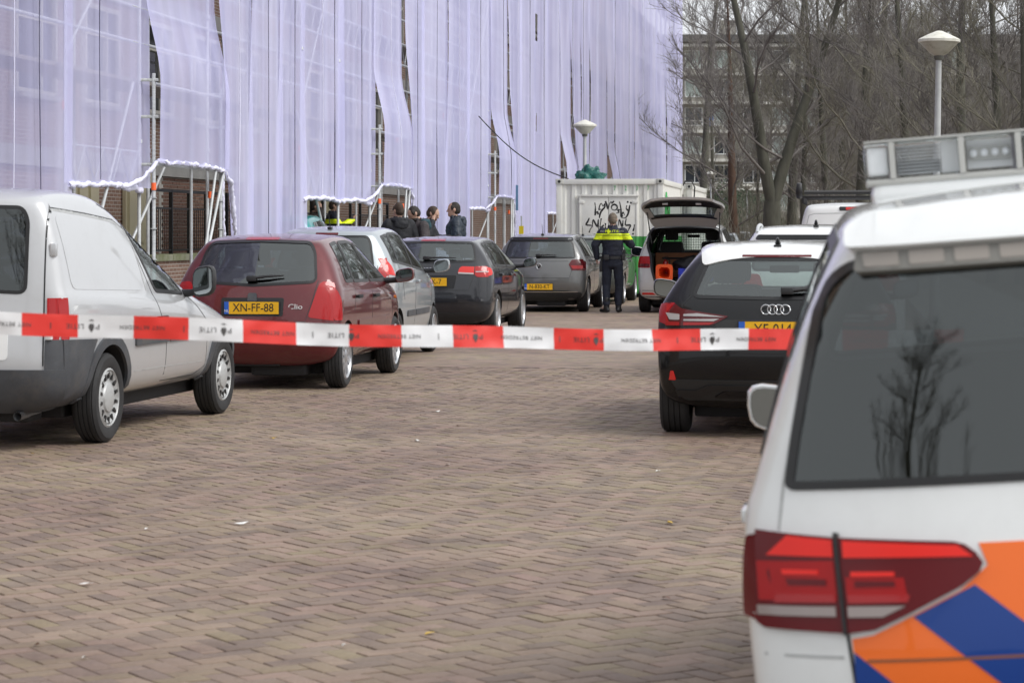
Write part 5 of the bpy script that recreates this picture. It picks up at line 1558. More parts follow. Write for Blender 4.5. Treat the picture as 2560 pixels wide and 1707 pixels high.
side_windows(a3, [(.66, .92, .10, .07), (.95, 1.72, .07, -.02), (1.79, 3.02, -.02, -.62)], 1.02, .975, zt, G_clear, G_clear)
windscreen(a3); a3.cut()
a3.both('tail_lamp', rnd_poly([(.40, .905), (.62, .895), (.62, 1.0), (.45, 1.005), (.42, .98)], [.02, 0, 0, .03, .03]), 'rear', M_redl, off=.007)
a3.both('tail_lamp', rnd_poly([(.63, .86), (.84, .86), (.84, 1.005), (.63, 1.005)], [.06, .02, .02, 0]), 'rear', M_red, off=.007)
a3.both('tail_lamp', rnd_poly([(.21, .865), (.33, .90), (.33, .985), (.225, 1.0)], [.0, .04, .03, .0]), 'right', M_redl, off=.008)
a3.both('lamp_lens', rnd_poly([(.41, .905), (.615, .895), (.615, .915), (.41, .925)], .004), 'rear', M_clear, off=.011)
a3.both('lamp_segment', rnd_poly([(.64, .925), (.84, .925), (.84, .938), (.64, .938)], .004), 'rear', M_clear, off=.011)
a3.panel('brake_lamp', rnd_poly([(-.17, 1.352), (.17, 1.352), (.165, 1.376), (-.165, 1.376)], .008), 'rear', M_red, off=.006)
a3.panel('plate_recess', rnd_poly([(-.36, .70), (.36, .70), (.39, .885), (-.39, .885)], .03), 'rear', P_black, off=.002)
a3.plate(0, .795, '82-RHK-7', eu=False, size=.105, sx=.86)
rings4(a3, .955, .062, .047)
a3.wiper(-.05, 1.10, .36, 1.105)
a3.seam('hatch_gap', [(-.63, 1.12), (-.625, .88), (-.55, .68), (.55, .68), (.625, .88), (.63, 1.12)], 'rear')
a3.seam('bumper_groove', [(-.84, .52), (0, .50), (.84, .52)], 'rear', .012)
a3.panel('bumper_insert', rnd_poly([(-.70, .23), (.70, .23), (.76, .37), (-.76, .37)], .03), 'rear', M_dkpl, off=.008)
for a in ([(.93, 1.31), (.95, 1.0), (.90, .72)], [(1.75, 1.34), (1.76, .95), (1.72, .32)], [(3.05, 1.0), (3.06, .7), (2.96, .34), (1.36, .32)]): a3.seam('door_gap', a, 'right')
a3.handle(1.02, .88, P_anth); a3.handle(1.88, .87, P_anth)
a3.wheels('spoke7', .215, rr=.225); a3.mirrors(P_anth, 2.85, 1.03, .20, .14); a3.seats()

# ---- warm grey hatchback
sp = hatch(2.564, .69, .80, 1.751, 1.461, .315, .20, wr=.62, belt=(.99, .94), iws=5, icowl=6, cr=.15,
           top=[(.36, 1.375), (.47, 1.405), (.95, 1.445), (1.5, 1.46), (2.1, 1.42), (2.4, 1.36), (3.15, 1.0), (3.6, .90), (3.9, .76), (3.98, .68)],
           rear=[(.20, .13), (.36, .02), (.55, -.01), (.62, .02), (.78, .05), (.92, .09), (1.0, .13), (1.375, .36)])
polo = Car('parked_car', sp, 'warm grey hatchback with round chrome badge, beside the standing police officer', 'car', 44.55 + 1.28, -5.72, P_grey, group='cars parked along the left kerb')
polo.window('rear_window', rnd_poly([(-.66, 1.0), (.66, 1.0), (.60, 1.26), (.56, 1.31), (-.56, 1.31), (-.60, 1.26)], [.04, .04, .1, .03, .03, .1]), 'rear', G_tint, frit=.04)
zt = [(0, 1.27), (.5, 1.315), (.95, 1.36), (1.5, 1.375), (2.1, 1.335), (2.4, 1.27), (2.8, 1.10), (3.0, 1.01)]
side_windows(polo, [(.52, .76, .08, .07), (.80, 1.58, .07, -.02), (1.65, 2.9, -.02, -.62)], 1.02, .975, zt, G_tint, G_tint)
windscreen(polo); polo.cut()
polo.panel('roof_spoiler', rnd_poly([(-.60, 1.315), (.60, 1.315), (.57, 1.375), (-.57, 1.375)], .02), 'rear', P_black, off=.012)
polo.panel('brake_lamp', rnd_poly([(-.14, 1.34), (.14, 1.34), (.14, 1.358), (-.14, 1.358)], .006), 'rear', M_redd, off=.016)
polo.both('tail_lamp', rnd_poly([(.545, .88), (.60, .77), (.84, .765), (.85, .975), (.60, .965)], .02), 'rear', M_redd, off=.007)
polo.both('lamp_segment', rnd_poly([(.58, .86), (.62, .80), (.80, .80), (.80, .86)], .02), 'rear', M_red, off=.011)
polo.both('tail_lamp', rnd_poly([(.19, .77), (.25, .77), (.33, .93), (.21, .97)], .01), 'right', M_redd, off=.008)
disc_badge(polo, .845, .105)
polo.plate(0, .47, 'N-830-KT', eu=True, size=.105, sx=.86)
polo.wiper(-.02, 1.03, .32, 1.04)
polo.seam('hatch_gap', [(-.70, .98), (-.60, .76), (-.56, .63), (.56, .63), (.60, .76), (.70, .98)], 'rear')
polo.seam('body_crease', [(-.54, .94), (.54, .94)], 'rear', .006)
polo.panel('bumper_insert', rnd_poly([(-.74, .22), (.74, .22), (.80, .36), (.50, .40), (-.50, .40), (-.80, .36)], .03), 'rear', M_dkpl, off=.008)
polo.panel('bumper_trim', [(-.72, .372), (.72, .372), (.70, .388), (-.70, .388)], 'rear', M_chrome, off=.012)
for a in ([(.78, 1.34), (.80, 1.0), (.78, .72)], [(1.61, 1.37), (1.62, .95), (1.58, .32)], [(2.92, 1.0), (2.93, .7), (2.84, .34), (1.2, .32)]): polo.seam('door_gap', a, 'right')
polo.handle(.90, .88, P_grey); polo.handle(1.75, .87, P_grey)
polo.wheels('spoke5', .205, rr=.22); polo.mirrors(P_grey, 2.72, 1.04, .20, .145); polo.seats(); polo.antenna(.62, 'whip')

# ---- dark car in front of the container
sp = hatch(2.60, .72, .85, 1.76, 1.45, .31, .20, wr=.62, belt=(.98, .93), iws=5, icowl=6, cr=.16,
           top=[(.42, 1.36), (.54, 1.39), (1.0, 1.435), (1.6, 1.45), (2.2, 1.41), (2.5, 1.34), (3.3, .98), (3.7, .88), (4.05, .74), (4.12, .66)],
           rear=[(.20, .12), (.36, .02), (.55, -.01), (.64, .03), (.80, .06), (.95, .10), (1.36, .42)])
far = Car('parked_car', sp, 'dirty olive grey car standing in front of the container, half behind the officer', 'car', 49.3 + 1.3, -5.50, P_dgrey, group='cars parked along the left kerb')
far.window('rear_window', rnd_poly([(-.60, 1.03), (.60, 1.03), (.55, 1.33), (-.55, 1.33)], .06), 'rear', G_tint, frit=.04)
zt = [(0, 1.26), (.55, 1.30), (1.0, 1.345), (1.6, 1.36), (2.2, 1.32), (2.5, 1.25), (2.9, 1.09), (3.1, 1.0)]
side_windows(far, [(.72, 1.72, .12, -.02), (1.79, 3.02, -.02, -.62)], 1.02, .975, zt, G_tint, G_tint)
windscreen(far); far.cut()
far.both('tail_lamp', rnd_poly([(.55, .80), (.84, .80), (.84, .98), (.60, .98)], .03), 'rear', M_red, off=.007)
for a in ([(1.75, 1.34), (1.76, .95), (1.72, .32)], [(3.05, 1.0), (3.06, .7), (2.96, .34), (1.36, .32)]): far.seam('door_gap', a, 'right')
far.handle(1.88, .87, P_dgrey); far.wheels('spoke5', .205, rr=.215); far.mirrors(P_dgrey, 2.95, 1.04, .25, .17); far.antenna(.7, 'whip')

# ---- black hatchback with white roof, right side
sp = hatch(2.563, .66, .806, 1.74, 1.409, .33, .20, wr=.60, belt=(.97, .92), iws=5, icowl=6, cr=.17,
           top=[(.40, 1.325), (.50, 1.36), (.95, 1.395), (1.5, 1.409), (2.1, 1.365), (2.4, 1.31), (3.15, .96), (3.6, .87), (3.88, .74), (3.95, .66)],
           rear=[(.20, .14), (.34, .03), (.50, -.01), (.62, -.01), (.70, .035), (.82, .055), (.90, .08), (.99, .13), (1.325, .42)],
           plan=[(0, .955), (.06, .985), (.2, 1), (.7, 1), (.88, .955), (1, .84)])
a1 = Car('parked_car', sp, 'black hatchback with white roof, right of the street behind the tape', 'car', 17.82 + 1.28, -.54, P_black, group='cars parked along the right kerb')
a1.window('rear_window', rnd_poly([(-.60, 1.01), (0, 1.0), (.60, 1.01), (.50, 1.26), (.46, 1.285), (-.46, 1.285), (-.50, 1.26)], [.05, 0, .05, .08, .03, .03, .08]), 'rear', G_clear, frit=.05)
zt = [(0, 1.22), (.5, 1.265), (.95, 1.31), (1.5, 1.325), (2.1, 1.285), (2.4, 1.22), (2.8, 1.06), (3.0, .98)]
side_windows(a1, [(.82, 1.58, .10, -.02), (1.65, 2.9, -.02, -.62)], 1.02, .955, zt, G_tint, G_tint)
windscreen(a1); a1.cut()
a1.panel('roof_panel', rnd_poly([(-.54, .40), (.54, .40), (.575, .9), (.57, 1.6), (.53, 2.33), (-.53, 2.33), (-.57, 1.6), (-.575, .9)], [.05, .05, .2, 0, .05, .05, 0, .2]), 'top', P_white, off=.010, grid=.05)
a1.panel('brake_lamp', rnd_poly([(-.25, 1.292), (.25, 1.292), (.25, 1.308), (-.25, 1.308)], .005), 'rear', M_redd, off=.010)
lampA = rnd_poly([(-.84, .80), (-.45, .81), (-.335, .875), (-.55, .905), (-.68, .925), (-.735, .965), (-.84, .97)], [.02, .02, .01, .04, .02, .02, .02])
a1.both('tail_lamp', [(-a, b) for a, b in lampA], 'rear', M_redd, off=.007)
a1.both('tail_lamp', rnd_poly([(.21, .81), (.27, .83), (.36, .955), (.24, .965)], .01), 'right', M_red, off=.008)
a1.both('lamp_segment', rnd_poly([(.36, .868), (.66, .872), (.66, .885), (.56, .893)], .004), 'rear', M_clear, off=.011)
a1.both('lamp_segment', rnd_poly([(.44, .838), (.66, .838), (.66, .85), (.40, .856)], .004), 'rear', M_clear, off=.011)
a1.both('lamp_segment', rnd_poly([(.69, .845), (.76, .845), (.81, .895), (.69, .885)], .006), 'rear', M_clear, off=.011)
a1.both('lamp_segment', rnd_poly([(.69, .805), (.83, .803), (.83, .955), (.74, .955), (.79, .89), (.77, .83), (.69, .83)], .008), 'rear', M_red, off=.0105)
a1.both('lamp_segment', rnd_poly([(.47, .813), (.66, .806), (.66, .828), (.43, .83)], .004), 'rear', M_red, off=.0105)
rings4(a1, .925, .068, .046)
a1.panel('plate_recess', rnd_poly([(-.40, .70), (.40, .70), (.44, .85), (-.44, .85)], .03), 'rear', M_dkpl, off=.002)
a1.plate(0, .785, 'XF-014-F', size=.105, sx=.86)
a1.wiper(.08, 1.035, .40, 1.06, .017)
a1.seam('hatch_gap', [(-.61, 1.02), (-.675, .95), (-.665, .84), (-.60, .665), (.60, .665), (.665, .84), (.675, .95), (.61, 1.02)], 'rear', .009)
a1.panel('bumper_insert', rnd_poly([(-.66, .27), (.66, .27), (.76, .42), (-.76, .42)], .03), 'rear', M_dkpl, off=.006)
a1.both('bumper_trim', rnd_poly([(.0, .345), (.44, .345), (.53, .30), (.70, .30), (.72, .345), (.57, .345), (.48, .385), (.0, .385)], .006), 'rear', M_seal, off=.014)
a1.panel('bumper_lip', rnd_poly([(-.44, .30), (.44, .30), (.36, .345), (-.36, .345)], .01), 'rear', P_black, off=.018)
a1.both('reflector', rnd_poly([(.715, .415), (.775, .415), (.765, .48), (.735, .48)], .008), 'rear', M_redl, off=.010)
a1.seam('bumper_gap', [(-.84, .80), (-.70, .70), (-.60, .665)], 'rear'); a1.seam('bumper_gap', [(.84, .80), (.70, .70), (.60, .665)], 'rear')
for a in ([(.86, 1.25), (.84, .98), (.80, .72)], [(1.61, 1.33), (1.62, .93), (1.58, .32)], [(2.92, .98), (2.93, .7), (2.84, .34), (1.2, .32)]): a1.seam('door_gap', a, 'left')
a1.wheels('spoke5', .215, rr=.225); a1.mirrors(P_black, 2.62, 1.015, .21, .155, out=.0); a1.seats(); a1.antenna(.62, 'fin')
p = a1.antenna(.62, 'fin') if False else None

# ---- white car ahead of it
sp = hatch(2.59, .78, .864, 1.82, 1.56, .34, .22, wr=.64, belt=(1.05, 1.0), iws=5, icowl=6, cr=.16,
           top=[(.36, 1.47), (.48, 1.51), (1.0, 1.55), (1.6, 1.56), (2.2, 1.52), (2.5, 1.46), (3.3, 1.06), (3.75, .98), (4.05, .82), (4.15, .74)],
           rear=[(.22, .13), (.38, .02), (.6, -.01), (.75, .03), (.95, .07), (1.1, .12), (1.47, .38)])
troc = Car('parked_car', sp, 'white car with black roof rails, just beyond the black hatchback with white roof', 'car', 24.6 + 1.3, -.36, P_white, group='cars parked along the right kerb')
troc.window('rear_window', rnd_poly([(-.63, 1.10), (.63, 1.10), (.57, 1.38), (-.57, 1.38)], .06), 'rear', G_tint, frit=.04)
zt = [(0, 1.36), (.5, 1.41), (1.0, 1.46), (1.6, 1.475), (2.2, 1.44), (2.5, 1.37), (2.9, 1.19), (3.1, 1.09)]
side_windows(troc, [(.70, 1.72, .10, -.02), (1.79, 3.02, -.02, -.62)], 1.10, 1.04, zt, G_tint, G_tint)
windscreen(troc); troc.cut()
troc.panel('roof_spoiler', rnd_poly([(-.60, 1.40), (.60, 1.40), (.57, 1.445), (-.57, 1.445)], .02), 'rear', P_black, off=.012)
troc.both('tail_lamp', rnd_poly([(.50, .90), (.86, .90), (.86, 1.06), (.55, 1.06)], .03), 'rear', M_red, off=.007)
troc.plate(0, .85, 'K-', eu=True) if False else None
for s in (1, -1):
    bm = bmesh.new(); pts = []
    for i in range(9):
        d = .60 + 1.75 * i / 8; p, n = troc.hit(s * .59, d, 'top'); pts.append(p + Vector((0, 0, .03 if 0 < i < 8 else -.005)))
    tube(bm, pts, .018, 8); obj('roof_rail', bm, M_galv if s < 0 else M_black, troc.root, True)
troc.seam('hatch_gap', [(-.68, 1.06), (-.62, .70), (.62, .70), (.68, 1.06)], 'rear')
troc.wheels('spoke5', .215, rr=.23); troc.mirrors(P_white, 2.80, 1.12, .22, .16); troc.seats(); troc.antenna(.75, 'fin')
# ---- silver people carrier with its tailgate open
sp = hatch(2.678, .81, .909, 1.794, 1.635, .325, .22, wr=.665, belt=(1.06, 1.0), iws=5, icowl=6, cr=.13, floor=.57, tailwall=.03,
           top=[(.18, 1.575), (.30, 1.605), (.9, 1.632), (1.7, 1.64), (2.3, 1.60), (2.65, 1.53), (3.45, 1.06), (3.95, .95), (4.25, .80), (4.32, .72)],
           rear=[(.22, .12), (.38, .01), (.5, -.01), (.62, .02), (.9, .04), (1.1, .06), (1.575, .19)])
tour = Car('police_carrier', sp, 'silver people carrier with tailgate raised and open boot, right of the officer', 'car', 44.5 + 1.34, -3.02, P_lsilver)
open_poly = rnd_poly([(-.52, .575), (.52, .575), (.585, .80), (.60, 1.04), (.675, 1.22), (.62, 1.50), (.50, 1.545), (-.50, 1.545), (-.62, 1.50), (-.675, 1.22), (-.60, 1.04), (-.585, .80)], [.05, .05, .05, .08, .1, .1, .05, .05, .1, .1, .08, .05])
tour.cuts.append((open_poly, 'rear'))
zt = [(0, 1.46), (.3, 1.50), (.9, 1.535), (1.7, 1.55), (2.3, 1.515), (2.65, 1.44), (3.0, 1.25), (3.25, 1.10)]
side_windows(tour, [(.30, 1.0, .10, .04), (1.06, 1.86, .04, -.02), (1.93, 3.15, -.02, -.62)], 1.12, 1.05, zt, G_dark, G_dark)
windscreen(tour); tour.cut()
tour.panel('boot_seal', off_poly(open_poly, .035), 'rear', M_seal, off=.012, ring=off_poly(open_poly, -.004))
tour.both('tail_lamp', rnd_poly([(.635, .825), (.86, .825), (.86, 1.035), (.625, 1.035)], .02), 'rear', M_red, off=.008)
tour.both('lamp_segment', rnd_poly([(.645, .84), (.84, .84), (.84, .90), (.645, .90)], .01), 'rear', M_redd, off=.012)
tour.both('tail_lamp', rnd_poly([(.16, .83), (.24, .83), (.21, 1.03), (.175, 1.03)], .01), 'right', M_red, off=.009)
tour.both('reflector', rnd_poly([(.53, .335), (.78, .335), (.78, .372), (.58, .372)], .012), 'rear', M_redl, off=.008)
tour.seam('bumper_groove', [(-.86, .41), (.86, .41)], 'rear', .008)
tour.panel('bumper_insert', rnd_poly([(-.80, .225), (.80, .225), (.82, .30), (-.82, .30)], .02), 'rear', M_dkpl, off=.006)
for a in ([(1.02, 1.5), (1.04, 1.05), (1.0, .8)], [(1.89, 1.55), (1.90, 1.0), (1.86, .36)]): tour.seam('door_gap', a, 'right')
tour.handle(1.16, .96, P_lsilver); tour.handle(2.02, .95, P_lsilver)
tour.wheels('cover', .205, rr=.21, rim_mat=M_steelrim); tour.mirrors(P_lsilver, 2.9, 1.10, .26, .19, out=.08); tour.seats(rear=False)
# tailgate: curved outer skin, inner trim and pane, hinged at the roof edge
bm = bmesh.new()
HP = Vector((0, sp['y0'] + .20, 1.59)); ang = radians(25)
def gate(u, x, lift):                                           # u from hinge to free edge, bulging outwards
    r = u * 1.12; bow = .10 * sin(pi * min(1, u * 1.05)) + lift
    return HP + Vector((x, -r * cos(ang) - bow * sin(ang) * -1 * 0 - 0.0, r * sin(ang))) + Vector((0, -sin(ang), cos(ang))) * bow * .9
wid = [(0, .56), (.12, .62), (.35, .69), (.55, .76), (.72, .73), (.9, .64), (1.0, .57)]
def skin(bm, lift, mi, inset=0.0, u0=0.0, u1=1.0, nu=16, nx=12, hole=False):
    g = [[bm.verts.new(gate(lerp(u0, u1, i / nu), (interp(wid, lerp(u0, u1, i / nu)) - inset) * (2 * j / nx - 1), lift - .05 * (abs(2 * j / nx - 1)) ** 3)) for j in range(nx + 1)] for i in range(nu + 1)]
    for i in range(nu):
        for j in range(nx):
            if hole and .25 < (i + .5) / nu < .60 and 0 < j < nx - 1: continue
            f = bm.faces.new((g[i][j], g[i + 1][j], g[i + 1][j + 1], g[i][j + 1])); f.material_index = mi
    return g
A = skin(bm, .05, 0, hole=True); B = skin(bm, .0, 1, .01, hole=True)
n = len(A); mcols = len(A[0])
def edge_loop(g): return [g[i][0] for i in range(n)] + [g[n - 1][j] for j in range(1, mcols)] + [g[i][-1] for i in range(n - 2, -1, -1)] + [g[0][j] for j in range(mcols - 2, 0, -1)]
la, lb = edge_loop(A), edge_loop(B)
for i in range(len(la)):
    f = bm.faces.new((la[i], la[(i + 1) % len(la)], lb[(i + 1) % len(lb)], lb[i])); f.material_index = 0
bmesh.ops.recalc_face_normals(bm, faces=bm.faces)
M_trim = mat('light grey cabin trim', (0.42, 0.42, 0.41), 0.8)
tg = obj('tailgate', bm, [P_lsilver, M_trim], tour.root, True, 40)
bm = bmesh.new(); skin(bm, .02, 0, .06, .22, .63); o = obj('tailgate_pane', bm, glass_mat('tailgate glass', (.42, .46, .46), 1.3), tg, True)
bm = bmesh.new(); skin(bm, -.006, 0, .06, .22, .26, 2); skin(bm, -.006, 0, .06, .58, .62, 2); obj('pane_frame', bm, M_seal, tg, True)
bm = bmesh.new(); skin(bm, -.030, 0, .05, .62, .98, 6)
for x in (-.30, .0, .30):
    q = gate(.86, x, -.045); bx(bm, q, (.10 if x else .07, .05, .03), Matrix.Rotation(-ang, 4, 'X'), .008, mi=1 if x else 0)
obj('tailgate_trim', bm, [mat('dark tailgate trim', (0.022, 0.022, 0.022), .6, spec=.12), M_white], tg, True, 40)
for s in (1, -1):
    bm = bmesh.new(); tube(bm, [HP + Vector((s * .62, .08, -.32)), gate(.42, s * .66, -.02)], [.014, .009], 8); obj('gas_strut', bm, M_seal, tour.root, True)
# load space: floor, partition, grille
yb = sp['y0']
bm = bmesh.new(); bx(bm, (0, yb + 1.22, .86), (1.24, .03, .46), None, .006); bx(bm, (.0, yb + 1.19, .99), (1.0, .02, .03), mi=1)
obj('load_partition', bm, [mat('brown board', (0.30, 0.12, 0.05), .7, var=.15, vscale=4), M_inner], tour.root, True, 40)
bm = bmesh.new()
for i in range(27): bx(bm, (-.58 + 1.16 * i / 26, yb + 1.24, 1.30), (.006, .006, .42))
for i in range(10): bx(bm, (0, yb + 1.246, 1.10 + .42 * i / 9), (1.18, .006, .006))
obj('dog_grille', bm, M_seal, tour.root)

M_cone = mat('orange cone plastic', (0.85, 0.10, 0.012), .45, var=.1, vscale=12)
bm = bmesh.new()                                                # cone on its side, hollow base towards the street
bs = rnd_poly([(-.155, -.155), (.155, -.155), (.155, .155), (-.155, .155)], .07); nb = len(bs)
def ringpts(r, z): return [(r * cos(atan2(y, x)), r * sin(atan2(y, x)), z) for x, y in bs]
prof = [[(x, y, 0) for x, y in bs], [(x, y, .035) for x, y in bs], ringpts(.125, .045), ringpts(.03, .50), ringpts(.02, .50), ringpts(.112, .03), ringpts(.115, 0)]
vr = [[bm.verts.new(p) for p in r] for r in prof]
for a, b in zip(vr, vr[1:] + vr[:1]):
    for i in range(nb): bm.faces.new((a[i], a[(i + 1) % nb], b[(i + 1) % nb], b[i]))
bmesh.ops.recalc_face_normals(bm, faces=bm.faces)
Mr = Matrix.Rotation(-pi / 2, 4, 'X')
cone = obj('traffic_cone', bm, M_cone, None, True, 40)
tag(cone, 'orange traffic cone lying in the open boot, hollow base outwards', 'traffic cone')
R8 = Matrix.Rotation(STREET_ROT, 4, 'Z')
def in_tour(x, y, z): return Matrix.Translation(tour.root.location) @ R8 @ Matrix.Translation((x, yb + y, z))
cone.matrix_world = in_tour(-.375, .12, .735) @ Mr
M_crate = mat('blue crate plastic', (0.012, 0.03, 0.42), .45)
bm = bmesh.new()
cx, cw, cd, ch = .17, .62, .36, .24
bx(bm, (0, 0, .01), (cw, cd, .02)); bx(bm, (0, -cd / 2, .07), (cw, .015, .13)); bx(bm, (0, cd / 2, ch / 2), (cw, .015, ch))
for s in (1, -1):
    bx(bm, (s * cw / 2, 0, ch / 2), (.015, cd, ch)); bx(bm, (s * (cw / 2 - .04), -cd / 2 - .001, .18), (.09, .017, .12))
for i in range(7): bx(bm, (-cw / 2 + .06 + i * .083, -cd / 2 - .010, .07), (.012, .008, .12))
bx(bm, (0, -cd / 2 - .01, .138), (cw + .02, .03, .015))
crate = obj('crate', bm, M_crate); tag(crate, 'blue plastic crate with cut down front in the open boot', 'crate'); crate.matrix_world = in_tour(.20, .30, .575)
bm = bmesh.new()
lathe(bm, [(0, 0), (.052, 0), (.055, .02), (.055, .24), (.045, .275), (.02, .29), (.02, .31), (0, .312)], 16)
tube(bm, [(0, 0, .31), (.0, -.03, .335), (.05, -.05, .33)], .012, 6, mi=1); bx(bm, (0, 0, .33), (.05, .03, .03), mi=1)
tube(bm, [(.02, 0, .32), (.08, 0, .30), (.085, -.01, .16)], .011, 6, mi=1); tube(bm, [(-.05, -.02, .345), (.06, -.02, .37)], .008, 6, mi=1)
ex = obj('fire_extinguisher', bm, [mat('extinguisher red', (.40, .012, .012), .3, coat=.6), M_black], None, True, 40)
tag(ex, 'small red fire extinguisher standing behind the orange cone', 'extinguisher'); ex.matrix_world = in_tour(-.40, .72, .66)
bm = bmesh.new(); bmesh.ops.create_icosphere(bm, subdivisions=4, radius=1)
for v in bm.verts:
    p = v.co.copy(); k = 1 + .22 * noise.noise(p * 1.6) + .10 * noise.noise(p * 4.0 + Vector((3, 1, 0)))
    v.co = Vector((p.x * .26 * k, p.y * .17 * k, max(-.10, p.z * .15 * k + .03 * sin(p.x * 3))))
bag = obj('holdall', bm, mat('black bag fabric', (0.012, 0.012, 0.014), .65, bump=.4, bscale=30), None, True)
tag(bag, 'crumpled black holdall lying above the blue crate in the boot', 'bag'); bag.matrix_world = in_tour(.02, .62, .88)
bm = bmesh.new(); bx(bm, (0, 0, .15), (.30, .22, .30), None, .03); bx(bm, (0, -.115, .2), (.22, .02, .12), None, .01); tube(bm, [(-.10, -.1, .30), (-.08, -.1, .35), (.08, -.1, .35), (.10, -.1, .30)], .01, 6)
case = obj('equipment_case', bm, mat('black case', (0.015, 0.015, 0.016), .5), None, True, 40)
tag(case, 'upright black case on the right of the open boot', 'case'); case.matrix_world = in_tour(.42, .80, .80)

# ---- white panel van further along the right side
sp = hatch(3.10, .80, .88, 1.95, 1.99, .34, .25, wr=.80, belt=(1.15, 1.12), iws=4, icowl=5, cr=.06,
           top=[(.10, 1.90), (.20, 1.97), (.9, 1.99), (2.6, 1.99), (3.0, 1.93), (3.9, 1.22), (4.3, 1.08), (4.6, .90), (4.7, .80)],
           rear=[(.25, .08), (.42, .0), (.6, -.01), (.9, .03), (1.3, .045), (1.90, .10)])
wv = Car('parked_van', sp, 'white panel van with a pipe carrier on its roof, right side of street', 'van', 40.9 + 2.35, -.02, P_white, group='cars parked along the right kerb', cavity=False)
wv.cut()
wv.panel('brake_lamp', rnd_poly([(-.19, 1.84), (.13, 1.84), (.13, 1.90), (-.19, 1.90)], .02), 'rear', M_seal, off=.012)
wv.panel('lamp_lens', rnd_poly([(-.08, 1.848), (.12, 1.848), (.12, 1.893), (-.08, 1.893)], .015), 'rear', M_redl, off=.018)
wv.seam('door_gap', [(0.18, 1.92), (.18, .6)], 'rear', .012)
wv.seam('door_groove', [(-.72, .9), (-.74, 1.6), (-.70, 1.76), (-.60, 1.79), (.14, 1.80)], 'rear', .014, m=M_steelrim)
wv.seam('door_gap', [(-.86, .6), (-.87, 1.5), (-.84, 1.95)], 'rear', .010)
wv.both('tail_lamp', rnd_poly([(.84, .9), (.95, .9), (.94, 1.45), (.84, 1.45)], .02), 'rear', M_red, off=.008)
wv.both('window_panel', rnd_poly([(2.5, 1.2), (3.5, 1.2), (2.95, 1.75), (2.5, 1.78)], .06), 'right', M_glass, off=.006)
wv.panel('windscreen', rnd_poly([(-.78, 1.28), (.78, 1.28), (.66, 1.85), (-.66, 1.85)], .06), 'front', M_glass, off=.006)
p, n = wv.hit(.0, 1.22, 'rear'); wv.wheels('cover', .205, rr=.21, rim_mat=M_steelrim); wv.mirrors(M_black, 3.55, 1.35, .20, .28)
y0 = sp['y0']
for y in (.35, 1.6, 2.7):
    bm = bmesh.new(); bx(bm, (0, y0 + y, 2.075), (1.72, .05, .04), None, .008)
    for s in (1, -1): bx(bm, (s * .80, y0 + y, 2.02), (.05, .06, .11), None, .01)
    obj('roof_bar', bm, M_black, wv.root, True, 40)
bm = bmesh.new(); tube(bm, [(-.78, y0 + .15, 2.15), (.82, y0 + .15, 2.15)], .035, 12); obj('rack_roller', bm, M_black, wv.root, True)
bm = bmesh.new(); tube(bm, [(-.86, y0 + .18, 2.06), (-.87, y0 + .14, 2.16), (-.86, y0 + .10, 2.30)], [.05, .06, .045], 10); obj('rack_post', bm, M_black, wv.root, True)

# ---- white cab beyond it, teal small car behind the net, distant parked cars
def plain_car(name, label, s, t, H, L, W, pm, rot=STREET_ROT, group=None, cat='car', lamps=True, z=0.0, spoke='spoke5'):
    k = H / 1.45; f = L / 4.2
    sp = hatch(2.6 * f, .75 * f, .85 * f, W, H, .31, .20, wr=W * .355, belt=(.98 * k, .93 * k), iws=5, icowl=6, cr=.15,
               top=[(.42 * f, 1.36 * k), (.54 * f, 1.39 * k), (1.0 * f, 1.435 * k), (1.6 * f, 1.45 * k), (2.2 * f, 1.41 * k), (2.5 * f, 1.34 * k), (3.3 * f, .98 * k), (3.7 * f, .88 * k), (4.05 * f, .74 * k), (4.12 * f, .66 * k)],
               rear=[(.20, .12), (.36, .02), (.55, -.01), (.64, .03), (.80, .06), (.95 * k, .10), (1.36 * k, .42 * f)])
    c = Car(name, sp, label, cat, s, t, pm, rot=rot, group=group, cavity=False, level=1, z=z)
    c.cut()
    w = sp['wr']
    c.panel('rear_window', rnd_poly([(-w * .98, 1.03 * k), (w * .98, 1.03 * k), (w * .88, 1.33 * k), (-w * .88, 1.33 * k)], .06), 'rear', M_glass, off=.005, grid=.1)
    c.both('side_window', rnd_poly([(.72 * f, 1.02 * k), (1.75 * f, 1.0 * k), (1.73 * f, 1.35 * k), (.84 * f, 1.31 * k)], .05), 'right', M_glass, off=.005, grid=.12)
    c.both('side_window', rnd_poly([(1.80 * f, 1.0 * k), (3.02 * f, .98 * k), (2.5 * f, 1.24 * k), (1.80 * f, 1.35 * k)], .05), 'right', M_glass, off=.005, grid=.12)
    c.panel('windscreen', rnd_poly([(-w * 1.1, 1.03 * k), (w * 1.1, 1.03 * k), (w * .85, 1.30 * k), (-w * .85, 1.30 * k)], .05), 'front', M_glass, off=.005, grid=.12)
    if lamps: c.both('tail_lamp', rnd_poly([(W * .31, .80 * k), (W * .48, .80 * k), (W * .48, 1.0 * k), (W * .34, 1.0 * k)], .03), 'rear', M_red, off=.007, grid=.1)
    c.wheels(spoke, .2, rr=.2); c.mirrors(pm, 2.95 * f, 1.04 * k, .2, .15)
    return c
plain_car('parked_van', 'low white cab seen just left of the white panel van', 66.0, -.2, 2.05, 5.0, 1.95, P_white, cat='van')
teal = plain_car('parked_car', 'teal small car parked under the scaffold behind the netting', 43.0, -10.15, 1.68, 3.3, 1.60, P_teal, rot=STREET_ROT, z=.13)
g = 'cars far down the left kerb'
plain_car('parked_car', 'silver blue car far off behind the people carrier', 108.0, -5.7, 1.47, 4.2, 1.75, P_silver, group=g)
plain_car('parked_car', 'grey estate car with roof rails far off beside silver blue car', 121.0, -5.6, 1.52, 4.5, 1.78, P_grey, group=g)
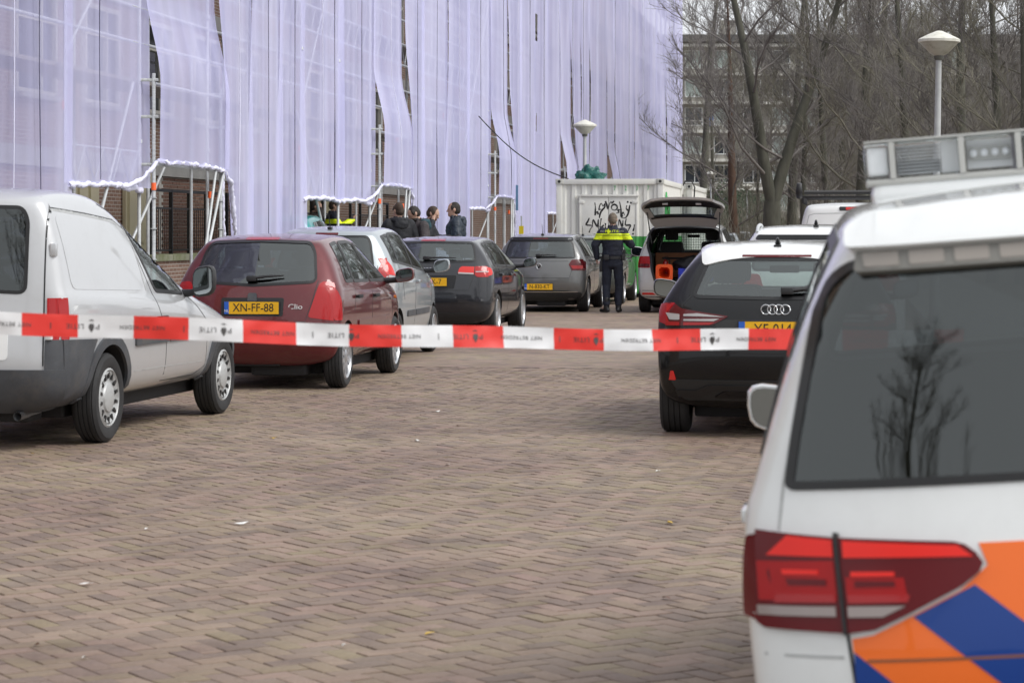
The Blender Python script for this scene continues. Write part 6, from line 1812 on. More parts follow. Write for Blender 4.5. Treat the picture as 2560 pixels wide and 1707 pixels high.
plain_car('parked_car', 'dark red car far off showing its rear window', 142.0, -5.2, 1.45, 4.1, 1.74, P_dred, group=g)
plain_car('parked_car', 'bright red car farthest off beside the dark red car', 158.0, -4.6, 1.47, 4.1, 1.74, P_red, group=g)
plain_car('parked_car', 'farthest white car at the end of the row', 172.0, -4.7, 1.50, 4.1, 1.74, P_white, group=g)
# ------------------------------------------------------------------ police car in the foreground, right wheels up on the kerb
P_pol = paint('police white paint', (0.74, 0.755, 0.755), 0.0, 0.35, 0.10)
sp = hatch(2.791, .83, .906, 1.675, 1.56, .325, .22, wr=.605, belt=(.955, .93), iws=6, icowl=7, cr=.14, tailwall=.06, floor=.50, bigfrit=True,
           top=[(.205, 1.455), (.30, 1.495), (.6, 1.53), (1.2, 1.552), (1.9, 1.56), (2.45, 1.525), (2.75, 1.47), (3.55, 1.0), (4.0, .90), (4.32, .77), (4.42, .69)],
           rear=[(.22, .11), (.36, .01), (.50, -.01), (.60, .00), (.635, .025), (.70, .035), (.84, .05), (.90, .07), (.955, .082), (1.08, .092), (1.22, .118), (1.34, .155), (1.38, .172), (1.455, .225)],
           plan=[(0, .96), (.06, .985), (.2, 1), (.7, 1), (.88, .955), (1, .84)])
pol = Car('police_car', sp, 'white police car with orange and blue stripes and light bar, nearest at the right', 'police car', 0, 0, P_pol, level=3)
pol.root.location = (1.63, 6.783, .063); pol.root.rotation_euler = (0, -radians(4.5), STREET_ROT)
outer = rnd_poly([(-.722, .955), (.722, .955), (.700, 1.06), (.625, 1.35), (.56, 1.405), (-.56, 1.405), (-.625, 1.35), (-.700, 1.06)], [.02, .02, .1, .12, .05, .05, .12, .1])
pol.window('rear_window', outer, 'rear', G_dark, frit=.024, seal=.004)
zt = [(0, 1.37), (.3, 1.42), (.9, 1.455), (1.7, 1.475), (2.3, 1.44), (2.65, 1.37), (3.0, 1.18), (3.3, 1.05)]
side_windows(pol, [(.42, 1.05, .10, .04), (1.12, 1.95, .04, -.02), (2.02, 3.25, -.02, -.62)], 1.02, .99, zt, G_dark, G_dark)
windscreen(pol); pol.cut()
lo = [(-.795, .690), (-.785, .874), (-.743, .869), (-.628, .857), (-.40, .842), (-.378, .836), (-.358, .820), (-.346, .800), (-.355, .782), (-.39, .757), (-.505, .703), (-.565, .677), (-.617, .671), (-.78, .681)]
M_lampbase = mat('dark ruby lamp housing', (0.115, 0.004, 0.007), .2, spec=.3)
M_lampglow = mat('scarlet lamp strip', (0.80, 0.026, 0.018), .2, spec=.3)
M_lampmid = mat('ruby lamp reflector', (0.36, 0.005, 0.006), .2, spec=.3)
M_lampgrey = mat('smoked clear lens', (0.30, 0.25, 0.235), .12, coat=1.0)
pol.both('tail_lamp', lo, 'rear', M_lampbase, off=.012, depth=.012, grid=.02)
left_lamp = [o for o in pol.root.children if o.name.startswith('tail_lamp')][0]
for name, pl, m, of in (
    ('lamp_strip', [(-.765, .824), (-.722, .862), (-.634, .852), (-.634, .819)], M_lampglow, .0150), ('lamp_strip', [(-.614, .850), (-.392, .834), (-.364, .812), (-.614, .817)], M_lampglow, .0150),
    ('lamp_field', [(-.785, .735), (-.785, .812), (-.634, .812), (-.632, .735)], M_lampmid, .0142), ('lamp_field', [(-.612, .735), (-.612, .780), (-.50, .776), (-.495, .735)], M_lampmid, .0142),
    ('lamp_bar', [(-.737, .796), (-.665, .794), (-.665, .785), (-.735, .786)], M_lampglow, .0166), ('lamp_bar', [(-.602, .790), (-.517, .788), (-.517, .779), (-.602, .780)], M_lampglow, .0166),
    ('lamp_slot', [(-.73, .778), (-.65, .776), (-.65, .764), (-.725, .765)], M_lampbase, .0162), ('lamp_slot', [(-.595, .772), (-.517, .770), (-.517, .760), (-.595, .760)], M_lampbase, .0162),
    ('lamp_bar', [(-.75, .748), (-.636, .746), (-.634, .731), (-.755, .731)], M_red, .0166), ('lamp_bar', [(-.610, .745), (-.49, .743), (-.495, .729), (-.610, .729)], M_red, .0166),
    ('reversing_lens', [(-.788, .725), (-.636, .723), (-.636, .704), (-.788, .706)], M_lampgrey, .0164), ('reversing_lens', [(-.612, .723), (-.500, .722), (-.545, .702), (-.612, .702)], M_lampgrey, .0164)):
    for sgn in (1, -1): pol.panel(name, [(sgn * a, b) for a, b in pl], 'rear', m, off=of, depth=.001, grid=.04, parent=left_lamp if sgn > 0 else None)
pol.both('tail_lamp', rnd_poly([(.17, .69), (.25, .70), (.235, .86), (.18, .872)], .01), 'right', M_lampbase, off=.011)
for s in (1, -1): pol.seam('lamp_gap', [(s * .627, .866), (s * .620, .668)], 'rear', .007, off=.0175)
pol.seam('tailgate_gap', [(-.620, .67), (-.612, .58), (-.60, .44), (.60, .44), (.612, .58), (.620, .67)], 'rear', .007)
for s in (1, -1): pol.seam('tailgate_gap', [(s * .743, .872), (s * .727, .965), (s * .69, 1.12), (s * .63, 1.37)], 'rear', .005, m=M_steelrim)
M_or = mat('fluorescent orange foil', (0.86, 0.16, 0.02), .4, coat=.5)
M_bl = mat('blue reflective foil', (0.004, 0.042, 0.235), .38, coat=.5)
og = [(-.352, .838), (.352, .838), (.338, .795), (.395, .748), (.51, .694), (.57, .667), (.612, .660), (.606, .56), (.594, .45), (-.594, .45), (-.606, .56), (-.612, .660), (-.57, .667), (-.51, .694), (-.395, .748), (-.338, .795)]
pol.panel('orange_foil', og, 'rear', M_or, off=.0022, depth=.001, grid=.03)
k = -.84
def ln(x, c): return c + k * x
cA = .770 + k * .379; cB = .711 + k * .501; cC = .642 + k * .619; cA = .770 - k * -.379 if False else .770 + .84 * -.379
cA, cB, cC = .770 - .84 * .379, .711 - .84 * .501, .642 - .84 * .619
per = cA - cC
def stripe(c1, c2, clip): 
    """region between z = c1 - .84 x (top) and z = c2 - .84 x (bottom), clipped to x, z limits"""
    x0, x1, z0, z1 = clip; pts = [(x0, c1 - .84 * x0), (x1, c1 - .84 * x1), (x1, c2 - .84 * x1), (x0, c2 - .84 * x0)]
    def cl(P, f, inter):
        out = []
        for i in range(len(P)):
            a, b = P[i - 1], P[i]
            if f(a) >= 0 and f(b) >= 0: out.append(b)
            elif f(a) >= 0 > f(b) or f(a) < 0 <= f(b):
                u = f(a) / (f(a) - f(b)); q = (lerp(a[0], b[0], u), lerp(a[1], b[1], u))
                out.append(q)
                if f(b) >= 0: out.append(b)
        return out
    for f in (lambda p: p[1] - z0, lambda p: z1 - p[1], lambda p: .61 - abs(p[0])):
        pts = cl(pts, f, None)
        if len(pts) < 3: return None
    return pts
e1 = (.748 - .694) / (.395 - .51)                               # slope of the lamp's lower edge
for j in range(-1, 5):
    pl = stripe(cA + per * j, cB + per * j, (-.61, .61, .452, .836))
    if not pl or len(pl) < 3: continue
    def cliplamp(P, s):                                          # keep below the lamp on either side
        out = []; f = lambda p: (.745 + .47 * (s * p[0] * -1 * -1 + .395) * 1) - p[1] if s < 0 else (.745 - .47 * (p[0] - .395)) - p[1]
        f = (lambda p: (.745 + .47 * (p[0] + .395)) - p[1]) if s < 0 else (lambda p: (.745 - .47 * (p[0] - .395)) - p[1])
        for i in range(len(P)):
            a, b = P[i - 1], P[i]; fa, fb = f(a), f(b)
            if fa >= 0 and fb >= 0: out.append(b)
            elif (fa >= 0) != (fb >= 0):
                u = fa / (fa - fb); out.append((lerp(a[0], b[0], u), lerp(a[1], b[1], u)))
                if fb >= 0: out.append(b)
        return out
    pl = cliplamp(cliplamp(pl, -1), 1)
    if len(pl) >= 3: pol.panel('blue_foil', pl, 'rear', M_bl, off=.0032, depth=.001, grid=.03)
pol.seam('crease_shade', [(-.585, .617), (0, .622), (.585, .617)], 'rear', .0055, m=mat('painted crease shade', (.22, .08, .03), .6), off=.0036)  # thin dark strip paints the shading of the tailgate crease
pol.seam('bumper_groove', [(-.79, .628), (-.63, .624)], 'rear', .006, m=M_steelrim); pol.seam('bumper_groove', [(.63, .624), (.79, .628)], 'rear', .006, m=M_steelrim)
# spoiler lip with a strip of rear signal modules under it
pol.panel('roof_spoiler', rnd_poly([(-.55, 1.412), (.55, 1.412), (.545, 1.450), (.50, 1.472), (-.50, 1.472), (-.545, 1.450)], .01), 'rear', P_pol, off=.036, depth=.02)
pol.panel('signal_strip', rnd_poly([(-.545, 1.374), (.545, 1.374), (.535, 1.415), (-.535, 1.415)], .008), 'rear', mat('beige grey strip', (.17, .165, .15), .5), off=.020)
M_mod = mat('unlit signal module', (0.27, 0.245, 0.22), .3, coat=.4)
for i in range(12):
    xx = -.49 + i * .0885
    pol.panel('signal_module', rnd_poly([(xx - .034, 1.381), (xx + .034, 1.381), (xx + .034, 1.408), (xx - .034, 1.408)], .004), 'rear', M_mod, off=.0215)
pol.wheels('spoke5', .215, rr=.22)
pol.mirrors(P_pol, 3.0, .925, .17, .15, out=-.085)
pol.handle(1.28, .79, P_pol)
y0 = sp['y0']
# light bar: plinth, end lens, framed lens boxes
bm = bmesh.new(); bx(bm, (0, y0 + 1.92, 1.555), (.98, .30, .07), None, .03); obj('bar_plinth', bm, P_pol, pol.root, True, 50)
bm = bmesh.new(); bx(bm, (0, y0 + 1.755, 1.527), (1.0, .02, .012)); obj('plinth_gasket', bm, M_seal, pol.root)
M_lensb = glass_mat('light bar lens', (0.95, 0.96, 0.97), 1.38); M_barw = mat('light bar white', (0.85, 0.86, 0.86), .35); M_barg = mat('light bar grey', (0.42, 0.42, 0.40), .4); M_led = mat('light bar reflector', (0.78, 0.80, 0.82), .3, metal=.1)
lb = bpy.data.objects.new('light_bar', None); C.objects.link(lb); lb.parent = pol.root; lb.empty_display_size = .1
lb.scale = (.955, 1, 1)
BX = [(-.525, -.452, 'end'), (-.445, -.262, 'lens'), (-.25, -.105, 'led'), (-.095, .095, 'mid'), (.105, .25, 'led'), (.262, .445, 'lens'), (.452, .525, 'end')]
z0, z1 = 1.598, 1.695; yc = y0 + 1.90
bm = bmesh.new(); bx(bm, (0, yc, z0 - .008), (1.05, .26, .016), None, .006); bx(bm, (0, yc, z1 + .004), (1.05, .26, .006), None, .002)
for a in (-.4485, -.256, -.10, .10, .256, .4485): bx(bm, (a, yc, (z0 + z1) / 2), (.016, .262, z1 - z0))
obj('bar_frame', bm, M_barg, lb, True, 40)
for a, b, kd in BX:
    xc, w = (a + b) / 2, b - a
    bm = bmesh.new(); bx(bm, (xc, yc, (z0 + z1) / 2), (w, .25, z1 - z0 - .004), None, .012); obj('bar_lens', bm, M_lensb, lb, True, 40)
    bm = bmesh.new()
    if kd == 'led':
        bx(bm, (xc, yc - .06, (z0 + z1) / 2), (w - .02, .02, z1 - z0 - .02)); bx(bm, (xc, yc - .075, (z0 + z1) / 2 + .002), (w - .03, .02, .034), mi=1)
        for i in range(4): lathe(bm, [(.011, .0), (.004, .006), (0, .006)], 12, Matrix.Translation((xc - .045 + i * .03, yc - .088, (z0 + z1) / 2 + .002)) @ Matrix.Rotation(pi / 2, 4, 'X'), mi=2)
    elif kd == 'lens':
        for i in range(9): bx(bm, (xc - .02, yc - .02, z0 + .012 + i * .009), (w - .06, .06, .004), mi=2)
        bx(bm, (xc + (w * .36 if a < 0 else -w * .36), yc - .06, (z0 + z1) / 2), (w * .26, .03, z1 - z0 - .012), mi=0); bx(bm, (xc - .02, yc + .03, z0 + .03), (w - .06, .02, .03), mi=1)
    else:
        bx(bm, (xc, yc - .05, (z0 + z1) / 2), (w * .8, .12, (z1 - z0) * .8), None, .01, mi=0)
    obj('bar_module', bm, [M_barw, M_barg, M_led], lb)
# ------------------------------------------------------------------ people
M_skin = mat('skin', (0.44, 0.27, 0.20), .5, var=.08, vscale=20)
M_eye = mat('eye', (0.03, 0.025, 0.02), .2)
def ell(bm, c, r, rot=None, seg=14):
    res = bmesh.ops.create_uvsphere(bm, u_segments=seg, v_segments=max(8, seg * 2 // 3), radius=1)
    M = Matrix.Translation(c) @ (rot if rot is not None else Matrix.Identity(4)) @ Matrix.Diagonal((*r, 1))
    bmesh.ops.transform(bm, matrix=M, verts=res['verts'])
def cap(bm, a, ra, b, rb, seg=10):
    a, b = Vector(a), Vector(b); n = 3
    pts = [a, b]; d = (b - a)
    if d.length < 1e-4: ell(bm, a, (ra, ra, ra)); return
    d.normalize(); P, R = [], []
    for i in range(n + 1): q = (1 - i / n); P.append(a - d * ra * sin(q * pi / 2)); R.append(max(.002, ra * cos(q * pi / 2)))
    for i in range(n + 1): q = i / n; P.append(b + d * rb * sin(q * pi / 2)); R.append(max(.002, rb * cos(q * pi / 2)))
    tube(bm, P, R, seg)
def loft(bm, rings, n=18):
    vs = []
    for c, rx, ry in rings:
        vs.append([bm.verts.new((c[0] + rx * cos(2 * pi * i / n), c[1] + ry * sin(2 * pi * i / n), c[2])) for i in range(n)])
    for a, b in zip(vs, vs[1:]):
        for i in range(n): bm.faces.new((a[i], a[(i + 1) % n], b[(i + 1) % n], b[i]))
    bm.faces.new(list(reversed(vs[0]))); bm.faces.new(vs[-1])
def fuse(name, bm, m, parent, voxel=.012, smooth=4, wrinkle=0.0, wfreq=9.0, seed=0.0):
    """melt overlapping forms into one continuous skin"""
    bmesh.ops.recalc_face_normals(bm, faces=bm.faces)
    me = bpy.data.meshes.new('t'); bm.to_mesh(me); bm.free(); o = bpy.data.objects.new('t', me); C.objects.link(o)
    r = o.modifiers.new('r', 'REMESH'); r.mode = 'VOXEL'; r.voxel_size = voxel
    if smooth: s = o.modifiers.new('s', 'SMOOTH'); s.iterations = smooth; s.factor = .5
    me = evaluated(o)
    if wrinkle:
        N = [v.normal.copy() for v in me.vertices]; out = []
        for v, nn in zip(me.vertices, N):
            p = v.co; q = Vector((p.x * wfreq + seed, p.y * wfreq, p.z * wfreq * 1.5))
            k = noise.noise(q) + .6 * (1 - 2 * abs(noise.noise(q * 1.9 + Vector((3, 3, 3)))))
            out += list(p + nn * (k * wrinkle))
        me.vertices.foreach_set('co', out); me.update()
    me.name = name; me.materials.clear()
    return mesh_obj(name, me, parent, m, True)
def hand(bm, w, d, side, curl=.5):
    """palm, four unequal fingers and a thumb; w wrist, d the way the hand points"""
    w = Vector(w); d = Vector(d).normalized(); u, v = frame_of(d)
    inn = v if v.dot(Vector((-side, .3, 0))) > 0 else -v
    ac = d.cross(inn).normalized()
    ell(bm, w + d * .045, (.036, .018, .05), Matrix((( *ac, 0), (*inn, 0), (*d, 0), (0, 0, 0, 1))).transposed())
    for i, l in enumerate((.066, .076, .071, .055)):
        b = w + d * .082 + ac * (.027 - .018 * i)
        m = b + (d * (1 - curl * .5) + inn * curl * .6) * l * .55; e = m + (d * (1 - curl) + inn * curl) * l * .5
        cap(bm, b, .0095, m, .009, 6); cap(bm, m, .009, e, .0075, 6)
    t0 = w + d * .025 + ac * .03; t1 = t0 + (d * .5 + ac * .55 + inn * .5) * .04; t2 = t1 + (d * .8 + inn * .5) * .03
    cap(bm, t0, .013, t1, .011, 6); cap(bm, t1, .011, t2, .009, 6)

def person(label, loc, rot, sc, arms, head, hair, jacket, trousers, group=None, boots=None, feet=None, lean=0.0, hood=None, puffy=0.0, hair_kind='short', beard=None, jhem=.92, wr=.006, parts=None, shoulder=.195, bald=0):
    t = thing('person', label, 'person', loc, rot, group); t.scale = (sc, sc, sc)
    hz, hx = head.get('yaw', 0), head.get('pitch', 0)
    HM = Matrix.Translation((0, .015 + lean, 1.50)) @ Matrix.Rotation(hz, 4, 'Z') @ Matrix.Rotation(hx, 4, 'X')
    def H(p): return HM @ Vector(p)
    feet = feet or [((-.12, -.02, .08), (-.13, .15, .035)), ((.12, .02, .08), (.13, .19, .035))]
    kn = [((-.115, .03, .50)), ((.115, .04, .50))]
    # body: one continuous figure
    bm = bmesh.new()
    loft(bm, [((0, 0, .84), .12, .09), ((0, 0, .95), .155, .105), ((0, 0, 1.10), .135, .095), ((0, lean * .5, 1.28), .16, .11), ((0, lean, 1.42), .17, .105), ((0, lean, 1.48), .10, .08)])
    cap(bm, (0, lean, 1.44), .062, H((0, .0, .05)), .055)
    ell(bm, H((0, .018, .165)), (.074, .094, .105)); ell(bm, H((0, .035, .10)), (.058, .075, .075)); cap(bm, H((0, .095, .062)), .022, H((0, .085, .06)), .03, 8)
    cap(bm, H((0, .108, .160)), .009, H((0, .128, .125)), .014, 8); cap(bm, H((-.035, .098, .178)), .012, H((.035, .098, .178)), .012, 6)
    for s in (1, -1): ell(bm, H((s * .077, .005, .145)), (.012, .022, .034))
    for i, s in enumerate((-1, 1)):
        e, w, hd = arms[i][0], arms[i][1], arms[i][2]
        cap(bm, (s * shoulder * .9, lean, 1.43), .055, e, .042); cap(bm, e, .042, w, .029); hand(bm, w, hd, s, arms[i][3] if len(arms[i]) > 3 else .5)
        a, to = feet[i]
        cap(bm, (s * .085, 0, .90), .09, kn[i], .058); cap(bm, kn[i], .058, a, .04); cap(bm, a, .04, to, .03)
    body = fuse('body', bm, M_skin, t, .0105, 3)
    for s in (1, -1):
        b2 = bmesh.new(); ell(b2, H((s * .032, .106, .158)), (.011, .007, .007), seg=8); obj('eye', b2, M_eye, body, True)
    b2 = bmesh.new(); cap(b2, H((-.022, .112, .085)), .005, H((.022, .112, .085)), .005, 6); obj('mouth', b2, mat('lips', (.30, .13, .11), .5), body, True)
    # hair
    bm = bmesh.new(); n0 = 0
    ell(bm, H((0, -.004, .180)), (.076, .095, .095)); ell(bm, H((0, -.03, .135)), (.072, .070, .080))
    for s in (1, -1): ell(bm, H((s * .062, .03, .18)), (.022, .05, .045))
    geom = bm.verts[:]
    for v in bm.verts:
        q = HM.inverted() @ v.co
        if q.y > .055 and q.z < .225: q.y = .055 + (q.y - .055) * .1
        if q.z < .075: q.z = .075
        v.co = HM @ q
    fuse('hair', bm, hair, body, .009, 1, .003, 55)
    if beard:
        bm = bmesh.new(); ell(bm, H((0, .045, .072)), (.060, .072, .050)); 
        fuse('beard', bm, beard, body, .009, 1, .003, 60)
    # trousers
    bm = bmesh.new()
    loft(bm, [((0, 0, .80), .15, .11), ((0, 0, .92), .172, .122), ((0, 0, 1.02), .160, .112)])
    for i, s in enumerate((-1, 1)):
        a, to = feet[i]; a = Vector(a)
        cap(bm, (s * .09, 0, .88), .098, kn[i], .078); cap(bm, kn[i], .078, a + Vector((0, 0, .07)), .062)
    fuse('trousers', bm, trousers, t, .014, 3, .006, 11, 4)
    # boots
    for i in (0, 1):
        a, to = Vector(feet[i][0]), Vector(feet[i][1]); bm = bmesh.new()
        cap(bm, a + Vector((0, 0, .16)), .056, a - Vector((0, 0, .02)), .054); cap(bm, a + Vector((0, 0, -.035)), .045, to, .038); bk = a - (to - a).normalized() * .04; bk.z = .042
        cap(bm, bk, .040, to, .036)
        for v in bm.verts: v.co.z = max(v.co.z, .004)
        fuse('boot', bm, boots or M_boot, t, .012, 2)
    # jacket
    bm = bmesh.new(); p = puffy
    loft(bm, [((0, 0, jhem), .185 + p, .135 + p), ((0, 0, jhem + .04), .190 + p, .14 + p), ((0, 0, 1.10), .178 + p, .132 + p), ((0, lean * .5, 1.26), .195 + p, .142 + p), ((0, lean, 1.38), .205 + p, .142 + p), ((0, lean, 1.46), .16, .11), ((0, lean, 1.50), .09, .085)])
    for i, s in enumerate((-1, 1)):
        e, w, hd = Vector(arms[i][0]), Vector(arms[i][1]), Vector(arms[i][2]).normalized()
        cap(bm, (s * (shoulder * .88), lean, 1.425), .088 + p * .6, e, .072 + p * .5); cap(bm, e, .070 + p * .5, w - hd * .005, .050 + p * .3)
    for q in range(8):                                          # collar
        a = 2 * pi * q / 8; cap(bm, (.075 * cos(a), lean + .075 * sin(a), 1.47), .024, (.068 * cos(a), lean + .01 + .068 * sin(a), 1.545), .018, 6)
    jk = fuse('jacket', bm, jacket, t, .0125, 3, wr, 12, loc[0] * 7)
    if hood:
        bm = bmesh.new()
        for q in range(9):
            a = pi * (q / 8) + pi; cap(bm, (.10 * cos(a), lean - .01 + .10 * sin(a), 1.46), .045, (.115 * cos(a), lean - .015 + .115 * sin(a), 1.50), .04, 8)
        ell(bm, (0, lean - .12, 1.43), (.12, .06, .09))
        fuse('hood', bm, hood, jk, .013, 4, .008, 13, 1)
    return t, jk, HM
def band(jk, name, z0, z1, m, xlim=9, off=.004):
    """strip sewn on the jacket between two heights"""
    bm = bmesh.new(); bm.from_mesh(jk.data)
    for z in (z0, z1): bmesh.ops.bisect_plane(bm, geom=bm.verts[:] + bm.edges[:] + bm.faces[:], plane_co=(0, 0, z), plane_no=(0, 0, 1))
    kill = [f for f in bm.faces if not (z0 < f.calc_center_median().z < z1) or abs(f.calc_center_median().x) > xlim]
    bmesh.ops.delete(bm, geom=kill, context='FACES')
    nm = {v: v.normal.copy() for v in bm.verts}
    for v in bm.verts: v.co += nm[v] * off
    return obj(name, bm, m, jk, True)
M_navy = mat('navy uniform cloth', (0.010, 0.013, 0.026), .8, var=.3, vscale=9, bump=.3, bscale=90)
M_boot = mat('black boot leather', (0.012, 0.012, 0.013), .45)
M_hivis = mat('fluorescent yellow stripe', (0.72, 0.86, 0.01), .5)
M_hairg = mat('greying blond hair', (0.085, 0.065, 0.045), .85, col2=(.20, .165, .13), vscale=22)
M_hairb = mat('brown hair', (0.045, 0.028, 0.018), .75, var=.4, vscale=30)
M_haird = mat('dark hair', (0.018, 0.013, 0.010), .7, var=.4, vscale=30)
M_jblack = mat('black jacket cloth', (0.010, 0.011, 0.015), .75, var=.3, vscale=10)
M_jgrey = mat('dark grey softshell', (0.045, 0.038, 0.040), .8, var=.2, vscale=8)
M_jteal = mat('petrol blue hood cloth', (0.012, 0.050, 0.065), .8, var=.2, vscale=8)
M_jnavy = mat('dark navy padded nylon', (0.012, 0.022, 0.035), .55, var=.25, vscale=8)
M_jeans = mat('dark jeans', (0.02, 0.025, 0.04), .85)
def equip(t, items):
    for name, c, size, rot in items:
        bm = bmesh.new(); bx(bm, c, size, Matrix.Rotation(rot, 4, 'Z'), min(size) * .2); obj(name, bm, M_black, t, True, 40)
def belt(t, z=1.0):
    bm = bmesh.new(); loft(bm, [((0, 0, z - .025), .186, .136), ((0, 0, z + .025), .186, .136)], 24); obj('belt', bm, M_black, t, True, 40)
# officer with his back turned, between the cars
off1, jk, HM = person('police officer seen from behind in navy uniform with yellow stripes between the cars', S(44.0, -4.36, 0), STREET_ROT, 1.035,
    [((-.31, -.03, 1.20), (-.285, .03, .965), (-.05, .25, -1), .75), ((.325, .03, 1.20), (.20, .27, 1.28), (-.7, .3, .35), .8)], {'yaw': .1, 'pitch': -.05}, M_hairg, M_navy, M_navy,
    feet=[((-.105, -.05, .08), (-.205, .04, .035)), ((.10, .02, .08), (.12, .19, .035))], jhem=.99, wr=.007, shoulder=.205)
band(jk, 'yellow_stripe', 1.295, 1.362, M_hivis); band(jk, 'yellow_stripe', 1.376, 1.402, M_hivis)
belt(off1, .975)
equip(off1, [('radio', (-.19, .02, .93), (.05, .06, .15), .2), ('holster', (-.21, .01, .82), (.05, .10, .20), 0), ('pouch', (.19, -.02, .98), (.06, .08, .12), .3), ('pouch', (.20, .05, 1.05), (.04, .06, .13), .3), ('pouch', (-.10, -.14, .98), (.09, .04, .09), .1)])
Mt = Matrix.Rotation(pi / 2, 4, 'X')
text_obj('back_text', 'P', .062, M_hivis, jk, Matrix.Translation((-.098, -.160, 1.44)) @ Mt @ Matrix.Rotation(-.25, 4, 'X'), .002, sx=1.2)
text_obj('back_text', 'LITIE', .062, M_hivis, jk, Matrix.Translation((.045, -.160, 1.44)) @ Mt @ Matrix.Rotation(-.25, 4, 'X'), .002, spacing=1.15, sx=1.1)
bm = bmesh.new()                                                # flame emblem in place of the O
poly_prism(bm, [(0, -.045), (.022, -.03), (.028, -.005), (.018, .02), (.010, .012), (.006, .05), (-.004, .028), (-.014, .038), (-.016, .014), (-.028, .0), (-.022, -.03)], Matrix.Translation((-.058, -.160, 1.445)) @ Mt, .003)
obj('back_emblem', bm, M_hivis, jk)
for s in (-1, 1):
    bm = bmesh.new()
    for r in range(3):
        for q in range(5): bx(bm, (s * (.135 + q * .016) - (.0 if s > 0 else -.0), -.150 + q * .006, 1.43 + r * .012), (.009, .004, .004))
    obj('reflective_dots', bm, M_white, jk)
# officer under the scaffold
off2, jk2, _ = person('police officer with yellow chest stripes standing under the netting by the teal car', S(45.5, -9.95, .34), -1.35, 1.0,
    [((-.27, .10, 1.20), (-.14, .28, 1.18), (.3, .9, .2), .6), ((.30, .10, 1.22), (.20, .36, 1.38), (-.1, .5, .8), .7)], {'yaw': -.15, 'pitch': -.05}, M_hairb, M_navy, M_navy, jhem=.95)
band(jk2, 'yellow_stripe', 1.15, 1.24, M_hivis); band(jk2, 'yellow_stripe', 1.30, 1.385, M_hivis); belt(off2)
g = 'plain clothes men by the scaffold'
pA, jA, _ = person('man in black hooded jacket with his back turned, leftmost of the plain clothes men', S(37.9, -7.20, .12), .35, 1.035,
    [((-.27, .02, 1.20), (-.20, .18, 1.05), (.3, .8, -.3), .6), ((.27, .02, 1.20), (.20, .18, 1.05), (-.3, .8, -.3), .6)], {'yaw': .35, 'pitch': 0}, M_hairb, M_jblack, M_jeans, g, hood=M_jblack, puffy=.012)
bm = bmesh.new(); tube(bm, [(-.085, .02, 1.665), (-.085, .10, 1.668)], .004, 5); obj('glasses', bm, M_ink, pA)
pB, jB, _ = person('bearded man in grey jacket with petrol hood looking down, second of the plain clothes men', S(38.3, -6.90, .12), 1.95, 1.02,
    [((-.27, .05, 1.20), (-.12, .26, 1.12), (.4, .8, 0), .6), ((.27, .05, 1.20), (.12, .26, 1.10), (-.4, .8, 0), .6)], {'yaw': 0, 'pitch': -.55}, M_haird, M_jgrey, M_jeans, g, hood=M_jteal, beard=M_haird, lean=.03)
bm = bmesh.new(); bx(bm, (.285, -.02, 1.25), (.006, .03, .04), None, .002); obj('sleeve_logo', bm, M_white, jB)
pC, jC, _ = person('man looking down at the phone in his hand, behind the bearded man', S(39.4, -7.0, .12), -1.75, 1.02,
    [((-.27, .10, 1.22), (-.06, .36, 1.24), (.25, 1, .05), .65), ((.30, .05, 1.25), (.17, .12, 1.50), (-.4, .1, .8), .7)], {'yaw': -.1, 'pitch': -.45}, M_hairb, M_jblack, M_jeans, g, beard=M_hairb)
bm = bmesh.new(); bx(bm, (0, 0, 0), (.07, .14, .009), None, .003); ph = obj('phone', bm, M_ink, None, True, 40); tag(ph, 'black mobile phone held by the man behind the bearded one', 'phone')
bpy.context.view_layer.update(); ph.matrix_world = pC.matrix_world @ Matrix.Translation((-.02, .475, 1.275)) @ Matrix.Rotation(.35, 4, 'X')
pD, jD, _ = person('man in dark navy padded jacket in profile, rightmost of the plain clothes men', S(41.2, -6.82, .12), 1.62, 1.06,
    [((-.28, -.01, 1.18), (-.22, .16, 1.02), (.3, .8, -.3), .6), ((.28, -.01, 1.18), (.22, .16, 1.02), (-.3, .8, -.3), .6)], {'yaw': 0, 'pitch': -.05}, M_haird, M_jnavy, M_jeans, g, hood=M_jnavy, puffy=.022, wr=.010)
pF, jF, _ = person('man holding a hand to his ear behind the teal car, half hidden by netting', S(45.9, -10.42, .34), -1.2, .99,
    [((-.27, .05, 1.22), (-.16, .22, 1.10), (.3, .8, 0), .6), ((.30, .08, 1.32), (.15, .10, 1.60), (-.3, .05, 1), .5)], {'yaw': -.2, 'pitch': -.1}, M_haird, mat('dark brown jacket', (.03, .022, .02), .8), M_jeans, None)
# ------------------------------------------------------------------ barrier tape across the street
tp = thing('barrier_tape', 'red and white police barrier tape stretched across the street, print upside down', 'tape')
B = Vector((1.62, 8.62, 1.095)); A = Vector((-2.05, 7.52, 1.216)) + (Vector((-2.05, 7.52, 1.216)) - B).normalized() * 2.2
LEN = (B - A).length; d = (B - A).normalized(); TH = .0735
def tape_pt(x, v):
    """x metres along the tape, v from lower (-1) to upper (1) edge"""
    u = x / LEN; p = A.lerp(B, u); sag = -.028 * sin(pi * max(0, (x - 2.2) / (LEN - 2.2)))
    tw = .14 * sin(x * 1.7 + .5) + .12 * noise.noise(Vector((x * 4.2, 0, 7)))
    n = Vector((-d.y, d.x, 0))
    return p + Vector((0, 0, sag + .003 * sin(x * 6.3))) + (Vector((0, 0, 1)) * cos(tw) + n * sin(tw)) * v * TH / 2 + n * (.004 * sin(x * 9 + v) + .0045 * noise.noise(Vector((x * 16, v * 1.3, 2))))
M_tw = mat('white tape', (0.76, 0.76, 0.77), .38); M_tr = mat('red tape', (0.74, 0.045, 0.035), .38)
M_print = mat('worn black print', (0.07, 0.065, 0.065), .6)
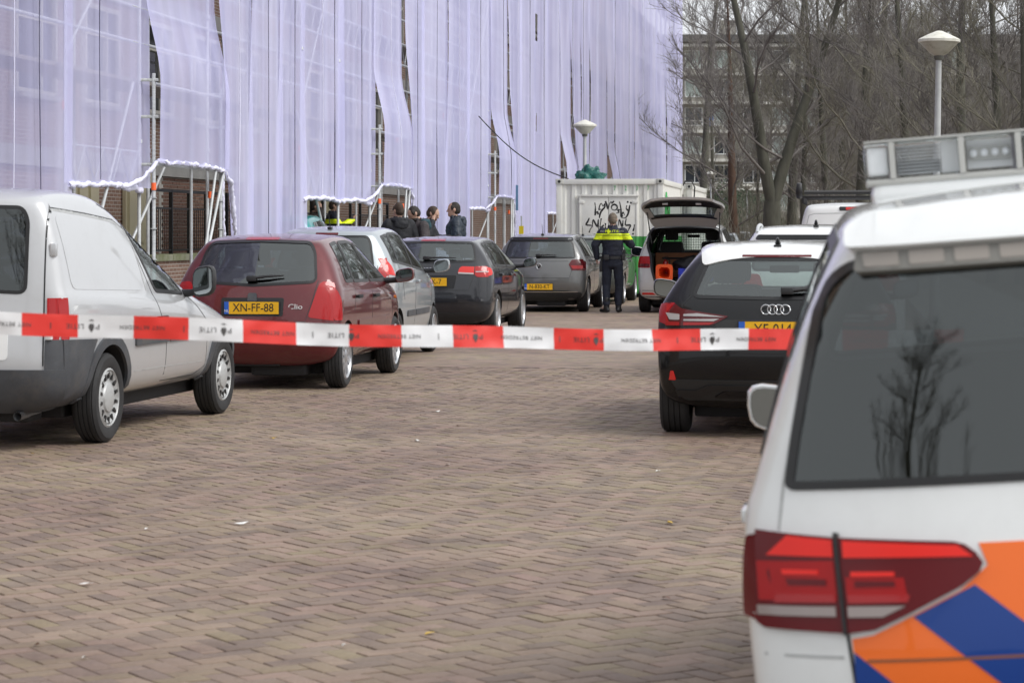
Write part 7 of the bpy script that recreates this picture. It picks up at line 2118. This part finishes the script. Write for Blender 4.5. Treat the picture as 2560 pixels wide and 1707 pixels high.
def x_of_px(px_):                                               # along the tape for a column of the photograph
    r = (px_ - 1280) / 6000; return (A.x - r * A.y) / (r * d.y - d.x)
segw = .1785; ph0 = x_of_px(54) - 16 * segw
i = 0; x = ph0
while x < LEN:
    a, b = max(0, x), min(LEN, x + segw)
    if b > a + .005:
        bm = bmesh.new(); n = 26
        g_ = [[bm.verts.new(tape_pt(lerp(a, b, k / n), v)) for v in (-1, -.5, 0, .5, 1)] for k in range(n + 1)]
        for k in range(n):
            for j in range(4): bm.faces.new((g_[k][j], g_[k + 1][j], g_[k + 1][j + 1], g_[k][j + 1]))
        obj('tape_stretch', bm, M_tr if i % 2 == 0 else M_tw, tp, True)
    x += segw; i += 1
def print_at(body, xc, size, sx=1.0, dy=0):
    me = text_mesh(body, size, .0, 1.12).copy(); me.transform(Matrix.Diagonal((sx, 1, 1, 1)) )
    n = Vector((d.y, -d.x, 0))
    for v in me.vertices:                                       # turned upside down, wrapped on the tape
        q = tape_pt(xc - v.co.x, (-(v.co.y + dy)) / (TH / 2)); v.co = q + n * .0012
    me.materials.clear(); me.materials.append(M_print)
    o = bpy.data.objects.new('print', me); C.objects.link(o); o.parent = tp
P_ = .4285; x0 = x_of_px(356) - 8 * P_
for k in range(18):
    xc = x0 + k * P_
    if .12 < xc < LEN - .12: print_at('NIET BETREDEN', xc, .0185, 1.0)
    xb = xc + .135
    if .02 < xb < LEN - .02: print_at('I', xb, .03)
    xp = xc + .245
    if .1 < xp < LEN - .1:
        print_at('P', xp + .040, .0235, 1.25); print_at('LITIE', xp - .032, .0235, 1.05)
        bm = bmesh.new(); n = Vector((d.y, -d.x, 0))
        for pl in ([(0, -.020), (.0085, -.006), (.009, .004), (.003, .012), (.002, .004), (-.001, .010), (-.008, .006), (-.009, -.004)], [(-.010, .018), (.010, .018), (.0, .023)]):
            vs = [bm.verts.new(tape_pt(xp + .020 + a, b / (TH / 2)) + n * .0013) for a, b in pl]; bm.faces.new(vs)
        obj('print', bm, M_print, tp)
